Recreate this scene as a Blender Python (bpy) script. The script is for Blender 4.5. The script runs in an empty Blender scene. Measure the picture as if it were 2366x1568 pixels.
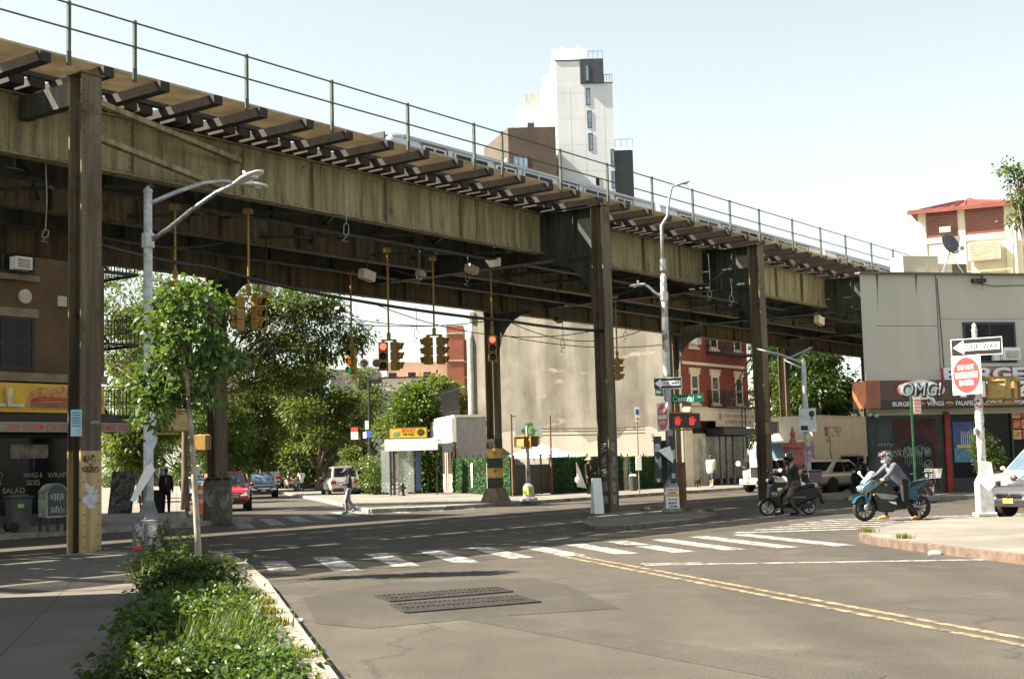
import bpy, math, random
import numpy as np
from mathutils import Vector, Matrix
R = math.radians
S = bpy.context.scene
COL = S.collection
# ------------------------------------------------------------------ camera
FPX, PIT, ROL, EYE = 3128.0, .0917, .0265, 1.7      # focal length in pixels of a 2366 px wide picture
F_ = Vector((0, math.cos(PIT), math.sin(PIT)))
U0 = Vector((0, -math.sin(PIT), math.cos(PIT)))
X0 = Vector((1, 0, 0))
RT = X0 * math.cos(ROL) - U0 * math.sin(ROL)
UP = U0 * math.cos(ROL) + X0 * math.sin(ROL)
cd = bpy.data.cameras.new('camera'); cam = bpy.data.objects.new('camera', cd); COL.objects.link(cam)
cd.sensor_width = 36; cd.sensor_fit = 'HORIZONTAL'; cd.lens = FPX / 2366 * 36
cd.clip_start = .1; cd.clip_end = 3000
mw = Matrix.Identity(4)
for i in range(3):
    mw[i][0] = RT[i]; mw[i][1] = UP[i]; mw[i][2] = -F_[i]
mw[2][3] = EYE
cam.matrix_world = mw
S.camera = cam
# ------------------------------------------------------------------ light
SUN_EL, SUN_AZ = 45.0, 6.0        # light travels to +x, swung SUN_AZ degrees away from the camera
w = bpy.data.worlds.new("World"); S.world = w; w.use_nodes = True
nt = w.node_tree; bg = nt.nodes['Background']
sky = nt.nodes.new('ShaderNodeTexSky'); sky.sky_type = 'NISHITA'; sky.sun_disc = False
sky.sun_elevation = R(SUN_EL); sky.sun_rotation = R(270 - SUN_AZ)
sky.air_density = 1.0; sky.dust_density = .8; sky.ozone_density = 1.0
hs = nt.nodes.new('ShaderNodeHueSaturation'); hs.inputs['Saturation'].default_value = .46; nt.links.new(sky.outputs[0], hs.inputs['Color'])
tint = nt.nodes.new('ShaderNodeMix'); tint.data_type = 'RGBA'; tint.blend_type = 'MULTIPLY'; tint.inputs[0].default_value = 1; tint.inputs[7].default_value = (1.04, 1.04, .93, 1); nt.links.new(hs.outputs[0], tint.inputs[6])
nt.links.new(tint.outputs[2], bg.inputs[0]); bg.inputs[1].default_value = .058
ld = bpy.data.lights.new('sun', 'SUN'); ld.energy = 5.0; ld.angle = R(.55); ld.color = (1, .9, .73)
sun = bpy.data.objects.new('sun', ld); COL.objects.link(sun)
ldir = Vector((math.cos(R(SUN_AZ)) * math.cos(R(SUN_EL)), math.sin(R(SUN_AZ)) * math.cos(R(SUN_EL)), -math.sin(R(SUN_EL))))
sun.rotation_euler = ldir.to_track_quat('-Z', 'Y').to_euler()
S.view_settings.view_transform = 'Standard'; S.view_settings.look = 'None'
S.view_settings.exposure = 2.1; S.view_settings.gamma = 1
S.cycles.max_bounces = 6; S.cycles.diffuse_bounces = 3; S.cycles.transparent_max_bounces = 8
# ------------------------------------------------------------------ layout helpers
def ray(px, py): return F_ + RT * ((px - 1183) / FPX) - UP * ((py - 784) / FPX)
def gp(px, py, z=0.0):
    r = ray(px, py); t = (z - EYE) / r.z
    return Vector((r.x * t, r.y * t, z))
def at(px, py, Y):
    r = ray(px, py); t = Y / r.y
    return Vector((r.x * t, Y, r.z * t + EYE))
E_ANG = R(90) - .6348                      # the railway's axis
EU = Vector((math.cos(E_ANG), math.sin(E_ANG), 0)); EN = Vector((math.sin(E_ANG), -math.cos(E_ANG), 0))
EP = Vector((-8.86, 27.94, 0))
def el(s, q, z=0): return EP + EU * s - EN * q + Vector((0, 0, z))
G_ANG = R(104)                             # street grid: along the street, and across it
GS = Vector((math.cos(G_ANG), math.sin(G_ANG), 0)); GC = Vector((math.sin(G_ANG), -math.cos(G_ANG), 0))
C_ANG = R(14)
V = Vector; Zv = Vector((0, 0, 1))
# ------------------------------------------------------------------ mesh builder
class MB:
    def __init__(s): s.v = []; s.f = []
    def add(s, vs, fs):
        o = len(s.v); s.v += [tuple(p) for p in vs]; s.f += [tuple(i + o for i in f) for f in fs]; return s
    def ob(s, c, a, b, d):                 # box from centre and half vectors
        c, a, b, d = V(c), V(a), V(b), V(d)
        vs = [c + a * i + b * j + d * k for i in (-1, 1) for j in (-1, 1) for k in (-1, 1)]
        fs = [(0, 1, 3, 2), (4, 6, 7, 5), (0, 4, 5, 1), (2, 3, 7, 6), (0, 2, 6, 4), (1, 5, 7, 3)]
        if a.cross(b).dot(d) < 0: fs = [f[::-1] for f in fs]
        return s.add(vs, fs)
    def box(s, x0, x1, y0, y1, z0, z1):
        return s.ob(((x0 + x1) / 2, (y0 + y1) / 2, (z0 + z1) / 2), (abs(x1 - x0) / 2, 0, 0), (0, abs(y1 - y0) / 2, 0), (0, 0, abs(z1 - z0) / 2))
    def bar(s, p, q, w, h, up=(0, 0, 1)):
        p, q = V(p), V(q); d = q - p; a = d.cross(V(up))
        if a.length < 1e-6: a = d.cross(V((1, 0, 0)))
        a.normalize(); b = a.cross(d).normalized()
        return s.ob((p + q) / 2, d / 2, a * w / 2, b * h / 2)
    def tube(s, pts, r, n=8, cap=True):
        pts = [V(p) for p in pts]; m = len(pts); rs = r if isinstance(r, (list, tuple)) else [r] * m
        vs = []; d0 = (pts[1] - pts[0]).normalized(); a = d0.orthogonal().normalized()
        for i, p in enumerate(pts):
            d = (pts[min(i + 1, m - 1)] - pts[max(i - 1, 0)]); d = d.normalized() if d.length > 1e-9 else d0
            a = a - d * a.dot(d)
            a = a.normalized() if a.length > 1e-6 else d.orthogonal().normalized()
            b = d.cross(a)
            for k in range(n):
                t = 2 * math.pi * k / n; vs.append(p + (a * math.cos(t) + b * math.sin(t)) * rs[i])
        fs = [(i * n + k, i * n + (k + 1) % n, (i + 1) * n + (k + 1) % n, (i + 1) * n + k) for i in range(m - 1) for k in range(n)]
        if cap: fs += [tuple(range(n))[::-1], tuple((m - 1) * n + k for k in range(n))]
        return s.add(vs, fs)
    def lathe(s, prof, n=16, c=(0, 0, 0), axis=(0, 0, 1), rot=0):
        c = V(c); ax = V(axis).normalized(); a = V((1, 0, 0)) if abs(ax.z) > .9 else ax.orthogonal().normalized(); b = ax.cross(a)
        vs = []; m = len(prof)
        for r, z in prof:
            for k in range(n):
                t = 2 * math.pi * k / n + rot; vs.append(c + ax * z + (a * math.cos(t) + b * math.sin(t)) * max(r, 1e-4))
        fs = [(i * n + k, i * n + (k + 1) % n, (i + 1) * n + (k + 1) % n, (i + 1) * n + k) for i in range(m - 1) for k in range(n)]
        fs += [tuple(range(n))[::-1], tuple((m - 1) * n + k for k in range(n))]
        return s.add(vs, fs)
    def prism(s, poly, o, ex, ey, ez):      # polygon in (ex, ey) at o, pushed along ez
        o, ex, ey, ez = V(o), V(ex), V(ey), V(ez); n = len(poly)
        ar = sum(poly[i][0] * poly[(i + 1) % n][1] - poly[(i + 1) % n][0] * poly[i][1] for i in range(n))
        if (ar > 0) != (ex.cross(ey).dot(ez) > 0): poly = poly[::-1]
        vs = [o + ex * x + ey * y for x, y in poly]; vs += [p + ez for p in vs]
        fs = [tuple(range(n))[::-1], tuple(range(n, 2 * n))] + [(i, (i + 1) % n, n + (i + 1) % n, n + i) for i in range(n)]
        return s.add(vs, fs)
    def ell(s, c, r, n=12, m=8):
        c = V(c); r = (r, r, r) if not hasattr(r, '__len__') else r
        vs = [c + V((0, 0, -r[2]))]
        for j in range(1, m):
            t = math.pi * j / m - math.pi / 2
            for k in range(n):
                p = 2 * math.pi * k / n; vs.append(c + V((math.cos(t) * math.cos(p) * r[0], math.cos(t) * math.sin(p) * r[1], math.sin(t) * r[2])))
        vs.append(c + V((0, 0, r[2]))); L = len(vs) - 1
        fs = [(0, 1 + (k + 1) % n, 1 + k) for k in range(n)]
        for j in range(m - 2):
            fs += [(1 + j * n + k, 1 + j * n + (k + 1) % n, 1 + (j + 1) * n + (k + 1) % n, 1 + (j + 1) * n + k) for k in range(n)]
        fs += [(L, 1 + (m - 2) * n + k, 1 + (m - 2) * n + (k + 1) % n) for k in range(n)]
        return s.add(vs, fs)
    def cap(s, p, q, r1, r2=None, n=10):    # capsule
        p, q = V(p), V(q); r2 = r1 if r2 is None else r2; d = (q - p)
        d = d.normalized() if d.length > 1e-6 else V((0, 0, 1))
        A = [(-1, .02), (-.8, .6), (-.45, .89), (0, 1)]
        pts = [p + d * r1 * a for a, b in A] + [q - d * r2 * a for a, b in A[::-1]]
        return s.tube(pts, [r1 * b for a, b in A] + [r2 * b for a, b in A[::-1]], n)
    def build(s, name, mat, parent=None, smooth=False, bevel=0, loc=None):
        me = bpy.data.meshes.new(name); me.from_pydata(s.v, [], s.f); me.update()
        o = bpy.data.objects.new(name, me); COL.objects.link(o)
        if mat: me.materials.append(mat)
        if parent: o.parent = parent
        if loc: o.location = loc
        if smooth:
            me.polygons.foreach_set('use_smooth', [True] * len(me.polygons))
        if bevel:
            b = o.modifiers.new('bevel', 'BEVEL'); b.width = bevel; b.segments = 2; b.limit_method = 'ANGLE'; b.angle_limit = R(35)
            me.polygons.foreach_set('use_smooth', [True] * len(me.polygons))
            b.harden_normals = True
        return o
def tag(o, label=None, cat=None, group=None, kind=None):
    if label: o['label'] = label
    if cat: o['category'] = cat
    if group: o['group'] = group
    if kind: o['kind'] = kind
    return o
def thing(name, label, cat, loc=(0, 0, 0), rz=0, group=None):
    o = bpy.data.objects.new(name, None); COL.objects.link(o); o.empty_display_size = .2
    o.location = V(loc); o.rotation_euler = (0, 0, rz)
    return tag(o, label, cat, group)
def struct(o): o['kind'] = 'structure'; return o
def copy_tree(o, parent=None):
    c = o.copy(); COL.objects.link(c)
    if parent: c.parent = parent
    for ch in list(o.children): copy_tree(ch, c)
    return c
def text(body, mat, parent, o, ex, ey, width=None, height=None, depth=.01, name='lettering', bold=0, shear=0):
    """letters as a mesh: centred at o, along ex, up ey, fitted into width x height"""
    c = bpy.data.curves.new(name, 'FONT'); c.body = body; c.extrude = .05; c.align_x = 'CENTER'; c.offset = bold; c.shear = shear; c.resolution_u = 3
    t = bpy.data.objects.new(name, c); me = bpy.data.meshes.new_from_object(t); bpy.data.objects.remove(t)
    n = len(me.vertices); co = np.empty(n * 3); me.vertices.foreach_get('co', co); co = co.reshape(-1, 3)
    lo, hi = co.min(0), co.max(0); sz = hi - lo; mid = (lo + hi) / 2
    sx = width / sz[0] if width else None; sy = height / sz[1] if height else None
    sx = sx or sy; sy = sy or sx
    ex, ey, o = V(ex).normalized(), V(ey).normalized(), V(o); ez = ex.cross(ey)
    B = np.array([list(ex), list(ey), list(ez)])
    loc = (co - mid) * np.array([sx, sy, depth / .1]); loc[:, 2] += depth / 2
    out = loc @ B + np.array(list(o))
    me.vertices.foreach_set('co', out.ravel()); me.update(); me.materials.clear(); me.materials.append(mat)
    ob_ = bpy.data.objects.new(name, me); COL.objects.link(ob_); ob_.parent = parent
    return ob_
# ------------------------------------------------------------------ materials
MATS = {}
def nodes(name):
    m = bpy.data.materials.new(name); m.use_nodes = True; t = m.node_tree
    return m, t, t.nodes['Principled BSDF']
def nd(t, kind, **kw):
    n = t.nodes.new(kind)
    for k, v in kw.items():
        if k in n.inputs: n.inputs[k].default_value = v
        else: setattr(n, k, v)
    return n
def ramp(t, fac, stops):
    n = t.nodes.new('ShaderNodeValToRGB'); t.links.new(fac, n.inputs[0]); e = n.color_ramp.elements
    while len(e) < len(stops): e.new(.5)
    for i, (p, c) in enumerate(stops): e[i].position = p; e[i].color = tuple(c) + (1,) if len(c) == 3 else c
    return n.outputs[0]
def mix(t, fac, a, b, mode='MIX'):
    n = t.nodes.new('ShaderNodeMix'); n.data_type = 'RGBA'; n.blend_type = mode
    for sock, v in ((n.inputs[0], fac), (n.inputs[6], a), (n.inputs[7], b)):
        if hasattr(v, 'is_output'): t.links.new(v, sock)
        else: sock.default_value = v if not isinstance(v, (tuple, list)) else (tuple(v) + (1,))[:4]
    return n.outputs[2]
def coord(t, scale=(1, 1, 1), rot=(0, 0, 0), world=False):
    if world: s = t.nodes.new('ShaderNodeNewGeometry').outputs['Position']
    else: s = t.nodes.new('ShaderNodeTexCoord').outputs['Object']
    mp = t.nodes.new('ShaderNodeMapping'); mp.inputs['Scale'].default_value = scale; mp.inputs['Rotation'].default_value = rot
    t.links.new(s, mp.inputs[0]); return mp.outputs[0]
def noise(t, vec, scale, detail=4, rough=.55):
    n = nd(t, 'ShaderNodeTexNoise', Scale=scale, Detail=detail, Roughness=rough); t.links.new(vec, n.inputs['Vector']); return n.outputs[0]
def bump(t, p, h, strength, dist=.01):
    b = nd(t, 'ShaderNodeBump', Strength=strength, Distance=dist); t.links.new(h, b.inputs['Height']); t.links.new(b.outputs[0], p.inputs['Normal'])
def M(name, col, rough=.6, metal=0, var=.25, scale=3., col2=None, dirt=None, dscale=1.5, dth=(.55, .7), bmp=0, stretch=(1, 1, 1), spec=None, coat=0):
    """painted / worn surface: broad variation, and optional patches of a second colour"""
    if name in MATS: return MATS[name]
    m, t, p = nodes(name); vec = coord(t, stretch)
    n1 = noise(t, vec, scale, 5)
    a = tuple(c * (1 - var) for c in col); b = col2 or tuple(min(1, c * (1 + var)) for c in col)
    c = ramp(t, n1, [(.3, a), (.7, b)])
    if dirt:
        n2 = noise(t, vec, dscale, 8, .65); f = ramp(t, n2, [(dth[0], (0, 0, 0)), (dth[1], (1, 1, 1))]); c = mix(t, f, c, dirt)
    t.links.new(c, p.inputs['Base Color']); p.inputs['Roughness'].default_value = rough; p.inputs['Metallic'].default_value = metal
    if coat: p.inputs['Coat Weight'].default_value = coat
    if spec is not None: p.inputs['Specular IOR Level'].default_value = spec
    if bmp: bump(t, p, noise(t, vec, scale * 12, 3), bmp)
    MATS[name] = m; return m
def emis(name, col, s):
    m, t, p = nodes(name); p.inputs['Base Color'].default_value = tuple(col) + (1,)
    p.inputs['Emission Color'].default_value = tuple(col) + (1,); p.inputs['Emission Strength'].default_value = s; MATS[name] = m; return m
def glassy(name, col, rough=.08, spec=.7):
    m, t, p = nodes(name); vec = coord(t)
    t.links.new(ramp(t, noise(t, vec, 1.2), [(.35, col), (.7, tuple(c * 1.8 + .004 for c in col))]), p.inputs['Base Color'])
    p.inputs['Roughness'].default_value = rough; p.inputs['Specular IOR Level'].default_value = spec; MATS[name] = m; return m
def leafmat(name, stops, tr=.3, rough=.45):
    m, t, p = nodes(name); g = t.nodes.new('ShaderNodeNewGeometry')
    big = noise(t, coord(t), .9, 3)
    f = nd(t, 'ShaderNodeMath', operation='MULTIPLY_ADD'); t.links.new(g.outputs['Random Per Island'], f.inputs[0]); f.inputs[1].default_value = .55
    h = nd(t, 'ShaderNodeMath', operation='MULTIPLY_ADD'); t.links.new(big, h.inputs[0]); h.inputs[1].default_value = .9; h.inputs[2].default_value = -.25
    t.links.new(h.outputs[0], f.inputs[2])
    c = ramp(t, f.outputs[0], stops)
    t.links.new(c, p.inputs['Base Color']); p.inputs['Roughness'].default_value = rough; p.inputs['Specular IOR Level'].default_value = .35
    trn = nd(t, 'ShaderNodeBsdfTranslucent'); t.links.new(mix(t, .6, c, (.22, .3, .03), 'MIX'), trn.inputs[0])
    mx = nd(t, 'ShaderNodeMixShader'); mx.inputs[0].default_value = tr
    out = t.nodes['Material Output']; t.links.new(p.outputs[0], mx.inputs[1]); t.links.new(trn.outputs[0], mx.inputs[2]); t.links.new(mx.outputs[0], out.inputs[0])
    MATS[name] = m; return m
def brickmat(name, c1, c2, mortar, scale=1., rz=0, bw=.21, bh=.075, ms=.012, rough=.85, dirt=None):
    m, t, p = nodes(name)
    g = t.nodes.new('ShaderNodeTexCoord').outputs['Object']
    sx = nd(t, 'ShaderNodeSeparateXYZ'); t.links.new(g, sx.inputs[0])
    ad = nd(t, 'ShaderNodeMath', operation='ADD'); t.links.new(sx.outputs[0], ad.inputs[0]); t.links.new(sx.outputs[1], ad.inputs[1])
    cb = nd(t, 'ShaderNodeCombineXYZ'); t.links.new(ad.outputs[0], cb.inputs[0]); t.links.new(sx.outputs[2], cb.inputs[1])
    b = nd(t, 'ShaderNodeTexBrick', Scale=scale); t.links.new(cb.outputs[0], b.inputs['Vector'])
    b.inputs['Color1'].default_value = c1 + (1,); b.inputs['Color2'].default_value = c2 + (1,); b.inputs['Mortar'].default_value = mortar + (1,)
    b.inputs['Brick Width'].default_value = bw; b.inputs['Row Height'].default_value = bh; b.inputs['Mortar Size'].default_value = ms; b.inputs['Bias'].default_value = -.2
    n1 = noise(t, g, .6, 6); c = mix(t, .55, b.outputs[0], ramp(t, n1, [(.3, (.45, .45, .45)), (.7, (1, 1, 1))]), 'MULTIPLY')
    if dirt: c = mix(t, ramp(t, noise(t, g, .35, 6), [(.5, (0, 0, 0)), (.75, (.8, .8, .8))]), c, dirt)
    t.links.new(c, p.inputs['Base Color']); p.inputs['Roughness'].default_value = rough
    bump(t, p, b.outputs['Fac'], -.3, .01); MATS[name] = m; return m
def lk(t, a, b): t.links.new(a, b)
# steel of the railway: olive paint, soot, rust patches and run-down streaks
def steelmat(name, base, dark, rust, streak=.5, rth=(.58, .68)):
    m, t, p = nodes(name); v = coord(t)
    vs = coord(t, (1.6, 1.6, .16)); c = ramp(t, noise(t, vs, 2.2, 7, .6), [(.3, dark), (.52, base), (.75, tuple(min(1, x * 1.35) for x in base))])
    c = mix(t, streak, c, ramp(t, noise(t, coord(t, (6, 6, .35)), 1.4, 5), [(.35, (.35, .33, .3)), (.6, (1, 1, 1))]), 'MULTIPLY')
    f = ramp(t, noise(t, v, 1.7, 9, .7), [(rth[0], (0, 0, 0)), (rth[1], (1, 1, 1))]); c = mix(t, f, c, ramp(t, noise(t, v, 14, 4), [(.3, tuple(x * .45 for x in rust)), (.7, rust)]))
    lk(t, c, p.inputs['Base Color']); p.inputs['Roughness'].default_value = .7; p.inputs['Specular IOR Level'].default_value = .3
    bump(t, p, noise(t, v, 18, 5), .25, .01); MATS[name] = m; return m
def sheet(poly, z, name, mat, parent=None, h=0):
    """flat sheet (h = 0) or slab with that thickness, from ground points"""
    mb = MB(); pts = [(p[0], p[1]) for p in poly]
    if h: mb.prism(pts, (0, 0, z), (1, 0, 0), (0, 1, 0), (0, 0, h))
    else:
        ar = sum(pts[i][0] * pts[(i + 1) % len(pts)][1] - pts[(i + 1) % len(pts)][0] * pts[i][1] for i in range(len(pts)))
        if ar < 0: pts = pts[::-1]
        mb.add([(x, y, z) for x, y in pts], [tuple(range(len(pts)))])
    return mb.build(name, mat, parent)
# leaves ------------------------------------------------------------
def leaf_mesh(name, P, D, size, rng, mat, parent, aspect=.55, droop=.25, flat=.5):
    """one small folded leaf at each point of P, growing along D"""
    n = len(P); P = np.asarray(P); D = np.asarray(D)
    D = D / (np.linalg.norm(D, axis=1, keepdims=True) + 1e-9)
    Nn = rng.normal(size=(n, 3)) * (1 - flat); Nn[:, 2] += flat * 1.4
    A = np.cross(D, Nn); A /= (np.linalg.norm(A, axis=1, keepdims=True) + 1e-9)
    Nn = np.cross(A, D)
    L = size * rng.uniform(.45, 1.5, (n, 1)); W = L * aspect * .5
    v = np.empty((n, 6, 3)); v[:, 0] = P; v[:, 1] = P + D * L * .4 + A * W + Nn * L * .1; v[:, 2] = P + D * L * .4 - A * W + Nn * L * .1
    v[:, 3] = P + D * L * .45 - Nn * L * .04; v[:, 4] = P + D * L - np.array([0, 0, 1]) * L * droop; v[:, 5] = v[:, 3]
    me = bpy.data.meshes.new(name); v = v[:, :5].reshape(-1, 3)
    me.vertices.add(n * 5); me.vertices.foreach_set('co', v.ravel())
    tri = np.array([[0, 3, 1], [3, 4, 1], [0, 2, 3], [3, 2, 4]]); T = (tri[None] + (np.arange(n) * 5)[:, None, None]).reshape(-1)
    me.loops.add(len(T)); me.loops.foreach_set('vertex_index', T.astype(np.int32))
    me.polygons.add(n * 4); me.polygons.foreach_set('loop_start', np.arange(0, n * 12, 3, dtype=np.int32)); me.polygons.foreach_set('loop_total', np.full(n * 4, 3, dtype=np.int32))
    me.update(calc_edges=True); me.materials.append(mat)
    o = bpy.data.objects.new(name, me); COL.objects.link(o)
    if parent: o.parent = parent
    return o
def crown_points(blobs, clump_r, per, rng, hollow=.35):
    """leaf positions in clumps through ellipsoids: (centre, radii, clumps)"""
    P = []; D = []; C = []
    for c, r, k in blobs:
        c = np.array(c, float); r = np.array(r, float)
        for _ in range(k):
            d = rng.normal(size=3); d /= np.linalg.norm(d); t = (hollow + (1 - hollow) * rng.random()) ** .6
            cc = c + d * r * t; m = max(4, int(per * rng.uniform(.5, 1.5))); cr = clump_r * rng.uniform(.6, 1.4)
            q = rng.normal(size=(m, 3)) * cr * np.array([.6, .6, .38]); P.append(cc + q)
            D.append(q * .8 + d * cr * .5 + rng.normal(size=(m, 3)) * cr * .4 + np.array([0, 0, -.1 * cr])); C.append(cc)
    return np.concatenate(P), np.concatenate(D), np.array(C)
def tree(name, label, loc, blobs, clump_r, per, leaf, mat, bark, trunk_h, r0, seed, group=None, limbs=9, lean=(0, 0), sticks=14, aspect=.55, flat=.4, cat='tree'):
    rng = np.random.default_rng(seed); t = thing(name, label, cat, loc, 0, group)
    P, D, C = crown_points(blobs, clump_r, per, rng); leaf_mesh('crown', P, D, leaf, rng, mat, t, aspect, flat=flat)
    mb = MB(); k = V((lean[0], lean[1], trunk_h))
    mb.tube([(0, 0, -.05), (lean[0] * .2, lean[1] * .2, trunk_h * .3), (lean[0] * .6, lean[1] * .6, trunk_h * .7), k], [r0 * 1.35, r0, r0 * .85, r0 * .75], 9)
    idx = rng.permutation(len(C))
    tops = [V(C[i]) for i in idx[:limbs]]
    for e in tops:
        m1 = k.lerp(e, .45) + V(rng.normal(size=3) * .06 * (e - k).length)
        mb.tube([k - V((0, 0, trunk_h * .08)), m1, e], [r0 * .6, r0 * .34, r0 * .1], 6)
    for i in idx[limbs:limbs + sticks]:
        e = V(C[i]); b = min(tops, key=lambda q: (q - e).length); s0 = k.lerp(b, .5)
        mb.tube([s0, s0.lerp(e, .5) + V(rng.normal(size=3) * .1), e], [r0 * .22, r0 * .14, r0 * .05], 5)
    mb.build('trunk', bark, t, smooth=True)
    return t
# ================================================================== MATERIALS
def asphaltmat(name, lo, hi, crack=True):
    m, t, p = nodes(name); v = coord(t, world=True)
    big = noise(t, v, .12, 6, .6); mid = noise(t, v, 1.1, 6, .6); fine = noise(t, v, 55, 2)
    c = ramp(t, big, [(.3, lo), (.7, hi)])
    c = mix(t, .45, c, ramp(t, mid, [(.3, (.62, .6, .58)), (.7, (1.15, 1.12, 1.08))]), 'MULTIPLY')
    c = mix(t, .5, c, ramp(t, fine, [(.35, (.3, .3, .3)), (.68, (1.95, 1.9, 1.82))]), 'MULTIPLY')
    sc_ = ramp(t, noise(t, v, .45, 9, .72), [(.54, (0, 0, 0)), (.7, (.55, .55, .55))]); c = mix(t, sc_, c, tuple(x * 1.5 for x in hi))
    st_ = ramp(t, noise(t, coord(t, (1, 1, 1), (.3, .2, .5), True), .33, 7, .68), [(.58, (0, 0, 0)), (.74, (.6, .6, .6))]); c = mix(t, st_, c, tuple(x * .45 for x in lo))
    # worn lighter wheel paths and oil along the street
    vs = coord(t, (1.0, .05, 1), (0, 0, -R(14)), True); c = mix(t, .5, c, ramp(t, noise(t, vs, .75, 4), [(.36, (.66, .65, .64)), (.62, (1.12, 1.1, 1.08))]), 'MULTIPLY')
    if crack:
        wv = nd(t, 'ShaderNodeVectorMath', operation='MULTIPLY_ADD'); nn = nd(t, 'ShaderNodeTexNoise', Scale=.8, Detail=5.); lk(t, v, nn.inputs['Vector'])
        lk(t, nn.outputs['Color'], wv.inputs[0]); wv.inputs[1].default_value = (1.6, 1.6, 0); lk(t, v, wv.inputs[2])
        vo = nd(t, 'ShaderNodeTexVoronoi', Scale=.16); vo.feature = 'DISTANCE_TO_EDGE'; lk(t, wv.outputs[0], vo.inputs['Vector'])
        f = ramp(t, vo.outputs['Distance'], [(.0, (1, 1, 1)), (.006, (0, 0, 0))]); c = mix(t, f, c, tuple(x * .84 for x in lo))
        spots = nd(t, 'ShaderNodeTexVoronoi', Scale=2.3); lk(t, v, spots.inputs['Vector'])
        c = mix(t, ramp(t, spots.outputs['Distance'], [(.05, (.5, .5, .5)), (.075, (0, 0, 0))]), c, tuple(x * .35 for x in lo))
    lk(t, c, p.inputs['Base Color']); p.inputs['Roughness'].default_value = .82; p.inputs['Specular IOR Level'].default_value = .3
    bump(t, p, fine, .35, .006); return m
def slabmat(name, lo, hi, joint=1.5):
    m, t, p = nodes(name); v = coord(t, world=True); vr = coord(t, (1, 1, 1), (0, 0, -R(14)), True)
    c = ramp(t, noise(t, v, .5, 7, .6), [(.3, lo), (.7, hi)])
    c = mix(t, .4, c, ramp(t, noise(t, v, 40, 2), [(.35, (.75, .75, .75)), (.65, (1.2, 1.2, 1.2))]), 'MULTIPLY')
    b = nd(t, 'ShaderNodeTexBrick', Scale=1.); lk(t, vr, b.inputs['Vector']); b.offset = 0
    b.inputs['Brick Width'].default_value = joint; b.inputs['Row Height'].default_value = joint; b.inputs['Mortar Size'].default_value = .008
    b.inputs['Color1'].default_value = (1, 1, 1, 1); b.inputs['Color2'].default_value = (.86, .86, .86, 1); b.inputs['Mortar'].default_value = (.3, .3, .3, 1)
    c = mix(t, 1, c, b.outputs[0], 'MULTIPLY')
    vo = nd(t, 'ShaderNodeTexVoronoi', Scale=1.7); lk(t, v, vo.inputs['Vector'])   # trodden gum
    c = mix(t, ramp(t, vo.outputs['Distance'], [(.04, (.7, .7, .7)), (.06, (0, 0, 0))]), c, tuple(x * .4 for x in lo))
    c = mix(t, ramp(t, noise(t, v, .9, 8, .7), [(.56, (0, 0, 0)), (.75, (.7, .7, .7))]), c, tuple(x * .5 for x in lo))
    lk(t, c, p.inputs['Base Color']); p.inputs['Roughness'].default_value = .85; return m
def linemat(name, col, under=(.05, .047, .043), th=(.42, .56)):
    m, t, p = nodes(name); v = coord(t, world=True)
    f = ramp(t, noise(t, v, 5, 10, .72), [(th[0], (0, 0, 0)), (th[1], (1, 1, 1))])
    c = mix(t, f, under, ramp(t, noise(t, v, 2, 5), [(.3, tuple(x * .72 for x in col)), (.7, col)]))
    lk(t, c, p.inputs['Base Color']); p.inputs['Roughness'].default_value = .75; return m
m_asph = asphaltmat('asphalt', (.049, .0445, .0385), (.08, .073, .0635))
m_patch = asphaltmat('asphalt_patch', (.041, .0375, .033), (.057, .052, .0455), False)
m_slab = slabmat('pavement', (.125, .115, .1), (.215, .2, .172)); m_kerb = M('kerbstone', (.25, .23, .2), .8, var=.3, scale=5, dirt=(.09, .08, .07), dth=(.5, .68), bmp=.2); m_kerbr = M('kerb_rust', (.12, .085, .064), .8, var=.4, scale=5, dirt=(.07, .045, .035), bmp=.2); m_isl = M('island_dirt', (.13, .115, .09), .95, var=.4, scale=3, dirt=(.06, .055, .035), bmp=.4)
m_white = linemat('road_white', (.52, .5, .46), th=(.4, .62)); m_whiteold = linemat('road_white_old', (.55, .54, .51), th=(.46, .62)); m_yellow = linemat('road_yellow', (.5, .36, .17), th=(.42, .64)); m_faint = linemat('road_faint', (.42, .3, .12), th=(.55, .8))
m_black = M('black_rubber', (.014, .014, .015), .75, var=.3, scale=8)
m_dark = M('dark_metal', (.03, .03, .032), .5, .3, var=.3, scale=6)
m_galv = M('galvanised', (.36, .37, .39), .42, .6, var=.3, scale=9, dirt=(.2, .2, .2), dscale=4, dth=(.5, .75))
m_grime = M('grimy_pole', (.4, .4, .4), .6, .2, var=.25, scale=5, dirt=(.14, .12, .1), dscale=3, dth=(.5, .62))
m_sheetw = M('white_paint', (.78, .77, .74), .5, var=.08, scale=3, dirt=(.5, .47, .42), dth=(.6, .8))
m_paper = M('paper', (.8, .8, .78), .7, var=.07, scale=5)
m_yel = M('signal_yellow', (.31, .18, .03), .5, var=.2, scale=6, dirt=(.17, .09, .02), dscale=5, dth=(.5, .7))
m_redp = M('red_paint', (.5, .03, .03), .4, var=.15); m_signred = M('sign_red', (.62, .05, .045), .4, var=.06); m_signw = M('sign_white', (.82, .82, .8), .4, var=.05)
m_signk = M('sign_black', (.015, .015, .015), .4, var=.1); m_signg = M('sign_green', (.01, .17, .09), .4, var=.1); m_ink = M('ink', (.02, .02, .022), .6, var=.1)
m_wood = M('timber', (.2, .14, .09), .8, var=.4, scale=4, dirt=(.06, .04, .03), stretch=(1, 1, 1), dth=(.5, .7)); m_glass = glassy('glass_dark', (.007, .008, .009), spec=.12); m_glassb = glassy('glass_blue', (.06, .1, .14), .05)
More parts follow.
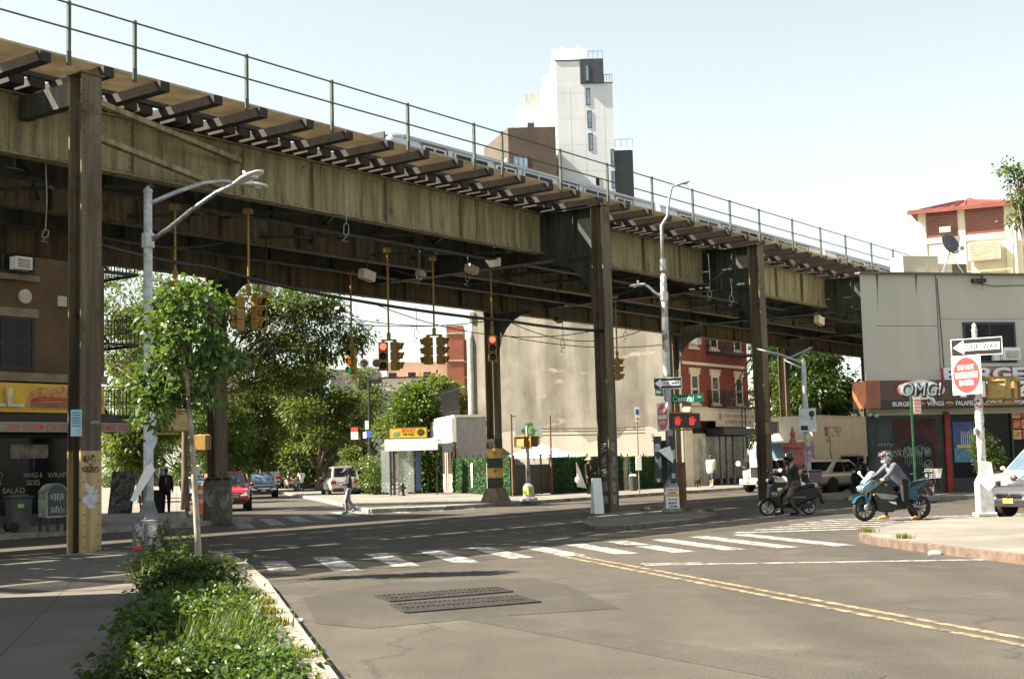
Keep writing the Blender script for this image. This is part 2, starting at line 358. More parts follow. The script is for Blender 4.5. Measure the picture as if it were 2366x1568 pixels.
m_chrome = M('chrome', (.6, .6, .6), .18, 1, var=.1); m_bark = M('bark', (.13, .1, .07), .9, var=.5, scale=9, stretch=(1, 1, .25), bmp=.5); m_barkpale = M('bark_pale', (.34, .29, .24), .85, var=.35, scale=14, stretch=(1, 1, .35), dirt=(.14, .11, .08), dscale=8, bmp=.4)
m_skinb = M('skin_brown', (.2, .1, .06), .5, var=.1); m_skin = M('skin', (.45, .25, .17), .5, var=.1)
m_wire = M('wire', (.012, .012, .012), .6); m_orange = M('orange', (.75, .13, .02), .45, var=.12)
GRN = [(.0, (.018, .036, .007)), (.35, (.045, .085, .014)), (.7, (.095, .145, .024)), (1, (.18, .22, .045))]
m_leaf = leafmat('leaf', GRN, .3, .4)
m_leafy = leafmat('leaf_yellowish', [(0, (.022, .04, .007)), (.4, (.048, .08, .014)), (.75, (.105, .135, .024)), (1, (.18, .17, .035))], .38)
m_leafd = leafmat('leaf_dark', [(0, (.007, .018, .004)), (.4, (.02, .045, .009)), (.8, (.045, .085, .016)), (1, (.085, .125, .03))], .25)
m_leaffg = leafmat('leaf_gingko', [(0, (.015, .04, .01)), (.4, (.055, .12, .028)), (.8, (.12, .19, .05)), (1, (.22, .28, .1))], .3, .26)
# ================================================================== GROUND
g = MB(); g.add([(-900, -60, 0), (900, -60, 0), (900, 1500, 0), (-900, 1500, 0)], [(0, 1, 2, 3)]); struct(g.build('road_surface', m_asph))
def pavement(name, pts, kerb, h=.15, mat=None, km=None, kw=.18):
    """slab with a stone kerb strip along the listed edge"""
    o = struct(sheet(pts, 0, name, mat or m_slab, h=h))
    if kerb:
        mb = MB()
        for a, b in zip(kerb[:-1], kerb[1:]):
            a, b = V((a[0], a[1], 0)), V((b[0], b[1], 0)); L = (b - a).length; k = max(1, int(L / 2.4))
            for i in range(k):
                p, q = a.lerp(b, i / k), a.lerp(b, (i + 1) / k); d = (q - p).normalized() * .004
                mb.bar(p + d + Zv * (h / 2 - .002), q - d + Zv * (h / 2 - .002), kw, h + .012)
        struct(mb.build('kerb', km or m_kerb, bevel=.012))
    return o
def arc(c, r, a0, a1, n=8): return [V((c[0] + r * math.cos(a0 + (a1 - a0) * i / n), c[1] + r * math.sin(a0 + (a1 - a0) * i / n), 0)) for i in range(n + 1)]
# near left: corner pavement between the street and the railway avenue
k0 = gp(760, 1620); k1 = gp(605, 1365); k2 = gp(552, 1312); k3 = gp(505, 1293); k4 = el(0.6, -.45); k5 = el(-14, -.45); k0 = k1 + (k0 - k1) * 2.4
m_slabn = slabmat('pavement_dirty_shaded', (.075, .068, .058), (.15, .135, .115))  # dirty near slabs, coloured darker still for the shade lying on them
pavement('pavement', [k0, k1, k2, k3, k4, k5, (-30, 2)], [k0, k1, k2, k3, k4, k5], mat=m_slabn)
# beyond the avenue, left (delicatessen corner), its tip at the far post
d1 = el(-40, 10.0); d2 = el(11.5, 10.0); d3 = el(14.5, 10.9); d4 = el(13.9, 13.5); d5 = d4 + GS * 170; d6 = d5 - GC * 14
pavement('pavement', [d1, d2, d3, d4, d5, d6, el(-40, 26)], [d1, d2, d3, d4, d5])
# beyond the avenue, centre (hedge fence corner)
c1 = el(80, 9.9); c2 = el(23.6, 9.9); c3 = el(21.2, 11.5); c4 = gp(880, 1153); c4 = c3 + GS * (c4 - c3).dot(GS) + GC * .3; c5 = c4 + GS * 120
pavement('pavement', [c1, c2, c3, c4, c5, c5 + GC * 40, el(80, 50)], [c1, c2, c3, c4, c5])
# traffic island by the second post
i_ = [gp(x, y) for x, y in [(1352, 1213), (1366, 1200), (1430, 1188), (1560, 1186), (1640, 1189), (1652, 1196), (1590, 1208), (1450, 1222), (1372, 1224)]]
pavement('traffic_island', i_, i_ + [i_[0]], .1, m_isl, M('kerb_dark', (.12, .1, .08), .85, var=.4, scale=5), .14)
# right: near corner and the restaurant's pavement
r_ = [gp(x, y) for x, y in [(2640, 1345), (2366, 1303), (2100, 1270), (2018, 1258), (1992, 1250), (2000, 1240), (2070, 1224), (2190, 1212), (2366, 1207), (2700, 1204)]]
pavement('pavement', r_, r_[:9], km=m_kerbr, kw=.1)
OM = gp(2012, 1152); OM.z = 0
o_ = [OM - EU * 4 - GC * 1.6 - GS * 0, OM - GS * 4.6 - GC * 1.2, OM - GS * 4.8 + GC * 22, OM + GC * 30 + GS * 20, OM + EU * 60, OM + EU * 60 - EN * 3.2, OM + EU * 2 - EN * 3.2]
o_ = [OM - GS * 4.6 - EN * 1.2, OM - GS * 4.6 + GC * 24, OM + GC * 30 + GS * 30, OM + EU * 60, OM + EU * 60 - EN * 3.0, OM - EN * 3.0]
pavement('pavement', o_, [o_[4], o_[5], o_[0], o_[1]])
# ------------------------------------------------------------------ markings
def stripe(a, b, w, mat, name='road_marking', z=.004):
    a, b = V((a[0], a[1], z)), V((b[0], b[1], z)); d = (b - a).normalized(); n_ = V((-d.y, d.x, 0)) * w / 2
    mb = MB(); mb.add([a - n_, b - n_, b + n_, a + n_], [(0, 1, 2, 3)]); return struct(mb.build(name, mat))
for i, (x, y, L) in enumerate([(-4.6, 25.7, 2.6), (-3.8, 26.7, 3.9), (-2.85, 27.3, 3.9), (-1.85, 27.9, 4.0), (-.8, 28.3, 3.6), (.2, 28.4, 3.5), (1.15, 28.7, 3.6), (2.1, 29.2, 4.1), (3.05, 29.6, 4.2), (4.0, 30.2, 4.6), (5.0, 30.6, 4.9)]):
    p = V((x, y, 0)); stripe(p, p - GS * L, .46, m_white)
for i in range(9):
    p = V((-9.25, 45.6, 0)) + V((.55, 1.9, 0)) * i * 1.02 if i < 5 else V((-6.6, 54.6, 0)) + V((.75, .75, 0)) * (i - 5) * 1.6
    stripe(p + GS * .8, p - GS * 5.2, .5, m_whiteold)
for i in range(6):
    p = V((5.0 + .62 * i, 31.3 + 1.0 * i, 0)); dd = V((math.cos(R(5)), math.sin(R(5)), 0)); stripe(p, p + dd * (7.2 - .3 * i), .36, m_white)
ya, yb = gp(1330, 1283), gp(2366, 1475); yd = (yb - ya).normalized()
for off in (0, .27): stripe(ya + V((-yd.y, yd.x, 0)) * -off, ya + yd * 24 + V((-yd.y, yd.x, 0)) * -off, .11, m_yellow)
stripe(gp(1490, 1305), gp(2300, 1292), .2, m_white)
stripe(gp(1480, 1303), gp(1620, 1300), .16, m_white, z=.008)
pt = [gp(x, y) for x, y in [(700, 1380), (905, 1345), (1230, 1335), (1310, 1352), (1432, 1405), (1130, 1425), (850, 1452), (730, 1440)]]
struct(sheet(pt, .004, 'road_patch', m_patch))
struct(sheet([gp(1010, 1418), gp(1090, 1410), gp(2050, 1560), gp(1960, 1600)], .003, 'road_patch', asphaltmat('asphalt_trench', (.046, .042, .0365), (.066, .0605, .053), False)))
# storm drains: two gratings set in the patch
def drain(label, quad, nb, lean):
    q = [gp(*p) for p in quad]; c = (q[0] + q[1] + q[2] + q[3]) / 4; t = thing('drain_grating', label, 'drain', (c.x, c.y, 0), 0, 'iron drain gratings')
    q = [V((p.x - c.x, p.y - c.y, .012)) for p in q]
    sheet([(p.x, p.y) for p in q], .008, 'pit', M('pit_black', (.008, .008, .008), .9), t)
    f = MB()
    for i in range(4): f.bar(q[i], q[(i + 1) % 4], .05, .02)
    f.build('frame', m_iron, t); b = MB()
    for i in range(1, nb): b.bar(q[0].lerp(q[1], i / nb), q[3].lerp(q[2], i / nb), .028, .018)
    b.bar((q[0] + q[3]) / 2, (q[1] + q[2]) / 2, .04, .022); b.build('bars', m_iron, t)
m_iron = M('cast_iron', (.05, .045, .042), .55, .5, var=.4, scale=7)
drain('iron drain grating set in the darker patch, the one farther from the camera', [(868, 1378), (1150, 1358), (1182, 1368), (905, 1391)], 26, 0)
drain('larger iron drain grating set in the darker patch, the one nearer the camera', [(905, 1398), (1195, 1378), (1246, 1392), (940, 1417)], 26, 0)
for i, (x, y, w_, h_) in enumerate([(655, 1418, .16, .09), (665, 1437, .3, .2), (2160, 1281, .18, .1)]):
    p = gp(x, y); mb = MB(); a = R(30 + 50 * i)
    if i == 0: mb.lathe([(.01, -.1), (.035, -.1), (.04, -.06), (.034, -.02), (.04, .03), (.036, .07), (.014, .1), (.014, .13)], 10, (0, 0, .04), (math.cos(a), math.sin(a), 0)); o = mb.build('plastic_bottle', M('clear_plastic', (.6, .62, .64), .2), smooth=True)
    elif i == 1:
        mb.add([(-.15, -.1, .02), (.02, -.12, .03), (.16, -.07, .014), (.15, .1, .03), (0, .09, .05), (-.14, .1, .014)], [(0, 1, 4, 5), (1, 2, 3, 4)]); o = mb.build('paper_sheet', m_paper)
        sm = o.modifiers.new('thick', 'SOLIDIFY'); sm.thickness = .003
    else: mb.box(-.1, .1, -.05, .05, 0, .05); mb.box(-.07, .07, -.03, .03, .05, .07); o = mb.build('crushed_carton', m_sheetw, bevel=.01)
    o.location = p; tag(o, ['clear plastic bottle lying in the gutter beside the left kerb', 'torn white paper sheet lying in the gutter', 'crushed white carton lying by the right kerb'][i], ['bottle', 'paper', 'carton'][i])
# ================================================================== ELEVATED RAILWAY
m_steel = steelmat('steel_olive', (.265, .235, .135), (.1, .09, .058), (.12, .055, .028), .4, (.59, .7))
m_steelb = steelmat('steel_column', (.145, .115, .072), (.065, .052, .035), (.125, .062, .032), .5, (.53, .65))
m_steeld = steelmat('steel_dark_shade', (.055, .062, .05), (.022, .025, .021), (.06, .03, .018), .5); m_steelm = steelmat('steel_mid_shade', (.15, .125, .07), (.045, .038, .025), (.12, .055, .025), .6)  # inner steel coloured darker to deepen the shade under the deck
m_cream = steelmat('cream_base', (.5, .36, .17), (.3, .2, .09), (.07, .03, .015), .25, (.57, .61))
m_tie = M('tie_timber', (.03, .023, .018), .85, var=.45, scale=5, dirt=(.1, .085, .07), dscale=3, dth=(.6, .75))
m_plank = M('walkway_plank', (.4, .335, .22), .8, var=.25, scale=2)
m_rail = M('railing_green', (.055, .072, .056), .55, .3, var=.3, scale=6)
EL = thing('elevated_railway', 'riveted olive steel elevated railway on tall posts crossing over the whole intersection', 'railway viaduct', EP, E_ANG)
rnd = random.Random(5)
DZ = 10.12
def rivets(mb, pts, nrm, r=.022):
    nrm = V(nrm)
    for p in pts: mb.lathe([(r, 0), (r * .7, r * .7), (.002, r * .9)], 6, p, nrm)
def column(s, q, top, base, near, lab=None):
    f = 1 if near else -1                     # flange plates face the street and the tracks
    mb = MB(); w, d = .5, .44
    mb.box(s - w / 2, s + w / 2, q - d / 2, q - d / 2 + .035, 0, top); mb.box(s - w / 2, s + w / 2, q + d / 2 - .035, q + d / 2, 0, top)
    mb.box(s - .03, s + .03, q - d / 2 + .036, q + d / 2 - .036, 0, top - .002)
    for e in (-1, 1):
        for g_ in (-1, 1): mb.box(s + e * .031, s + e * .14, q + g_ * (d / 2 - .037), q + g_ * (d / 2 - .06), 0, top - .004)
    mb.box(s - w / 2 - .05, s + w / 2 + .05, q - d / 2 - .05, q + d / 2 + .05, top + .001, top + .03)
    z = .25
    while z < top and near:
        rivets(mb, [(s - w / 2 + .07, q - d / 2, z), (s + w / 2 - .07, q - d / 2, z)], (0, -1, 0)); z += .22
    c = mb.build('column', m_steelb, EL)
    if lab: c['label'] = lab
    if base == 'cream':
        b = MB(); h = 2.2
        b.box(s - w / 2 - .006, s + w / 2 + .006, q - d / 2 - .006, q - d / 2 + .041, 0, h); b.box(s - w / 2 - .006, s + w / 2 + .006, q + d / 2 - .041, q + d / 2 + .006, 0, h)
        b.build('painted_base', m_cream, c)
    elif base == 'pedestal':
        b = MB(); b.lathe([(.72, 0), (.7, .1), (.56, .4), (.46, .7), (.44, .74)], 4, (s, q, 0), (0, 0, 1), R(45)); b.build('concrete_footing', M('footing', (.16, .13, .1), .9, var=.4, scale=4, dirt=(.05, .04, .035)), c, bevel=.04)
        for i in range(5):
            b = MB(); b.box(s - w / 2 - .006, s + w / 2 + .006, q - d / 2 - .006, q + d / 2 + .006, .76 + i * .4, .76 + (i + 1) * .4)
            b.build('yellow_band' if i % 2 else 'black_band', M('band_yellow', (.5, .33, .08), .7, dirt=(.1, .06, .03), dth=(.5, .6)) if i % 2 else M('band_black', (.03, .025, .02), .7, dirt=(.12, .07, .03)), c)
    elif base == 'concrete':
        b = MB(); b.lathe([(.5, 0), (.48, 1.35), (.42, 1.5), (.4, 1.52)], 8, (s, q, 0), (0, 0, 1), R(22.5)); b.build('concrete_footing', M('footing_old', (.1, .09, .075), .9, var=.5, scale=5, dirt=(.03, .03, .028), bmp=.4), c, bevel=.05)
    # bracket under the cross girder
    if near and s == 0: return c
    b = MB(); g_ = 1 if near else -1
    pts = [(0, 0), (0, 1.75), (1.7, 1.75)] + [(1.7 - 1.55 * math.cos(t), 1.62 * math.sin(t)) for t in [R(a) for a in (90, 74, 58, 42, 27, 12, 2)]]
    b.prism([(x, z) for x, z in pts], (s - .02, q + g_ * .23, 8.45 - 1.75 - (0 if near else .5)), (0, g_, 0), (0, 0, 1), (.04, 0, 0)); b.build('bracket', m_steeld, c)
    return c
NEAR = [-14.5, 0, 20, 31.4, 43.5, 55.5, 68]; FAR = [12.6, 27.5, 42.5, 55.5, 68]
column(0, 0, 10.07, 'cream', True, 'nearest steel post, its lower part painted cream with rust spots and torn paper')
column(20, 0, 10.07, 'plain', True, 'steel post on the traffic island with white graffiti')
column(31.4, 0, 10.07, 'plain', True, 'third near post, behind the black scooter')
for s in (-14.5, 43.5, 55.5, 68): column(s, 0, 10.07, 'plain', True)
column(12.6, 10.3, 8.0, 'concrete', False, 'far post on a blocky concrete footing covered in graffiti')
column(27.5, 10.3, 8.0, 'pedestal', False, 'far post with yellow and black bands on a flared footing')
for s in (42.5, 55.5, 68): column(s, 10.3, 8.0, 'plain', False)
# torn bill and tags on the posts
tp = MB(); tp.add([(-.17, -.229, 1.62), (.0, -.229, 1.46), (.19, -.229, 1.52), (.14, -.229, 1.2), (.12, -.229, 1.02), (-.16, -.229, 1.05), (-.23, -.229, 1.28), (-.13, -.229, 1.38)], [tuple(range(8))[::-1]])
o = tp.build('torn_bill', M('torn_paper', (.55, .56, .58), .8, var=.2, scale=9, dirt=(.3, .24, .16), dscale=5, dth=(.5, .6)), EL); o.modifiers.new('t', 'SOLIDIFY').thickness = .004
tag(o, 'torn grey white bill pasted on the cream base of the nearest post')
def scrib(mb, o, ex, ey, w, h, seed, r=.008, n=26):
    rr = random.Random(seed); o, ex, ey = V(o), V(ex), V(ey); p = []
    for i in range(n):
        t = i / n; p.append(o + ex * (w * (t + .12 * math.sin(i * 2.1 + seed))) + ey * (h * (.5 + .45 * math.sin(i * 1.9 + rr.uniform(-.7, .7)))))
    q = []
    for i in range(len(p) - 1):
        for k in range(3): q.append(p[i].lerp(p[i + 1], k / 3))
    for i in range(1, len(q) - 1): q[i] = (q[i - 1] + q[i] * 2 + q[i + 1]) / 4
    mb.tube(q, r, 4)
m_tagw = M('tag_white', (.6, .6, .58), .7); m_tagk = M('tag_black', (.03, .025, .02), .7)
a = MB(); scrib(a, (-.2, -.232, 1.72), (1, 0, 0), (0, 0, 1), .38, .18, 3, .006); scrib(a, (-.1, -.232, 1.98), (1, 0, 0), (0, 0, 1), .16, .1, 8, .005, 12); a.build('graffiti', m_tagk, EL)
a = MB(); scrib(a, (0.0, -.228, 2.72), (1, 0, 0), (0, 0, 1), .22, .12, 4, .005, 16); a.build('graffiti', m_tagw, EL)
a = MB()
for k, (z, h) in enumerate([(.35, .3), (.75, .35), (1.2, .3), (1.55, .35), (2.0, .3)]): scrib(a, (20 - .253, -.16, z), (0, .0, 1), (0, 1, 0), h, .3, 11 + k, .006, 14); scrib(a, (20 - .2, -.229, z), (0, 0, 1), (1, 0, 0), h, .34, 31 + k, .006, 14)
a.build('graffiti', m_tagw, EL)
a = MB()
for k in range(4): scrib(a, (12.6 - .3 + .14 * k, 10.3 - .475, .4 + .1 * k), (.18, 0, .0), (0, .03, 1), 1, .5, 51 + k, .008, 14)
for k in range(3): scrib(a, (12.6 - .475, 10.05 + .16 * k, .5 + .1 * k), (0, .2, 0), (0.03, 0, 1), 1, .6, 61 + k, .008, 14)
a.build('graffiti', M('tag_grey', (.35, .35, .33), .7), EL)
# girders along the tracks: web, flange angles, stiffeners, rivets
def girder(s0, s1, q, z0, z1, mat, lab=None, riv=True, step=3.1, fl=.36, curve=0):
    mb = MB(); mb.box(s0, s1, q - .012, q + .012, z0 + .03, z1 - .03)
    mb.box(s0, s1, q - fl / 2, q + fl / 2, z0, z0 + .032); mb.box(s0, s1, q - fl / 2, q + fl / 2, z1 - .032, z1)
    for z, sg in ((z0 + .033, 1), (z1 - .033, -1)):
        mb.box(s0 + .002, s1 - .002, q - .028, q - .0125, min(z, z + sg * .14), max(z, z + sg * .14))
    s = s0 + .7
    while s < s1 - .3:
        mb.box(s - .01, s + .01, q - .13, q - .0127, z0 + .034, z1 - .034); mb.box(s + .011, s + .1, q - .024, q - .0128, z0 + .18, z1 - .18)
        if riv:
            z = z0 + .25
            while z < z1 - .2: rivets(mb, [(s + .06, q - .024, z), (s - .07, q - .0125, z)], (0, -1, 0), .032); z += .17
        s += step * rnd.uniform(.8, 1.15)
    if riv:
        s = s0 + .1
        while s < s1: rivets(mb, [(s, q - .028, z0 + .1), (s, q - .028, z1 - .1)], (0, -1, 0), .028); s += .24
    o = mb.build('girder', mat, EL)
    if lab: o['label'] = lab
    return o
BENT = [-14.5, 0, 20, 31.4, 43.5, 55.5, 68, 80]
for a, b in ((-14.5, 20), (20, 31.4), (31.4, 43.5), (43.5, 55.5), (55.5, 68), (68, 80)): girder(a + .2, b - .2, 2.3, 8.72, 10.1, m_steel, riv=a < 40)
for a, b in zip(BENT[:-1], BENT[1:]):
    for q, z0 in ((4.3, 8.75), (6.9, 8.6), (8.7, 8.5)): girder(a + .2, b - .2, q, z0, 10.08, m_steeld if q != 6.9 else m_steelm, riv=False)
for a, b in ((-30, 12.6), (12.602, 27.5), (27.502, 42.5), (42.502, 55.5), (55.502, 80)): girder(a, b, 10.3, 8.04, 9.9, m_steelm, riv=False, lab=None)
for s in BENT:
    mb = MB(); z0 = 8.5
    qa = .24 if s else 2.5
    mb.box(s - .014, s + .014, qa, 10.1, z0, 10.05); mb.box(s - .22, s + .22, qa - .01, 10.1, z0 - .03, z0); mb.box(s - .22, s + .22, qa - .01, 10.1, 10.051, 10.08)
    for q in ((1.0, 1.7, 3.3, 5.6, 7.8, 9.5) if s else (3.3, 5.6, 7.8, 9.5)): mb.box(s - .12, s - .0145, q - .01, q + .01, z0 + .002, 10.05); mb.box(s + .0145, s + .12, q - .01, q + .01, z0 + .002, 10.05)
    if 1 < s < 45:
        q = .5
        while q < 3: rivets(mb, [(s - .0145, q, z0 + .1), (s - .0145, q, 9.95)], (-1, 0, 0), .02); q += .2
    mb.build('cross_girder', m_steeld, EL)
# lateral bracing between the girders, and the two sloping struts at the first post
mb = MB()
for a, b in zip(BENT[:-1], BENT[1:]):
    k = 4
    for i in range(k):
        s0, s1 = a + (b - a) * i / k + .2, a + (b - a) * (i + 1) / k - .2
        mb.bar((s0, 2.5, 8.95), (s1, 8.5, 8.95), .09, .09); mb.bar((s0, 8.5, 8.85), (s1, 2.5, 8.85), .09, .09)
        mb.bar((s1, 2.5, 9.3), (s1, 10.2, 9.3), .12, .2)
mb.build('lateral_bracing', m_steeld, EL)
mb = MB(); mb.bar((.25, .3, 9.72), (6.2, 2.1, 9.62), .16, .12); mb.bar((.25, .3, 8.95), (5.6, 2.1, 8.85), .16, .12); mb.build('knee_strut', m_steel, EL); mb = MB(); mb.bar((0, .23, 9.75), (0, 2.2, 9.75), .24, .5); mb.build('short_beam', m_steeld, EL)
# ties: long ones carry the walkway, two slots are left open between the tracks and beside the walkway
def tie(s, q0, q1, h=.25, w=.26, mb=None):
    m_ = mb or MB(); ds = rnd.uniform(-.02, .02); dq = rnd.uniform(-.05, .05)
    m_.box(s - w / 2 + ds, s + w / 2 + ds, q0 + dq, q1 + dq * .5, DZ + .04, DZ + h + rnd.uniform(-.012, .012))
    return m_
s = -13.0; n_t = 0; rest = MB(); i = 0
while s < 78:
    if i % 3 == 0:
        if s < 60 : tie(s, -.12, 10.6).build('long_tie', m_tie, EL, bevel=.0); n_t += 1
        else: tie(s, -.12, 10.6, mb=rest)
    elif s < 16 and n_t < 1000 and i % 3:
        m_ = tie(s, 1.72, 4.95, w=.37); tie(s, 6.05, 9.2, w=.37, mb=m_); m_.build('tie', m_tie, EL)
    else: tie(s, 1.72, 4.95, w=.37, mb=rest); tie(s, 6.05, 9.2, w=.37, mb=rest)
    s += .5; i += 1
o = rest.build('ties', m_tie, EL); o['kind'] = 'stuff'
mb = MB()
for k in range(20): q = .11 + k * .066; mb.box(-13.4, 78, q, q + .038, DZ + .275, DZ + .297)
mb.box(-13.4, 78, .05, .095, DZ + .275, DZ + .33)
mb.build('walkway', m_plank, EL)
mb = MB()
for k in range(6): q = 9.4 + k * .17; mb.box(-13.4, 78, q, q + .15, DZ + .275, DZ + .315)
mb.build('walkway', m_plank, EL)
mb = MB()
for q in (1.78, 4.75, 6.15, 9.0): mb.box(-13.4, 78, q - .08, q + .08, DZ + .27, DZ + .42)
mb.build('guard_timber', m_tie, EL)
mb = MB()
for q in (2.6, 4.04, 7.75, 9.2): mb.box(-13.4, 78, q - .035, q + .035, DZ + .29, DZ + .45); mb.box(-13.4, 78, q - .07, q + .07, DZ + .27, DZ + .289)
mb.build('running_rail', M('rail_steel', (.1, .07, .055), .5, .6, var=.3), EL)
# railing: posts bolted to every second long tie, two lines of pipe
mb = MB(); mb.tube([(-13.3, -.1, 11.52), (78, -.1, 11.52)], .022, 8); mb.tube([(-13.3, -.1, 10.98), (78, -.1, 10.98)], .022, 8)
RL = mb.build('railing', m_rail, EL, smooth=True)
for s in [-12.9, -10, -7, -3.4, -.48, 1.2, 4.45, 7.34, 10.29, 13.21, 14.56, 17.63, 20.39, 23.29, 26.2, 29.13, 31.64, 34.73, 37.58, 40.32, 43.37, 46.12, 49, 52, 55, 58, 61, 64, 67, 70, 73, 76]:
    p = MB(); p.box(s - .035, s + .035, -.13, -.122 - .0, 10.2, 11.57); p.box(s - .035, s - .027, -.1215, -.06, 10.2, 11.57); p.box(s - .05, s + .05, -.119, -.08, 10.2, 10.5); p.build('post', m_rail, RL)
# ------------------------------------------------------------------ train on the far track
m_ss = M('stainless', (.42, .44, .46), .38, .55, var=.12, scale=2, stretch=(.3, 1, 3), dirt=(.3, .31, .32), dth=(.55, .8)); m_ssroof = M('train_roof', (.45, .45, .46), .5, .3, var=.2, dirt=(.25, .24, .23))
def train_car(s0, L, label, nose):
    t = thing('subway_car', label, 'train car', el(s0, 8.5), E_ANG, 'cars of the silver train'); q0, q1 = -1.35, 1.35; zf = DZ + .45 + .5; zb = zf + 2.42
    prof = [(q0, zf - .3), (q0 - .05, zf + .3), (q0, zb - .22)] + [(q0 * math.cos(R(a)) ** .55, zb - .22 + .34 * math.sin(R(a))) for a in (20, 40, 60, 75)] + [(q1 * math.cos(R(a)) ** .55, zb - .22 + .34 * math.sin(R(a))) for a in (75, 60, 40, 20)] + [(q1, zb - .22), (q1 + .05, zf + .3), (q1, zf - .3)]
    mb = MB(); n_ = len(prof); secs = [(0, .86), (.12, .95), (.5, 1), (L - .1, 1), (L, .97)] if nose else [(0, .97), (.1, 1), (L - .1, 1), (L, .97)]
    cz = zf + 1
    vs = [V((x, p * k, cz + (z - cz) * k)) for x, k in secs for p, z in prof]
    fs = [(i * n_ + k, i * n_ + (k + 1) % n_, (i + 1) * n_ + (k + 1) % n_, (i + 1) * n_ + k) for i in range(len(secs) - 1) for k in range(n_)] + [tuple(range(n_))[::-1], tuple((len(secs) - 1) * n_ + k for k in range(n_))]
    mb.add(vs, [f[::-1] for f in fs]); mb.build('car_body', m_ss, t)
    rr = MB(); rr.box(.6, L - .6, -.75, .75, zb - .05, zb + .1); rr.build('roof_unit', m_ssroof, t, bevel=.1)
    c = MB()
    for z in (zb - .2, zb - .12, zf + .1): c.box(.5, L - .2, q0 - .07, q0 - .03, z, z + .03)
    c.build('side_band', M('ss_line', (.25, .26, .27), .4, .5), t)
    x = 1.6
    for i in range(4):
        d = MB(); d.box(x, x + 1.3, q0 - .055, q0 + .02, zf - .2, zb - .26); dd = d.build('door', M('door_ss', (.42, .43, .45), .35, .5), t, bevel=.03)
        d = MB()
        for k in (0, 1): d.box(x + .12 + k * .58, x + .6 + k * .58, q0 - .063, q0 - .05, zf + .75, zb - .34)
        d.build('pane', m_glass, dd); d = MB(); d.bar((x - .04, q0 - .065, zb - .24), (x + 1.34, q0 - .065, zb - .24), .03, .06); d.bar((x + 1.37, q0 - .065, zb - .26), (x + 1.37, q0 - .065, zf), .03, .05, (1, 0, 0)); d.build('door_frame', M('door_frame_rust', (.1, .05, .03), .5), dd)
        if i < 3:
            wd = MB(); wd.box(x + 1.8, x + 3.9, q0 - .058, q0 + .01, zf + .85, zb - .24); wf = wd.build('window', m_ss, t, bevel=.1); wd = MB(); wd.box(x + 1.9, x + 2.8, q0 - .066, q0 - .05, zf + .93, zb - .3); wd.box(x + 2.88, x + 3.8, q0 - .066, q0 - .05, zf + .93, zb - .3); wd.build('pane', m_glass, wf, bevel=.06)
        x += 4.35
    if nose:
        f = MB(); f.box(-.03, .05, -1.05, 1.05, zf + .75, zb - .3); f.build('windscreen', m_glass, t, bevel=.02); f = MB(); f.box(-.05, .03, -1.0, 1.0, zb - .25, zb - .02); f.build('headboard', M('headboard', (.06, .06, .065), .35), t)
    b = MB(); b.box(1.2, 4.2, -1, 1, DZ + .46, zf - .31); b.box(L - 4.2, L - 1.2, -1, 1, DZ + .46, zf - .31); b.build('bogie', m_dark, t)
TR0 = 17.9
for k in range(3): train_car(TR0 + 18.6 * k, 18.2, ['silver subway car with rounded nose at the head of the train', 'second silver subway car, coupled behind the leading one', 'third silver subway car, passing behind the restaurant roof'][k], k == 0)
# ================================================================== BUILDINGS
def window(par, x0, x1, z0, z1, fm, gm, nx=1, nz=2, y=0, sill=None, lint=None, fw=.07, name='window', rec=.0):
    """frame proud of the wall, panes set behind it"""
    f = MB(); yo = y - .05 + rec
    f.box(x0, x0 + fw, yo, yo + .06, z0, z1); f.box(x1 - fw, x1, yo, yo + .06, z0, z1); f.box(x0 + fw, x1 - fw, yo, yo + .06, z0, z0 + fw); f.box(x0 + fw, x1 - fw, yo, yo + .06, z1 - fw, z1)
    for i in range(1, nx): xx = x0 + (x1 - x0) * i / nx; f.box(xx - fw * .35, xx + fw * .35, yo + .008, yo + .05, z0 + fw, z1 - fw)
    for i in range(1, nz): zz = z0 + (z1 - z0) * i / nz; f.box(x0 + fw, x1 - fw, yo + .004, yo + .054, zz - fw * .4, zz + fw * .4)
    o = f.build(name, fm, par); p = MB(); p.box(x0 + fw * .5, x1 - fw * .5, yo + .022, yo + .045, z0 + fw * .5, z1 - fw * .5); p.build('pane', gm, o)
    if sill: p = MB(); p.box(x0 - .1, x1 + .1, y - .14, y - .002, z0 - .13, z0 - .003); p.build('sill', sill, o)
    if lint: p = MB(); p.box(x0 - .14, x1 + .14, y - .07, y - .002, z1 + .003, z1 + .28); p.box(x0 - .2, x1 + .2, y - .1, y - .003, z1 + .281, z1 + .36); p.build('lintel', lint, o)
    return o
def air_con(par, x, z, y=0, w=.62, h=.42, top=True):
    a = MB(); a.box(x - w / 2, x + w / 2, y - .42, y - .06, z, z + h); o = a.build('air_conditioner', m_sheetw, par, bevel=.02)
    a = MB()
    for k in range(7): a.box(x - w / 2 + .07, x + w / 2 - .07, y - .43, y - .421, z + .06 + k * .045, z + .085 + k * .045)
    a.build('grille', M('grille_grey', (.3, .3, .3), .6), o); return o
m_brickd = brickmat('brick_tan', (.19, .12, .06), (.14, .085, .04), (.09, .07, .05), dirt=(.07, .05, .03)); m_brickr = brickmat('brick_red', (.3, .055, .03), (.24, .04, .025), (.2, .06, .045), dirt=(.16, .04, .03))
m_brickf = brickmat('brick_far', (.42, .12, .06), (.36, .1, .05), (.4, .2, .14), bw=.4, bh=.14); m_stucco = M('stucco_grey', (.52, .5, .43), .95, var=.1, scale=.7, dirt=(.4, .38, .32), dscale=.35, dth=(.5, .8), stretch=(1.5, 1.5, .3), bmp=.5)
m_stone = M('stone_pale', (.55, .52, .45), .8, var=.15, dirt=(.3, .27, .22), dth=(.55, .75))
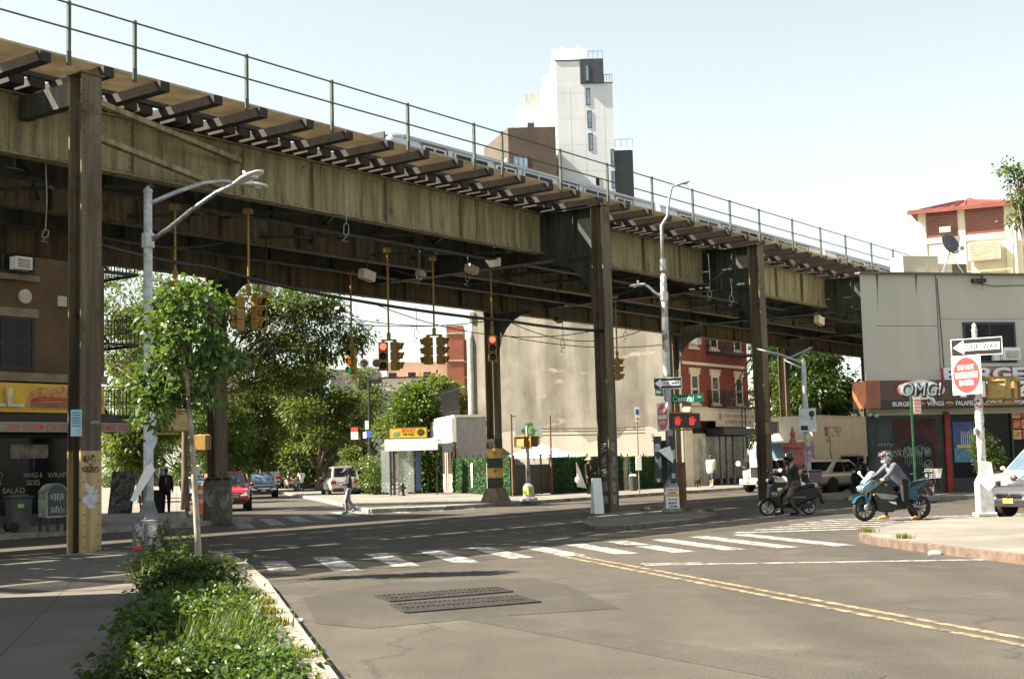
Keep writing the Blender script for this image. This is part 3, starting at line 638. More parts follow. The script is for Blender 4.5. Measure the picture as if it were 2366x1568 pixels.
# ---------------------------------------------------------- delicatessen (left)
D = thing('brick_building', 'tan brick corner building with a yellow shop sign and dark awning', 'building', el(0, 15), E_ANG)
b = MB(); XE = 11.7; b.box(-22, XE, .0, 14, 4.95, 12.5); b.build('wall', m_brickd, D)
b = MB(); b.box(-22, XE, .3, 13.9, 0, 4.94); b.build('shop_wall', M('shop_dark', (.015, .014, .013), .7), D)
b = MB(); b.box(-22, XE + .05, -.12, -.002, 4.78, 5.06); b.build('stone_band', M('band_stone', (.24, .2, .14), .85), D)
for x0, x1 in ((5.4, 8.95), (-1, 2.4)):
    window(D, x0, x1, 5.15, 6.85, m_dark, m_glass, 3, 2, fw=.1); window(D, x0, x1, 8.25, 10.0, m_dark, m_glass, 3, 2, fw=.1)
    b = MB(); b.box(x0 - .15, x1 + .15, -.06, -.003, 6.86, 7.15); b.box(x0 - .15, x1 + .15, -.09, -.003, 8.06, 8.24); b.build('window_trim', M('band_stone', (.24, .2, .14)), D)
air_con(D, 8.3, 8.36); b = MB(); b.lathe([(.24, 0), (.24, .05), (.19, .06)], 16, (8.6, -.002, 7.55), (0, -1, 0)); b.build('medallion', m_stone, D); b = MB(); b.lathe([(.24, 0), (.24, .05), (.19, .06)], 4, (10.0, -.002, 7.5), (0, -1, 0)); b.build('medallion', m_stone, D)
b = MB(); b.box(-12, 11.65, -.1, -.003, 3.78, 4.72); yb_ = b.build('shop_sign', M('sign_yellow', (.78, .48, .05), .5, var=.12, scale=2), D)
text('GRILL', M('letters_cream', (.7, .62, .45), .5), yb_, (6.75, -.18, 4.24), (1, 0, 0), (0, 0, 1), 3.3, .62, .12, bold=.02)
b = MB(); pr = [(-1.5, -.26), (-1.46, -.05), (-1.3, .22), (-1, .36), (-.6, .33), (-.2, .42), (.2, .34), (.7, .42), (1.1, .36), (1.4, .2), (1.5, 0), (1.45, -.25), (1.2, -.34), (-1.2, -.36)]
b.prism(pr, (10.1, -.104, 4.24), (1, 0, 0), (0, 0, 1), (0, -.02, 0)); sw = b.build('sandwich_picture', M('bread', (.55, .28, .12), .6, var=.4, scale=6), yb_)
b = MB(); b.prism([(-1.42, -.12), (-1.2, .02), (-.7, .08), (0, .02), (.7, .09), (1.4, .0), (1.42, -.1), (.6, -.06), (-.5, -.08)], (10.1, -.126, 4.24), (1, 0, 0), (0, 0, 1), (0, -.01, 0)); b.build('filling', M('filling_red', (.5, .06, .03), .6, var=.5, scale=9, dirt=(.2, .22, .03), dscale=6), sw)
b = MB(); b.prism([(-1.3, -.3), (-1.38, -.16), (-.5, -.12), (.6, -.1), (1.4, -.14), (1.3, -.3)], (10.1, -.126, 4.24), (1, 0, 0), (0, 0, 1), (0, -.01, 0)); b.build('meat', M('meat', (.3, .14, .05), .6, var=.5, scale=12), sw)
b = MB(); b.box(10.75, 11.15, -.5, -.11, 3.95, 4.5); b.build('condenser', m_sheetw, D, bevel=.03)
# awning: sloping dark cloth with a lettered valance
b = MB(); b.add([(-12, -.02, 3.75), (11.75, -.02, 3.75), (11.75, -1.25, 3.42), (-12, -1.25, 3.42)], [(0, 1, 2, 3)]); b.add([(11.75, -.02, 3.75), (11.75, -.02, 3.1), (11.75, -1.25, 3.1), (11.75, -1.25, 3.42)], [(0, 1, 2, 3)])
aw = b.build('awning', M('awning_cloth', (.022, .022, .023), .8), D); aw.modifiers.new('t', 'SOLIDIFY').thickness = .02
b = MB(); b.box(-12, 11.76, -1.28, -1.255, 3.1, 3.42); va = b.build('valance', M('valance', (.32, .3, .27), .7, var=.12, scale=5), aw)
text('CANDY · ICE CREAM · COLD CUTS · BREAKFAST · MUCH MORE · OPEN', m_signred, va, (9.4, -1.28, 3.26), (1, 0, 0), (0, 0, 1), 4.6, .2, .006, bold=.012)
# shop front: glass, mullions, lettering low on the panes
b = MB()
for x0, x1 in ((-6, -1.2), (-1, 4.0), (4.2, 7.6), (7.75, 10.5)): b.box(x0, x1, .16, .2, .5, 2.95)
b.build('shop_window', m_glass, D); b = MB()
for x in (-1.1, 4.1, 7.675, 10.56, 11.6): b.box(x - .05, x + .05, .1, .26, .15, 3.1)
b.box(-12, 11.6, .09, .27, .15, .5); b.box(-12, 11.6, .1, .26, 2.96, 3.1); b.build('shop_frame', m_dark, D)
mt = M('letters_dull', (.3, .27, .22), .6)
for tx, x, z, w_ in (('HOT & COLD', 7.2, 1.78, 1.5), ('SANDWICHES', 7.15, 1.55, 1.5), ('SALAD', 8.35, 1.28, .8), ('WINGS &', 9.05, 1.76, .7), ('SIDES', 9.05, 1.52, .5), ('WRAPS', 10.0, 1.74, .8)): text(tx, mt, D, (x, .15, z), (1, 0, 0), (0, 0, 1), w_, .17, .006)
for bx_ in ((6.2, 7.4, .13, .155, 2.55, 2.85), (8.2, 9.6, .13, .155, 2.3, 2.75)): b = MB(); b.box(*bx_); b.build('window_poster', M('poster_mixed', (.16, .11, .07), .5, var=.7, scale=3, dirt=(.25, .22, .17), dscale=2), D)
for x in (7.9, 8.8): b = MB(); b.box(x, x + .25, .14, .155, 2.99, 3.03); b.build('strip_light', emis('tube_light', (.75, .85, 1), 3), D)
for x in (8.45, 9.05): b = MB(); b.box(x, x + .04, .14, .155, 1.95, 2.35); b.build('neon_strip', emis('neon_blue', (.01, .02, .15), .03), D)
# fire escape on the end wall
FE = thing('fire_escape', 'black iron fire escape hung on the end wall of the tan brick building', 'fire escape', el(XE, 15), E_ANG)
def fire_escape(par, platforms, x0, x1, y0, y1, mat, ladder_x, topz):
    for i, z in enumerate(platforms):
        b = MB()
        n = 9
        for k in range(n): yy = y0 + (y1 - y0) * k / (n - 1); b.box(x0, x1, yy - .02, yy + .02, z, z + .03)
        b.box(x0, x1, y0 - .03, y0, z - .05, z + .05); b.box(x0, x1, y1, y1 + .03, z - .05, z + .05); b.box(x0 - .03, x0, y0, y1, z - .05, z + .05); b.box(x1, x1 + .03, y0, y1, z - .05, z + .05)
        pl = b.build('platform', mat, par); b = MB()
        for zz in (z + .5, z + 1.0):
            b.bar((x0, y0, zz), (x1, y0, zz), .03, .03); b.bar((x0, y1, zz), (x1, y1, zz), .03, .03); b.bar((x0, y0, zz), (x0, y1, zz), .03, .03); b.bar((x1, y0, zz), (x1, y1, zz), .03, .03)
        m_ = max(4, int((x1 - x0) / .16))
        for k in range(m_ + 1): xx = x0 + (x1 - x0) * k / m_; b.box(xx - .01, xx + .01, y0 - .011, y0 + .009, z, z + 1); b.box(xx - .01, xx + .01, y1 - .009, y1 + .011, z, z + 1)
        m_ = max(4, int((y1 - y0) / .16))
        for k in range(m_ + 1): yy = y0 + (y1 - y0) * k / m_; b.box(x0 - .009, x0 + .011, yy - .01, yy + .01, z, z + 1); b.box(x1 - .011, x1 + .009, yy - .01, yy + .01, z, z + 1)
        b.build('guard_rail', mat, pl)
    zs = list(platforms) + [topz]
    for i in range(len(zs) - 1):
        b = MB(); (xa, xb) = (ladder_x, ladder_x + .5); ya, yb2 = y0 + .15, y0 + .15
        yq = y0 + .1 if y1 - y0 < 2 else y1 - .4
        p0, p1 = V((x0 + .3, yq, zs[i] + .05)), V((x1 - .3, yq, zs[i + 1]))
        if x1 - x0 < 1.6: p0, p1 = V((x0 + .25, y0 + .3, zs[i] + .05)), V((x0 + .25, y1 - .3, zs[i + 1]))
        wd = V((0, .22, 0)) if x1 - x0 >= 1.6 else V((.22, 0, 0))
        for sg in (-1, 1): b.bar(p0 + wd * sg, p1 + wd * sg, .03, .08)
        for k in range(1, 11): c = p0.lerp(p1, k / 11); b.bar(c - wd, c + wd, .1, .02)
        b.build('stair', mat, par)
fire_escape(FE, [3.7, 6.2, 8.7], .03, 1.5, .1, 3.4, m_dark, 0, 11)
b = MB(); b.bar((.6, 3.2, 2.7), (.6, 3.2, 3.7), .04, .04); b.bar((1.0, 3.2, 2.7), (1.0, 3.2, 3.7), .04, .04)
for k in range(4): b.bar((.6, 3.2, 2.9 + k * .2), (1.0, 3.2, 2.9 + k * .2), .03, .03)
b.build('drop_ladder', m_dark, FE)
# ---------------------------------------------------------- restaurant (right)
O = thing('corner_restaurant', 'grey stucco corner building with a brown fast food fascia', 'building', OM, C_ANG)
b = MB(); HB = 8.75
sx = math.tan(E_ANG - C_ANG)      # the left wall follows the railway
dep = 16; sl = dep / math.tan(E_ANG - C_ANG)
b.prism([(0, 0), (22, 0), (22, dep), (sl, dep)], (0, 0, 3.2), (1, 0, 0), (0, 1, 0), (0, 0, HB - 3.2)); b.build('wall', m_stucco, O)
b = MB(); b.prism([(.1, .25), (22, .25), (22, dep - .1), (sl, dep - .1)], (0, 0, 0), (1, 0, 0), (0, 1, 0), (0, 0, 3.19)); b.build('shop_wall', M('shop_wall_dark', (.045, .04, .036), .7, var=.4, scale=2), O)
b = MB(); b.bar((-.1, -.06, HB + .03), (22, -.06, HB + .03), .28, .07); b.bar((-.1, -.06, HB + .029), (sl, dep, HB + .029), .28, .07); b.build('coping', M('coping', (.16, .15, .13), .8), O)
b = MB(); b.box(.02, 3.3, -.05, -.002, 4.55, 4.9); b.box(3.32, 22, -.05, -.002, 4.55, 4.72); b.build('ledge', m_stucco, O)
b = MB(); b.box(3.3, 3.325, -.012, -.002, 4.9, HB - .02); b.box(.6, 3.29, -.008, -.002, 6.7, 6.715); b.box(3.33, 9, -.008, -.002, 6.98, 6.99); b.tube([(5.2, -.04, 8.4), (5.9, -.04, 8.3), (7.5, -.04, 8.36), (12, -.04, 8.3)], .015, 5); b.tube([(3.45, -.03, 4.9), (3.45, -.03, 5.4), (3.36, -.03, 8.6)], .02, 5); b.build('wall_joint', M('joint_dark', (.1, .1, .09), .9), O)
b = MB(); rr = random.Random(4)
for x, l in ((.75, 1.4), (2.45, .8), (5.4, .6)):
    pts = [(-.06, 0), (.06, 0)] + [(.06 - .02 * i + rr.uniform(-.015, .015), -l * i / 4) for i in range(1, 5)] + [(-.05 + .01 * i + rr.uniform(-.01, .01), -l * i / 4) for i in range(4, 0, -1)]
    b.prism(pts, (x, -.001, HB - .02), (1, 0, 0), (0, 0, 1), (0, -.002, 0))
b.build('soot_streak', M('soot', (.13, .125, .11), .95, var=.3, scale=4), O)
wd = window(O, 4.4, 6.75, 5.2, 6.85, M('frame_teal', (.02, .035, .04), .5), m_glass, 2, 1, fw=.1, sill=m_stone); air_con(O, 6.3, 5.3, w=.75, h=.5)
b = MB(); b.box(5.6, 5.88, -.2, -.06, 5.3, 5.62); b.build('side_box', m_sheetw, wd)
b = MB(); b.box(4.9, 5.4, -.3, -.003, 8.42, 8.58); b.build('flood_lamp', m_dark, O)
# fascia
m_fasc = M('fascia_brown', (.075, .032, .02), .35, var=.4, scale=1.2, stretch=(1, 1, .2), dirt=(.04, .02, .015)); m_blk = M('fascia_black', (.014, .013, .013), .4)
b = MB(); b.box(-.55, 22, -1.1, -.003, 3.75, 4.5); fa = b.build('fascia', m_fasc, O); b = MB(); b.box(-.552, .02, -1.105, -1.1 + .004, 3.45, 4.5); b.box(-.56, -.552, -1.1, 0, 3.45, 4.5); b.build('fascia_end', M('fascia_end', (.3, .1, .045), .5, var=.3, scale=2), fa)
b = MB(); b.box(.02, 22, -1.12, -.3, 3.43, 3.749); mn = b.build('menu_strip', m_blk, fa); m_lw = M('letter_white', (.75, .76, .78), .4, var=.05); m_lr = M('letter_red', (.55, .04, .07), .4)
x = .95
for tx, wdt, ic in (('BURGERS', .95, 'burger'), ('WINGS', .72, 'wing'), ('FALAFEL', .8, 'pitta'), ('GYROS', .72, 'wrap'), ('BREAKFAST', 1.05, 'egg'), ('COFFEE', .75, 'cup'), ('ATM', .45, 'can')):
    text(tx, m_lw, mn, (x - .45 + wdt / 2, -1.121, 3.59), (1, 0, 0), (0, 0, 1), wdt, .17, .012, bold=.01); x += wdt + .04
    f = MB(); f.ell((x - .25, -1.125, 3.59), (.2, .012, .075)); fo = f.build('food_picture', M('bun', (.5, .24, .06), .6, var=.3, scale=20), mn, smooth=True)
    f = MB(); f.ell((x - .25, -1.135, 3.57), (.19, .01, .022)); f.build('filling', M('filling_brown', (.14, .06, .02), .6), fo, smooth=True); x += .48
def pz(t, par, xx, z, w_, h_, y): 
    text(t, m_lr, par, (xx - .035, y + .06, z), (1, 0, 0), (0, 0, 1), w_, h_, .05, bold=.035); return text(t, m_lw, par, (xx, y, z), (1, 0, 0), (0, 0, 1), w_, h_, .06, bold=.035)
pz('BURGER', O, 5.55, 4.76, 4.4, .54, -.14); pz('PIZZA', fa, 5.65, 4.12, 4.5, .62, -1.1)
bu = MB(); pb = [(1.0 * math.cos(t), .36 * math.sin(t) + .02 * math.sin(5 * t)) for t in [2 * math.pi * i / 26 for i in range(26)]]; pb[21:23] = [(.3, -.36), (.62, -.52), (.5, -.3)]
bu.prism([(x * 1.05 - .02, z * 1.06 - .01) for x, z in pb], (1.75, -1.101, 4.13), (1, 0, 0), (0, 0, 1), (0, -.025, 0)); lo = bu.build('logo_bubble', m_lr, fa)
bu = MB(); bu.prism(pb, (1.75, -1.127, 4.13), (1, 0, 0), (0, 0, 1), (0, -.02, 0)); bu.build('bubble_face', M('bubble', (.6, .68, .66), .4), lo)
text('OMG!', m_signk, lo, (1.8, -1.149, 4.11), (1, 0, 0), (0, 0, 1), 1.8, .58, .015, bold=.05, shear=.2); text('OMG!', m_lw, lo, (1.74, -1.166, 4.14), (1, 0, 0), (0, 0, 1), 1.7, .5, .02, bold=.0, shear=.2)
# street level: graffiti wall, red pier, glass, posters
b = MB(); b.box(.12, 3.3, .02, .24, .15, 3.3); mu = b.build('mural_wall', M('mural', (.035, .05, .035), .8, var=.6, scale=.9, dirt=(.06, .075, .085), dscale=.8, dth=(.45, .6)), O)
b = MB(); b.box(1.1, 3.0, .012, .0195, .3, 3.05); b.build('painted_panel', M('mural_red', (.07, .022, .018), .8, var=.6, scale=1.4, dirt=(.025, .022, .024), dscale=1), mu)
b = MB(); b.prism([(-.75, -.9)] + [(-.75 * math.cos(R(a)), .5 + .55 * math.sin(R(a))) for a in range(0, 181, 20)] + [(.75, -.9)], (2.15, .0115, 1.3), (1, 0, 0), (0, 0, 1), (0, -.004, 0)); b.build('painted_arch', M('mural_dark', (.02, .018, .02), .8, var=.5, scale=3), mu)
b = MB(); scrib(b, (.45, .0, 1.95), (1, 0, 0), (0, 0, 1), .7, .18, 3, .012, 16); scrib(b, (.5, .0, 1.55), (1, 0, 0), (0, 0, 1), 1.0, .35, 5, .013, 26); scrib(b, (1.5, .0, 1.5), (1, 0, 0), (0, 0, 1), .9, .55, 7, .014, 26)
for k in range(9): b.tube([(1.55 + k * .09, .0, 1.75), (1.56 + k * .09, .0, 1.3 - .05 * (k % 3))], .008, 4)
for z, r_ in ((1.75, .13), (1.2, .18), (.62, .26)):
    b.tube([(2.55 + r_ * math.cos(t), .004, z + r_ * 1.25 * math.sin(t)) for t in [2 * math.pi * i / 20 for i in range(21)]], .016, 4); scrib(b, (2.55 - r_ * .7, .004, z - r_), (1, 0, 0), (0, 0, 1), r_ * 1.4, r_ * 2, int(z * 10), .012, 14)
b.build('graffiti', M('chalk', (.32, .36, .34), .8), mu)
b = MB(); b.box(3.32, 3.55, -.08, .24, .15, 3.3); b.build('red_pier', M('pier_red', (.28, .03, .025), .7, var=.4, scale=2), O)
b = MB(); b.box(3.56, 20, .12, .16, .7, 3.3); b.build('shop_window', m_glass, O); b = MB()
for xx in (3.6, 5.0, 6.35, 7.7, 9.2): b.box(xx, xx + .09, .05, .18, .15, 3.3)
b.box(3.56, 20, .04, .19, .15, .7); b.build('shop_frame', M('frame_black', (.02, .022, .022), .5), O)
b = MB(); b.box(3.72, 4.72, .03, .045, 1.3, 2.9); po = b.build('poster', M('poster_blue', (.02, .05, .2), .4, var=.5, scale=.8), O)
b = MB(); b.box(3.75, 4.69, .02, .029, 1.32, 1.85); b.build('poster_water', M('poster_teal', (.05, .2, .3), .4, var=.5, scale=6), po); b = MB(); b.box(3.85, 4.6, .012, .0195, 1.86, 2.0); b.build('poster_field', M('poster_yellow', (.5, .42, .05), .4, var=.4, scale=9), po)
b = MB()
for k in range(6): b.box(4.05 + k * .09, 4.09 + k * .09, .004, .0115, 1.95, 2.5 + .03 * math.sin(k * 2))
b.build('poster_pole', M('poster_white', (.5, .55, .6), .4), po)
for k in range(3):
    for j in range(3): b = MB(); b.box(6.42 + j * .42, 6.8 + j * .42, .03, .045, 3.0 - k * .42, 3.37 - k * .42); p_ = b.build('menu_photo', M('menu_red', (.5, .07, .03), .5, var=.4, scale=4) if (k + j) % 2 else M('menu_cream', (.55, .38, .22), .5, var=.4, scale=4), O); b = MB(); b.ell((6.61 + j * .42, .028, 3.18 - k * .42), (.15, .006, .12)); b.build('dish', M('dish', (.5, .22, .05), .6, var=.5, scale=14), p_, smooth=True)
b = MB()
for k in range(7): b.box(5.3 + k * .11, 5.4 + k * .11, .5, .6, 1.0 + .0 * k, 1.25 + .12 * ((k * 7) % 3))
b.build('shelf_goods', M('goods', (.35, .38, .38), .6, var=.6, scale=12), O)
b = MB(); b.box(-.02, .1, -.14, -.003, 3.3, 3.42); b.ell((.05, -.16, 3.25), .09); b.ell((.3, -.2, 3.22), .1); b.build('globe_lamp', m_sheetw, O, smooth=True)
# things on the roof
RO = OM + Zv * (HB + .02)
def roofpt(px, py, back): p = at(px, py, OM.y + back); return p
RU = thing('rooftop_unit', 'beige air handling unit on the restaurant roof, long box left of the dish', 'air conditioner', O.location + GC * 2.2 + GS * .5 + Zv * HB, C_ANG)
b = MB(); b.box(.0, 1.6, 0, 1.0, 0, .85); b.build('housing', M('unit_beige', (.5, .46, .36), .6, var=.12, dirt=(.36, .32, .24)), RU, bevel=.03)
b = MB(); b.box(-.15, .45, -.35, -.05, 0, .12); b.build('duct', m_dark, RU)
RU = thing('rooftop_unit', 'square condenser with a dark louvred side, right of the satellite dish', 'air conditioner', O.location + GC * 4.6 + GS * 1.6 + Zv * HB, C_ANG)
b = MB(); b.box(-.4, 1.2, 0, 1.0, 0, .72); b.build('housing', M('unit_beige', (.5, .46, .36)), RU, bevel=.03); b = MB()
for k in range(8): b.box(.5, 1.15, -.03, -.003, .06 + k * .08, .11 + k * .08)
b.build('louvre', m_dark, RU)
SD = thing('satellite_dish', 'dark grey satellite dish on a tripod at the restaurant roof edge', 'satellite dish', O.location + GC * 4.3 + GS * .5 + Zv * (HB + .06), C_ANG)
b = MB(); ax = V((.25, -.9, .35)); c_ = V((0, -.1, 1.25)); b.lathe([(.02, -.11), (.2, -.09), (.38, -.03), (.47, .05), (.45, .05), (.36, -.015), (.2, -.065), (.02, -.085)], 24, c_, ax); b.build('reflector', M('dish_grey', (.09, .1, .11), .5), SD, smooth=True)
b = MB()
for p in ((-.5, -.2, 0), (.45, -.3, 0), (.1, .5, 0)): b.tube([p, (0, 0, .9)], .022, 6)
b.tube([(0, 0, .85), (0, -.04, 1.25)], .03, 6); b.build('tripod', m_galv, SD); b = MB(); b.tube([c_ + V((0, -.05, -.45)), c_ + V((.15, -.5, -.25))], .015, 6); b.box(.08, .24, -.72, -.55, .92, 1.06); b.build('feed_arm', m_galv, SD)
# stair house with a red hipped roof behind the restaurant
ST = thing('stair_tower', 'cream stair tower with red hipped metal roof and red louvres', 'building', at(2140, 640, 75) * V((1, 1, 0)) if False else V((23.3, 76, 0)), R(-24))
b = MB(); b.box(0, 4.9, 0, 5, 0, 15.3); b.build('wall', M('stucco_cream', (.66, .6, .45), .85, var=.06, dirt=(.5, .44, .32)), ST); m_rr = M('roof_red', (.2, .055, .042), .5, var=.2, scale=2); b = MB()
for x in (.0, 2.1, 4.55): b.box(x - .06 if x == 0 else x, x + .35, -.12, -.003, 7, 15.25)
b.box(.35, 4.5, -.1, -.004, 13.45, 13.75); b.build('pilaster', M('stucco_cream', (.66, .6, .45)), ST)
for x0, x1 in ((.4, 2.05), (2.5, 4.5)):
    b = MB(); k = 0
    while 13.85 + k * .13 < 15.2: b.bar((x0, -.04, 13.85 + k * .13), (x1, -.04, 13.85 + k * .13), .06, .09); k += 1
    b.build('louvre', m_rr, ST)
b = MB(); b.add([(-.5, -.6, 15.3), (5.5, -.6, 15.3), (5.5, 5.6, 15.3), (-.5, 5.6, 15.3), (2.3, 2.5, 16.15), (2.7, 2.5, 16.15)], [(0, 1, 5, 4), (1, 2, 5), (2, 3, 4, 5), (3, 0, 4), (3, 2, 1, 0)]); b.box(-.55, 5.55, -.66, -.6, 15.12, 15.36); b.box(5.5, 5.56, -.6, 5.6, 15.12, 15.36); ro = b.build('roof', m_rr, ST); b = MB()
for k in range(9): x = .1 + k * .62; b.bar((x, -.6, 15.36), (2.3 + (x - 2.5) * .12, 2.4, 16.18), .05, .07)
b.lathe([(.35, 0), (.3, .12), (.05, .2)], 10, (2.5, 2.5, 16.1)); b.build('roof_rib', m_rr, ro)
b = MB(); b.box(2.6, 4.3, -.7, -.1, 12.2, 13.2); au = b.build('air_conditioner', M('unit_beige', (.5, .46, .36)), ST, bevel=.03); b = MB()
for k in range(10): b.bar((2.7, -.71, 12.3 + k * .09), (4.2, -.71, 12.3 + k * .09), .02, .03)
b.build('grille', M('grille_tan', (.36, .33, .25), .6), au)
b = MB(); b.box(1.1, 1.7, -.4, -.1, 14.0, 14.3); b.build('lamp', M('unit_beige', (.5, .46, .36)), ST)
b = MB(); b.tube([(4.95, -.2, 15.2), (5.05, -.25, 14.9), (5.05, -.25, 9)], .07, 8); b.build('downpipe', m_sheetw, ST)
b = MB(); yy = -2.4
for z in (10.3, 10.9, 11.4): b.bar((-1.4, yy, z), (4.9, yy, z), .05, .05); b.bar((4.9, yy, z), (4.9, -.1, z), .05, .05)
for x in (-1.4, .1, 1.6, 3.2, 4.9): b.bar((x, yy, 8), (x, yy, 11.4), .05, .05)
b.build('railing', M('rail_yellow', (.6, .48, .2), .6), ST); b = MB(); b.box(.3, 2.1, -.05, -.003, 9, 13.4); b.build('recess', M('recess_cream', (.58, .52, .38), .85), ST)
b = MB(); b.box(4.9, 12, .5, 5, 0, 13.3); b.build('wing', M('stucco_cream', (.66, .6, .45)), ST)
# ---------------------------------------------------------- beige wall and red brick house
RB = thing('red_brick_house', 'three storey red brick house with a fire escape and a big blank beige side wall', 'building', el(51.9, 15), E_ANG)
b = MB(); b.box(0, 8.4, 0, 15.2, 3.9, 11.6); b.build('wall', m_brickr, RB)
def plastermat():
    m, t, p = nodes('plaster_beige'); v = coord(t); vs = coord(t, (1, .9, .12))
    c = ramp(t, noise(t, v, .45, 7, .62), [(.3, (.1, .092, .075)), (.7, (.19, .175, .146))])
    c = mix(t, .55, c, ramp(t, noise(t, vs, .9, 6), [(.4, (.3, .27, .22)), (.58, (1, 1, 1))]), 'MULTIPLY')
    vp = coord(t, (1, .45, 1.7)); c = mix(t, ramp(t, noise(t, vp, .42, 8, .62), [(.61, (0, 0, 0)), (.66, (.6, .6, .6))]), c, (.27, .245, .2))
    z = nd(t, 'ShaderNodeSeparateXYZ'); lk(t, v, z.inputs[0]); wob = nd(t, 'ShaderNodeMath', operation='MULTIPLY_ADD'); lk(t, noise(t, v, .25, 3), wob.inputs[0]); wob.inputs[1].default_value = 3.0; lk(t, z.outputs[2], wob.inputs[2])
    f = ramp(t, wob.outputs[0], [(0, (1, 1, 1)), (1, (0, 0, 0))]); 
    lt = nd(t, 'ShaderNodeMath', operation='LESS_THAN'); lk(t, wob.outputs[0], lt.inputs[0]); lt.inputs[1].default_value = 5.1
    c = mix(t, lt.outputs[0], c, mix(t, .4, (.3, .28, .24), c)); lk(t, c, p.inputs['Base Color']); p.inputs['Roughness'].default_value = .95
    bump(t, p, noise(t, v, 9, 4), .3, .03); return m
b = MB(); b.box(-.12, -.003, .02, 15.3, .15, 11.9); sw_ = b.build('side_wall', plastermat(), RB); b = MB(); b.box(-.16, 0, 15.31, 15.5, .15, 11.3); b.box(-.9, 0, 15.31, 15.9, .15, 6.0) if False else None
b.tube([(-.3, 15.45, .2), (-.3, 15.45, 9.8), (-.1, 15.45, 10.3)], .16, 10); b.lathe([(.3, 0), (.34, .4), (.2, .5)], 10, (-.2, 15.4, 11.2)); b.build('rain_pipe', M('pipe_white', (.6, .57, .5), .7, dirt=(.4, .36, .3)), RB)
b = MB(); b.box(.3, 8.3, .2, 15, 0, 3.89); b.build('shop_wall', M('shop_dark', (.03, .028, .026)), RB); m_trim = M('trim_cream', (.66, .61, .5), .7, var=.12, dirt=(.42, .36, .28), dth=(.6, .78))
for x in (.95, 3.5, 6.6):
    for z0, z1 in ((4.95, 6.7), (8.3, 10.1)): window(RB, x, x + .95, z0, z1, m_trim, m_glass, 1, 2, sill=m_trim, lint=m_trim, fw=.13)
air_con(RB, 1.4, 8.45)
b = MB(); b.box(0.02, 8.4, -.03, -.004, 7.25, 7.42); b.box(.02, 8.4, -.03, -.004, 4.62, 4.8); b.build('string_course', m_trim, RB)
b = MB(); b.box(-.1, 8.45, -.45, -.005, 3.95, 4.6); b.box(-.1, 8.45, -.5, -.006, 4.601, 4.7); b.build('shop_cornice', m_trim, RB)
b = MB(); b.box(3.0, 8.0, -.55, -.46, 3.6, 4.55); sg = b.build('shop_sign', M('sign_cream', (.62, .58, .5), .6, var=.1), RB)
rr = random.Random(6); b = MB()
for k, w_ in enumerate((3.9, 3.4)):
    x = 5.8 - w_ / 2
    while x < 5.8 + w_ / 2: l = rr.uniform(.08, .16); b.box(x, x + l, -.556, -.5505, 4.15 - .36 * k, 4.36 - .36 * k); x += l + (.05 if rr.random() < .8 else .16)
b.build('faded_print', M('sign_ink', (.35, .25, .2), .6), sg)
b = MB(); b.ell((3.45, -.556, 4.2), (.2, .008, .26)); b.build('emblem', M('sign_ink', (.35, .25, .2)), sg)
b = MB(); b.box(2.6, 8.3, -1.2, -.02, 3.1, 3.5); b.build('awning', m_dark, RB); b = MB(); b.box(2.8, 8.2, .12, .16, .5, 3.05); b.build('shop_window', M('window_goods', (.06, .055, .045), .15, var=.8, scale=1.5, dirt=(.2, .16, .1), dscale=3, dth=(.55, .65)), RB)
for x in (2.75, 4.5, 5.3, 6.2, 8.2): b = MB(); b.box(x, x + .1, .06, .18, .15, 3.05); b.build('mullion', M('frame_grey', (.25, .25, .24), .5), RB)
b = MB(); b.box(.9, 2.3, -.1, .15, .15, 3.2); gt = b.build('gate', M('gate_white', (.55, .53, .45), .6, dirt=(.4, .36, .3)), RB); b = MB()
for k in range(12): x = .95 + k * .12; b.box(x, x + .03, -.14, -.101, .2, 3.1)
for z in (.3, 1.0, 1.8, 2.6): b.box(.9, 2.3, -.135, -.1015, z, z + .05)
b.build('grating', M('gate_white', (.55, .53, .45)), gt); b = MB(); b.box(1.35, 1.85, -.15, -.1415, .5, 2.9); b.build('panel', M('gate_panel', (.3, .32, .3), .6), gt)
b = MB(); b.box(-.05, .85, -.06, .2, .15, 3.9); b.build('pier', m_trim, RB)
FE2 = thing('fire_escape', 'black iron fire escape on the front of the red brick house', 'fire escape', el(51.9, 15) + Zv * 0, E_ANG)
fire_escape(FE2, [4.75, 8.0], 3.0, 7.6, -1.2, -.03, m_dark, 0, 11.2)
b = MB(); b.bar((5.4, -1.0, 1.6), (5.4, -1.0, 4.75), .05, .05); b.bar((5.85, -1.0, 1.6), (5.85, -1.0, 4.75), .05, .05)
for k in range(10): b.bar((5.4, -1.0, 1.75 + k * .3), (5.85, -1.0, 1.75 + k * .3), .03, .03)
b.build('drop_ladder', m_dark, FE2)
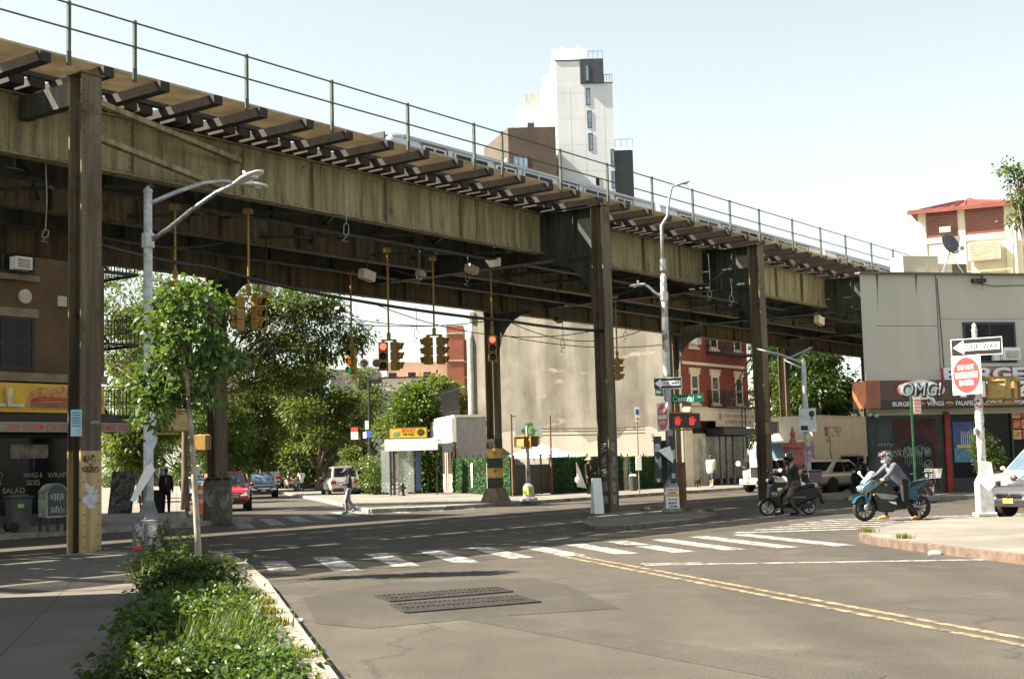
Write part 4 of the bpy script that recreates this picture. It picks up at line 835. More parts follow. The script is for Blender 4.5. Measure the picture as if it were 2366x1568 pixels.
# ---------------------------------------------------------- far buildings
m_tw = M('panel_white', (.7, .72, .74), .6, var=.05, scale=.3, stretch=(1, 1, .3), dirt=(.6, .62, .63), dscale=.2, dth=(.5, .7)); m_tb = brickmat('brick_brown', (.115, .085, .062), (.1, .073, .053), (.075, .06, .048), bw=.6, bh=.2, ms=.02); m_tk = M('panel_slate', (.045, .052, .062), .5, var=.1, scale=2)
m_pane = glassy('pane_sky', (.16, .24, .32), .05)
TW = thing('white_tower', 'tall white panelled apartment tower with slate grey boxes and a brown brick block', 'building', (0, 150, 0), 0)
def twx(x0, x1, z0, z1, y0, y1, nm, mt, bev=0): b = MB(); b.box(x0, x1, y0, y1, z0, z1); return b.build(nm, mt, TW)
wl = twx(5.75, 12.1, 0, 44.3, 0, 14, 'wall', m_tw); twx(5.75, 8.5, 44.3, 47.1, .02, 13.9, 'upper_wall', m_tw); twx(5.6, 9.55, 47.1, 51.3 - 1.9, 3, 13, 'penthouse', m_tw); twx(4.3, 5.74, 0, 46, 2, 14, 'side_wall', m_tw); twx(1.2, 4.29, 0, 42.6, 3, 14, 'low_wing', m_tw)
b = MB()
for z in range(4, 44, 3): b.box(5.76, 12.09, -.004, -.001, z + .3, z + .34)
for x in (7.3, 8.9, 11.1): b.box(x, x + .03, -.006, -.0028, 2, 44)
b.build('panel_joint', M('joint_pale', (.62, .62, .58), .7), TW)
twx(8.52, 11.15, 44.31, 47.1, -.3, 13, 'grey_box', m_tk); twx(12.12, 14.3, 0, 36.9, 1.5, 12, 'grey_wing', m_tk)
b = MB(); b.box(5.7, 8.5, -.05, .0, 46.95, 47.12); b.box(11.16, 12.15, -.05, .5, 44.3, 44.4); b.build('roof_edge', m_tk, TW)
for x0, x1, z0, z1, y in ((9.05, 9.5, 44.5, 46.4, -.3), (9.05, 9.55, 41.8, 43.8, 0), (9.15, 9.65, 39.2, 41.2, 0), (9.2, 9.7, 36.6, 38.6, 0)): window(TW, x0, x1, z0, z1, m_tk, m_pane, 1, 1, y=y, fw=.08)
for z0 in (32, 34.5, 28): window(TW, 11.65, 12.1, z0 + .2, z0 + 2.2, m_tk, m_pane, 1, 1, fw=.08)
window(TW, 6.4, 8.6, 47.3, 47.85, m_tk, m_pane, 4, 1, y=3, fw=.08); window(TW, 9.9, 10.3, 32.6, 33.5, m_tk, m_glass, 1, 1, fw=.06)
rl = MB()
for (x0, x1, z, h) in ((9.5, 11.1, 47.12, .95), (11.2, 12.1, 44.42, .9), (12.2, 14.2, 36.92, .9)):
    rl.bar((x0, .05, z + h), (x1, .05, z + h), .06, .06)
    for k in range(4): x = x0 + (x1 - x0) * k / 3; rl.box(x - .03, x + .03, .02, .08, z, z + h)
rl.build('roof_railing', m_pane, TW); b = MB(); b.box(2.2, 2.6, 3.5, 5, 42.6, 44.2); b.box(2.75, 3.55, 3.4, 5, 42.6, 44.3); b.build('chimney', M('unit_beige', (.5, .46, .36)), TW)
b = MB(); b.tube([(6.8, 5, 49.4), (6.8, 5, 50.2)], .12, 6); b.tube([(8.6, 5, 49.4), (8.6, 5, 50.3)], .14, 6); b.tube([(4.2, 4, 42), (4.2, 4, 44.2)], .03, 5); b.build('vent_pipe', m_sheetw, TW)
b = MB(); b.prism([(.15, 0), (5.2, 0), (5.2, 12), (-1.3, 12), (-2.6, 9)], (0, -9, 0), (1, 0, 0), (0, 1, 0), (0, 0, 37.2)); bb_ = b.build('brick_block', m_tb, TW)
for z0 in (29.6, 32.2, 34.6 - .1): pass
for z0 in (28.4, 31.4, 33.6 - .2): pass
for z0 in (26.6, 29.4, 32.7 - .55): window(TW, .6, 2.2, z0 + .3, z0 + 2.0, m_tk, m_pane, 3, 1, y=-9, fw=.08)
lw = thing('x', '', '', (0, 0, 0)); bpy.data.objects.remove(lw)
for z0 in (26.6, 29.4, 32.15):
    f = MB(); a_, c_ = V((.15, -9, 0)), V((-2.6, 0, 0)); dd = (c_ - a_).normalized(); nn = V((-dd.y, dd.x, 0)) * -1
    nn = V((dd.y * -1, dd.x, 0)); nn = nn if nn.x < 0 else -nn
    for k in range(3):
        p = a_ + dd * (1.2 + 2.1 * k) + nn * .04 + Zv * (z0 + 1.1); f.ob(p, dd * .75, nn * .04, Zv * .85)
    f.build('window', m_pane, TW)
b = MB(); b.box(2.3, 3.0, -7, -5.5, 37.2, 38.2); b.build('vent_box', m_tk, TW)
RT2 = thing('red_brick_block', 'red brick apartment block with a square stair tower and pale bands', 'building', (-6.2, 128, 0), 0)
b = MB(); b.box(0, 9, 0, 12, 0, 11.6); b.build('wall', m_brickf, RT2); b = MB(); b.box(.0, 1.6, -.4, 4, 0, 14.9); b.box(1.602, 2.1, .3, 4, 11, 13.6); b.box(2.2, 9, .5, 11, 11.6, 12.6); b.build('stair_tower', m_brickf, RT2); b = MB()
for z in (9.9, 11.4, 7.4, 8.0): b.box(1.61, 9, -.06, -.004, z, z + .14)
for z in (11.5, 14.1, 9): b.box(-.02, 1.62, -.46, -.404, z, z + .12)
b.build('pale_band', m_stone, RT2)
for z in (5.2, 7.0, 8.6 - .0): window(RT2, 3.0, 4.3, z - .1, z + 1.2, m_sheetw, m_pane, 2, 2, fw=.1)
b = MB(); b.bar((2.2, .4, 12.9), (9, .4, 12.9), .05, .05); b.build('roof_railing', m_galv, RT2)
GB = thing('grey_block', 'grey painted brick block with a raised outline and pink upper storey behind', 'building', (-17.5, 140, 0), R(3))
b = MB(); b.box(0, 10.6, 0, 9, 0, 9.6); b.build('wall', brickmat('brick_greyblue', (.3, .31, .34), (.27, .28, .31), (.24, .25, .27), bw=.4, bh=.14), GB); b = MB(); b.box(3.6, 10.5, .4, 9, 9.6, 11.0); b.build('upper_wall', m_stone, GB); b = MB(); b.box(4.2, 12.3, 5, 14, 9.5, 12.9); b.build('pink_storey', M('pink_wall', (.55, .34, .25), .8, var=.1), GB)
b = MB(); b.box(-1.5, 10.62, -.08, -.004, 6.4, 6.55); b.box(3.9, 6.9, -.08, -.0035, 8.7, 8.8); b.box(6.85, 6.95, -.08, -.003, 6.55, 8.7); b.box(3.6, 10.5, .32, .396, 10.9, 11.05); b.build('conduit', m_dark, GB)
for x in (4.6, 6.6, 8.2): b = MB(); b.box(x, x + .8, .5, 1.5, 11.0, 11.5); b.build('roof_vent', m_dark, GB)
b = MB(); b.box(-1.5, 3.5, 1, 9, 9.6, 12.0); b.build('rear_block', M('rear_grey', (.2, .2, .2), .8), GB)
for k in range(3):
    b = MB(); b.box(.2 + 1.3 * k, 1.2 + 1.3 * k, 1.5, 2.5, 12.05, 13.2); cu = b.build('condenser', m_sheetw, GB); b = MB(); b.lathe([(.42, 0), (.42, .03), (.05, .04)], 12, (.7 + 1.3 * k, 1.498, 12.62), (0, -1, 0)); b.build('fan', m_dark, cu)
BH = thing('far_house', 'pale pinkish house far behind the dark tree, right of the box truck', 'building', (27.5, 120, 0), R(10))
b = MB(); b.box(-4.6, 9, 0, 9, 0, 7.8); b.build('wall', M('pink_pale', (.6, .48, .4), .8, var=.1), BH); b = MB(); b.box(-4.7, 9.1, -.1, 9.1, 7.801, 8.0); b.box(-2.9, -1.3, 2, 3, 8, 8.9); b.build('roof', m_stone, BH); window(BH, -3.6, -2.4, 4.4, 6, m_sheetw, m_glass)
# ---------------------------------------------------------- corner shop by the bus shelter
CS = thing('corner_shop', 'single storey grey corner shop with a white sign band', 'shop', el(36.2, 15.6) + GS * 14.6 + GC * .0, G_ANG - R(90))
b = MB(); b.box(0.02, 2.0, 0, 12, 0, 4.55); b.build('wall', M('cmu_grey', (.26, .25, .25), .9, var=.15, scale=3), CS); b = MB(); b.box(-.1, 2.1, -.1, 12.1, 4.551, 4.7); b.build('coping', m_trim, CS)
b = MB(); b.box(-.25, .019, -.1, 8.5, 3.1, 4.5); s_ = b.build('sign_band', m_signw, CS); b = MB()
for k in range(14): b.box(-.256, -.2505, .8 + k * .4, 1.08 + k * .4, 3.6, 3.95)
b.build('faded_print', M('faint_ink', (.62, .58, .56), .6), s_)
b = MB(); b.box(-.06, .0185, .2, 8.3, .15, 2.9); b.build('shop_front', M('front_dark', (.05, .04, .035), .4), CS); b = MB()
for y in (.1, 1.9, 2.5, 4.2, 6): b.box(-.14, -.061, y, y + .3, .15, 2.95)
b.build('pillar', M('pillar_tan', (.3, .24, .18), .7), CS); b = MB(); b.box(-.12, -.0615, .4, 1.8, .15, 1.2); b.box(-.12, -.0615, 2.8, 4.1, .15, 1.2); b.build('panel', M('panel_cream', (.5, .46, .4), .7), CS)
b = MB(); b.box(-1.0, -.26, -.2, 1.4, 2.5, 3.05); b.build('shutter_box', M('shutter_grey', (.28, .26, .24), .6), CS, bevel=.03)
b = MB(); rr = random.Random(9)
for k in range(36): y = .6 + k * .2; b.bar((.4, y, 4.7), (.4, y, 6.5 + .1 * math.sin(k)), .03, .03)
b.bar((.4, .5, 6.3), (.4, 7.8, 6.3), .03, .03); b.bar((.4, .5, 5.0), (.4, 7.8, 5.0), .03, .03); b.build('roof_fence', m_dark, CS)

# ---------------------------------------------------------- unseen low building, added left of the frame to shade the near pavement
LS = thing('added_shade_building', 'unseen low brick building added outside the left edge to shade the pavement', 'shade building', (-8.3, 17.6, .15), R(187)); b = MB(); b.box(0, 6, 0, 14, 0, 4.6); b.build('wall', m_brickd, LS); b = MB(); b.box(-.08, 6.1, -.1, 14.1, 4.6, 4.85); b.build('coping', m_stone, LS); window(LS, 1, 5, .9, 2.6, m_dark, m_glass, 3, 1)
# ================================================================== STREET FURNITURE
m_lensoff = M('lens_off', (.02, .016, .014), .3); m_lred = emis('lens_red', (1, .03, .015), 3.0); m_lgrn = emis('lens_green', (.0, .25, .08), .3); m_lamb = emis('lens_amber', (.6, .2, .02), .1); m_visin = M('visor_dark', (.03, .025, .02), .6)
def signal_head(par, x, y, z, rz, lit, h=.92):
    c, s_ = math.cos(rz), math.sin(rz)
    def T(a, b, k): return V((x + a * c - b * s_, y + a * s_ + b * c, z + k))
    ex, ey = V((c, s_, 0)), V((-s_, c, 0)); sec = h / 3; b = MB()
    for i in range(3): b.ob(T(0, 0, (i - 1) * sec), ex * .15, ey * .1, Zv * (sec / 2 - .008)); b.ob(T(0, -.105, (i - 1) * sec), ex * .135, ey * .006, Zv * (sec / 2 - .02)); b.ob(T(0, .11, (i - 1) * sec), ex * .11, ey * .012, Zv * (sec / 2 - .03))
    b.ob(T(0, 0, h / 2 + .03), ex * .05, ey * .05, Zv * .03); hd = b.build('signal_head', m_yel, par, bevel=.012)
    for i in range(3):
        col = (m_lred if lit == 'red' else m_lensoff, m_lamb if lit == 'green' else m_lensoff, m_lgrn if lit == 'green' else m_lensoff)[2 - i]
        b = MB(); b.lathe([(.105, 0), (.1, .012), (.06, .03), (.01, .036)], 16, T(0, -.108, (i - 1) * sec), -ey); b.build('lens', col, hd, smooth=True)
        b = MB(); n = 12; vs = []; 
        for k in range(n + 1):
            a = R(-50 + 280 * k / n); L = .2 * (.62 + .38 * max(0, math.sin(a)))
            for r_, d in ((.118, 0), (.118, L)): vs.append(T(r_ * math.cos(a), -.108 - d, (i - 1) * sec + r_ * math.sin(a)))
        b.add(vs, [(2 * k, 2 * k + 2, 2 * k + 3, 2 * k + 1) for k in range(n)]); v_ = b.build('visor', m_yel, hd, smooth=True); v_.modifiers.new('t', 'SOLIDIFY').thickness = .008
    return hd
def traffic_light(label, px, py, Y, heads, topz, pipe_px=None):
    p = at(px, py, Y); t = thing('traffic_light', label, 'traffic light', p, 0, 'traffic signals hung from the railway')
    for dx, dy, rz, lit in heads: signal_head(t, dx, dy, 0, R(rz), lit)
    b = MB(); xs = [h[0] for h in heads]; mid = 0 if len(heads) > 1 else heads[0][0]
    b.tube([(mid, 0, .5), (mid, 0, topz - p.z)], .032, 8); b.box(mid - .06, mid + .06, -.06, .06, .55, .75)
    if len(heads) > 1: b.bar((min(xs) - .05, 0, .52), (max(xs) + .05, 0, .52), .06, .05)
    b.box(mid - .12, mid + .12, -.12, .12, topz - p.z - .12, topz - p.z)
    b.build('hanger', m_yel, t, smooth=False); return t
traffic_light('pair of dark yellow signals hung left of the big tree, nearest to the young tree', 575, 725, 36, [(-.23, 0, -75, ''), (.23, 0, 60, '')], 8.72)
traffic_light('single signal showing green, hung at the edge of the tree canopy', 813, 835, 47, [(0, 0, -25, 'green')], 8.6)
traffic_light('pair of signals, the left one showing red, hung against the sky between two other signals', 899, 823, 43, [(-.18, 0, 2, 'red'), (.19, 0, 75, '')], 8.7)
traffic_light('pair of dark signals with a sunlit left back, hung beside the brick tower', 1004, 810, 45, [(-.21, 0, -120, ''), (.21, 0, 72, '')], 8.7)
traffic_light('single signal showing red, hung in front of the banded post', 1138, 805, 47, [(0, 0, 3, 'red')], 8.7)
traffic_light('single yellow signal seen from the side in front of the beige wall', 1427, 853, 56, [(0, 0, 85, '')], 8.6)
traffic_light('signal mostly hidden among the leaves of the young tree, on a long yellow pipe', 405, 690, 35, [(0, 0, 60, '')], 8.7)
m_pfade = M('ped_face', (.35, .26, .1), .5, var=.3, scale=9); m_pdark = M('ped_face_dark', (.03, .025, .022), .4); m_handred = emis('hand_red', (.6, .025, .012), .25)
HAND = [(-.07, -.12), (.05, -.12), (.075, -.02), (.12, .03), (.1, .055), (.055, .02), (.055, .11), (.035, .115), (.025, .035), (.02, .13), (0, .13), (-.005, .035), (-.02, .12), (-.04, .115), (-.035, .03), (-.055, .09), (-.075, .085), (-.075, -.04)]
m_hbrown = M('signal_brown', (.16, .075, .025), .5, var=.3, scale=6)
def ped_signal(label, pos, rz, face, hand=False, w=.46, arm=None):
    t = thing('pedestrian_signal', label, 'pedestrian signal', pos, R(rz)); b = MB(); b.box(-w / 2, w / 2, -.09, .12, -.22, .22); b.box(-w / 2 - .012, w / 2 + .012, -.16, -.091, .2, .235); b.box(-w / 2 - .02, -w / 2, -.16, -.091, -.22, .2); b.box(w / 2, w / 2 + .02, -.16, -.091, -.22, .2)
    b.build('housing', m_hbrown if hand else m_yel, t, bevel=.015); b = MB(); b.box(-w / 2 + .02, w / 2 - .02, -.1, -.0915, -.19, .19); f = b.build('face', face, t)
    if hand: b = MB(); b.prism([(x * 1.1, z * 1.1) for x, z in HAND], (0, -.101, 0), (1, 0, 0), (0, 0, 1), (0, -.006, 0)); b.build('hand_symbol', m_handred, f)
    b = MB()
    for z in (.26, -.26): b.bar((-.0, 0, z), (arm or .0, 0.001, z), .05, .05) if arm else b.box(-.05, .05, -.03, .05, min(z, z * .85), max(z, z * .85))
    b.build('bracket', m_yel, t); return t
# ---------------------------------------------------------- lamp with two arms (left)
p = gp(343, 1287); p.z = .15
L1 = thing('street_lamp', 'galvanised street lamp with two arms beside the young tree', 'street lamp', p, 0)
H1 = at(338, 446, p.y).z - .15
b = MB(); b.lathe([(.11, .9), (.105, H1 * .5), (.09, H1), (.1, H1 + .01), (.1, H1 + .06), (.01, H1 + .16)], 8); b.build('pole', m_galv, L1)
b = MB(); b.box(-.27, .27, -.24, .24, 0, .62); b.lathe([(.24, .621), (.13, .95), (.13, 1.0)], 8); bs = b.build('base', M('base_grey', (.17, .17, .175), .7, var=.4, scale=5, dirt=(.07, .065, .06)), L1, bevel=.02)
b = MB(); b.box(-.2, -.02, -.262, -.246, .1, .55); b.box(.05, .24, -.262, -.246, .12, .5); b.build('pasted_bill', M('bill', (.42, .42, .43), .7, var=.3, scale=12, dirt=(.08, .08, .1), dscale=12, dth=(.5, .55)), bs); b = MB(); b.box(-.23, .0, -.268, -.2625, .02, .1); b.build('red_sticker', m_signred, bs)
def cobra(par, path, hd, nm='lamp_head', sc=1):
    b = MB(); b.tube(path, [.055 - .018 * i / (len(path) - 1) for i in range(len(path))], 8); b.build('arm', m_galv, par, smooth=True)
    e = V(path[-1]); d = V(hd).normalized(); sd = d.cross(Zv).normalized(); upv = sd.cross(d)
    b = MB(); prof = [(0, .06, .05), (.1, .09, .06), (.25, .16, .075), (.45, .19, .07), (.62, .15, .05), (.7, .05, .02)]; vs = []; n = 10
    for x, w_, h_ in prof:
        for k in range(n): a = 2 * math.pi * k / n; vs.append(e + d * (x * sc - .05) + sd * w_ * sc * math.cos(a) + upv * (h_ * math.sin(a) * (1 if math.sin(a) > 0 else .55) * sc))
    m_ = len(prof); b.add(vs, [(i * n + k, i * n + (k + 1) % n, (i + 1) * n + (k + 1) % n, (i + 1) * n + k) for i in range(m_ - 1) for k in range(n)] + [tuple(range(n))[::-1], tuple((m_ - 1) * n + k for k in range(n))])
    h = b.build(nm, M('lamp_head_grey', (.6, .6, .6), .35, .3, var=.1), par, smooth=True)
    b = MB(); b.lathe([(.035, .0), (.035, .08), (.03, .1)], 8, e + d * .25 * sc + upv * .07 * sc, upv); b.build('photocell', m_sheetw, h); b = MB(); b.lathe([(.1 * sc, 0), (.09 * sc, .03), (.02, .045)], 10, e + d * .42 * sc - upv * .03 * sc, -upv); b.build('lamp_glass', M('lamp_glass', (.6, .6, .55), .2), h, smooth=True)
def loc1(px, py, dy=0): return at(px, py, p.y + dy) - p
cobra(L1, [loc1(348, 556), loc1(390, 528, -.25), loc1(440, 487, -.6), loc1(500, 445, -.9), loc1(545, 424, -1.1)], (1, -.35, .34)); cobra(L1, [loc1(345, 471), loc1(410, 443, .4), loc1(470, 423, .9), loc1(520, 418, 1.3), loc1(552, 424, 1.5)], (1, .5, -.05))
b = MB(); b.lathe([(.14, 0), (.14, .3)], 8, loc1(345, 556) - V((.0, 0, .15)) - V((loc1(345, 556).x, loc1(345, 556).y, 0))); b.build('collar', m_galv, L1)
b = MB()
for z in (2.55, 2.9, 3.1, 2.2): b.lathe([(.118, 0), (.118, .05)], 8, (0, 0, z))
b.build('strap', m_dark, L1)
b = MB(); b.add([(.02, -.13, 1.75), (.22, -.15, 2.2), (.2, -.16, 2.95), (.03, -.14, 3.0), (-.02, -.135, 2.2)], [(0, 1, 2, 3, 4)]); o = b.build('taped_paper', M('paper_blue', (.55, .62, .7), .7), L1); o.modifiers.new('t', 'SOLIDIFY').thickness = .004
b = MB(); b.box(-.02, .2, -.17, -.14, 2.98, 3.06); b.build('red_tape', m_redp, L1)
b = MB(); q = [V((-.32, -.2, 1.02)), V((-.22, -.22, .98)), V((.18, -.16, 1.62)), (V((.1, -.14, 1.78))), V((-.02, -.14, 1.7))]; b.add(q, [(0, 1, 2, 3, 4)]); o = b.build('hanging_placard', m_paper, None); o.location = p; o.modifiers.new('t', 'SOLIDIFY').thickness = .006; tag(o, 'torn white placard hanging slantwise from the two armed lamp post', 'placard')
ped_signal('orange yellow pedestrian signal on the two armed lamp post, behind the young tree', at(412, 972, p.y + .1), 35, m_pfade, arm=-.55); ped_signal('yellow pedestrian signal seen beyond the slim trunk, facing away', at(464, 1022, 40), 160, m_pfade)
# ---------------------------------------------------------- tall lamp on the island
q0 = gp(1553, 1192); q0.z = .15
L2 = thing('street_lamp', 'tall grey street lamp with a swan neck on the traffic island', 'street lamp', q0, 0)
def loc2(px, py, dy=0): return at(px, py, q0.y + dy) - q0
zt = loc2(1527, 640).z
b = MB(); b.lathe([(.115, .9), (.11, zt * .5), (.1, zt), (.06, zt + .1)], 12); b.build('pole', m_grime, L2, smooth=True)
b = MB(); b.lathe([(.31, 0), (.31, .08), (.26, .1), (.23, .75), (.15, .95)], 8, rot=R(22.5)); bs2 = b.build('base', M('base_steel', (.3, .31, .32), .6, .2, var=.3, scale=6, dirt=(.14, .13, .12)), L2)
b = MB(); b.box(-.2, .2, -.262, -.25, .1, .72); ps = b.build('poster', m_paper, bs2); b = MB(); b.box(-.19, .19, -.267, -.2625, .45, .54); b.build('yellow_strip', M('strip_yellow', (.7, .5, .05), .5), ps)
for k, (tx, mt_) in enumerate((('GARAGE', m_signred), ('JUNK', m_ink), ('', m_ink), ('(516)', m_ink), ('830', m_ink), ('4298', m_ink))):
    if tx: text(tx, mt_, ps, (0, -.268, .66 - .1 * k), (1, 0, 0), (0, 0, 1), .26 if k else .34, .07, .004, bold=.02)
cobra(L2, [V((loc2(1527, 640).x * 0, 0, zt - .1)), V((.0, 0, zt + 1.6)), loc2(1531, 500) + V((.15, 0, 0)), loc2(1538, 462) + V((.1, 0, 0)), loc2(1552, 432), loc2(1562, 428)], (1, 0, .25), sc=.72)
cobra(L2, [V((0, 0, loc2(1525, 690).z)), loc2(1512, 676), loc2(1497, 662), loc2(1488, 657)], (-1, 0, -.1), sc=.72)
b = MB(); b.lathe([(.13, 0), (.13, .28)], 10, (0, 0, loc2(1525, 695).z)); b.build('collar', m_galv, L2); b = MB(); b.lathe([(.09, 0), (.09, .35)], 10, (0, 0, zt + .2)); b.build('collar', m_galv, L2)
b = MB(); scrib(b, (-.06, -.12, 1.0), (0, 0, 1), (1, 0, 0), .8, .16, 5, .014, 18); b.build('graffiti', m_ink, L2)
b = MB(); b.box(-.1, .02, -.13, -.118, 3.0, 3.2); b.box(-.06, .07, -.13, -.118, 2.55, 2.7); b.box(-.05, .05, -.13, -.118, 2.3, 2.42); b.build('sticker', M('stickers', (.5, .4, .38), .6, var=.6, scale=12, dirt=(.5, .05, .05), dscale=6), L2)
def one_way(label, pos, rz, w, h):
    t = thing('one_way_sign', label, 'traffic sign', pos, R(rz)); b = MB(); b.prism([(-w / 2, -h / 2), (w / 2, -h / 2), (w / 2, h / 2), (-w / 2, h / 2)], (0, 0, 0), (1, 0, 0), (0, 0, 1), (0, .012, 0)); b.build('plate', m_signw, t)
    b = MB(); e = .018; b.box(-w / 2 + e, w / 2 - e, -.004, -.0005, -h / 2 + e, h / 2 - e); b.build('black_field', m_signk, t)
    a = MB(); k = h * .5; a.prism([(-w * .46, 0), (-w * .25, k * .8), (-w * .25 + .02, k * .42), (w * .45, k * .42), (w * .45, -k * .42), (-w * .25 + .02, -k * .42), (-w * .25, -k * .8)], (0, -.005, 0), (1, 0, 0), (0, 0, 1), (0, -.003, 0)); ar = a.build('arrow', m_signw, t)
    text('ONE  WAY', m_signk, ar, (w * .1, -.0085, 0), (1, 0, 0), (0, 0, 1), w * .62, h * .27, .004, bold=.012); return t
def no_entry(label, pos, rz, w, h):
    t = thing('do_not_enter_sign', label, 'traffic sign', pos, R(rz)); b = MB(); b.prism([(-w / 2, -h / 2), (w / 2, -h / 2), (w / 2, h / 2), (-w / 2, h / 2)], (0, 0, 0), (1, 0, 0), (0, 0, 1), (0, .012, 0)); b.build('plate', m_signw, t)
    b = MB(); b.prism([(w * .46 * math.cos(a), h * .46 * math.sin(a)) for a in [2 * math.pi * i / 36 for i in range(36)]], (0, -.001, 0), (1, 0, 0), (0, 0, 1), (0, -.004, 0)); d = b.build('red_disc', m_signred, t)
    b = MB(); b.box(-w * .38, w * .38, -.01, -.0055, -h * .075, h * .075); b.build('white_bar', m_signw, d); text('DO NOT', m_signw, d, (0, -.0055, h * .2), (1, 0, 0), (0, 0, 1), w * .56, h * .13, .004, bold=.02); text('ENTER', m_signw, d, (0, -.0055, -h * .2), (1, 0, 0), (0, 0, 1), w * .5, h * .13, .004, bold=.02); return t
one_way('black and white one way sign high on the tall island lamp post', at(1543, 885, q0.y - .16), -10, .86, .35)
t = thing('street_name_sign', 'green street name sign reading Central Av on the island lamp post', 'street sign', at(1586, 920, q0.y - .15), R(-42)); b = MB(); b.box(-.62, .62, 0, .012, -.13, .13); b.build('plate', m_signg, t); text('Central', m_signw, t, (-.12, 0, -.0), (1, 0, 0), (0, 0, 1), .78, .17, .004, bold=.008); text('Av', m_signw, t, (.47, 0, .03), (1, 0, 0), (0, 0, 1), .16, .1, .004, bold=.008)
t = thing('street_name_sign', 'small green street name sign seen almost edge on above the no entry sign', 'street sign', at(1524, 906, q0.y - .1), R(60)); b = MB(); b.box(-.3, .3, 0, .012, -.11, .11); b.build('plate', m_signg, t); b = MB(); b.box(-.24, .1, -.004, -.0005, -.04, .05); b.box(.14, .24, -.004, -.0005, -.01, .05); b.build('print', m_signw, t)
no_entry('oval red do not enter sign seen obliquely on the island lamp post', at(1531, 963, q0.y - .2), -70, .76, .86)
for i, x in enumerate((1566, 1599)): ped_signal(['dark pedestrian signal with a red hand, beside the island lamp post', 'second dark pedestrian signal with a red hand, farther from the island lamp post'][i], at(x, 972, q0.y - .1), -8, m_pdark, True, arm=-.3 if i == 0 else -.42)
t = thing('control_cabinet', 'dark green signal control cabinet covered in stickers on the island lamp post', 'cabinet', at(1541, 1114, q0.y - .05) * V((1, 1, 0)) + Zv * 1.0, R(-6)); b = MB(); b.box(-.36, -.12, -.25, .25, 0, 1.42); b.box(.12, .3, -.25, .25, .02, 1.42); b.box(-.119, .119, .12, .25, .1, 1.3); b.build('housing', M('cabinet_green', (.022, .035, .033), .5, var=.4, scale=4), t, bevel=.02)
b = MB(); b.box(-.33, -.16, -.262, -.251, .95, 1.2); b.box(-.3, -.2, -.262, -.251, .05, .15); b.box(.16, .28, -.262, -.251, .75, 1.0); b.box(.15, .25, -.262, -.251, .15, .3); b.build('sticker', M('stickers_w', (.4, .42, .42), .6, var=.5, scale=14), t); b = MB(); scrib(b, (-.32, -.256, .4), (.2, 0, 0), (0, 0, 1), .9, .5, 9, .008, 14); b.build('graffiti', m_tagw, t)
b = MB(); b.add([(-.28, -.3, 1.0), (.1, -.32, 1.12), (.2, -.33, .72), (.16, -.33, .6)], [(0, 1, 2, 3)]); o = b.build('paper_flyer', m_paper); o.location = t.location; o.modifiers.new('t', 'SOLIDIFY').thickness = .004; tag(o, 'torn white flyer hanging across the green control cabinet', 'flyer')
b = MB(); b.tube([(0, 0, 0), (0, 0, 1.6)], .16, 8); o = b.build('bollard', M('rust_brown', (.16, .08, .04), .8, var=.4, scale=5)); o.location = gp(1577, 1172); o.location.z = 0; tag(o, 'rusty brown steel post standing behind the tall island lamp', 'bollard')
t = thing('sandwich_board', 'white sandwich board standing against the graffiti post on the island', 'sandwich board', gp(1381, 1193) + Zv * .1, R(15)); b = MB(); b.ob((0, -.1, .55), (.15, 0, 0), (0, .012, 0), (0, .1, .55)); b.build('panel', m_paper, t); b = MB(); b.ob((0, .14, .55), (.15, 0, 0), (0, .012, 0), (0, -.1, .55)); b.build('panel', m_paper, t)
# ---------------------------------------------------------- right pole
r0 = gp(2277, 1207); r0.z = .15
L3 = thing('sign_post', 'white painted sticker covered post at the right corner carrying signs', 'sign post', r0, 0); b = MB(); b.lathe([(.1, .3), (.095, 2.8), (.07, 2.85), (.06, 4.45), (.075, 4.5), (.05, 4.56), (.06, 4.6), (.02, 4.66)], 12); b.build('pole', M('pole_white', (.68, .66, .62), .6, var=.15, scale=6, dirt=(.3, .25, .22), dscale=4, dth=(.55, .6)), L3, smooth=True)
b = MB(); b.box(-.24, .24, -.22, .22, 0, .1); b.box(-.17, .2, -.17, .17, .1, .85); b.lathe([(.2, .851), (.12, 1.0)], 8); b.build('base', M('base_pale', (.45, .45, .43), .7, var=.25, scale=6), L3, bevel=.03)
b = MB(); b.add([(-.1, -.185, 1.35), (.16, -.17, 1.3), (.22, -.2, .75), (.05, -.21, .6), (-.13, -.2, .8)], [(0, 1, 2, 3, 4)]); b.add([(.16, -.17, 1.3), (.2, .1, 1.2), (.24, .1, .7), (.22, -.2, .75)], [(0, 1, 2, 3)]); o = b.build('torn_bill', m_paper, L3); o.modifiers.new('t', 'SOLIDIFY').thickness = .004
for k, (z, c_) in enumerate(((1.75, (.5, .1, .1)), (2.05, (.35, .3, .28)), (2.25, (.5, .42, .05)), (2.35, (.2, .25, .35)), (2.6, (.4, .15, .2)), (2.75, (.05, .05, .05)))):
    b = MB(); b.lathe([(.107, 0), (.106, .09)], 12, (0, 0, z)); b.build('sticker', M('stick%d' % k, c_, .6, var=.5, scale=18, dirt=(.6, .58, .55), dscale=9, dth=(.45, .5)), L3)
one_way('large one way sign on top of the white corner post', r0 * V((1, 1, 0)) + V((-.03, -.16, at(2248, 802, r0.y).z)), -30, 1.2, .42); no_entry('large square do not enter sign on the white corner post', at(2233, 866, r0.y - .3), -62, .92, .93)
zz = at(2330, 900, r0.y).z; t1 = ped_signal('yellow pedestrian signal on the white corner post, its meshed face turned to the camera', at(2308, 900, r0.y - .2), -48, m_pfade, w=.5, arm=None); t2 = ped_signal('yellow pedestrian signal behind the meshed one on the white corner post', at(2336, 900, r0.y + .1), 55, m_pfade, w=.5)
for z in (zz + .3, zz - .33): b = MB(); b.bar((0, 0, z - .15), (1.0, -.0, z - .15), .06, .06); b.build('signal_arm', m_yel, L3)
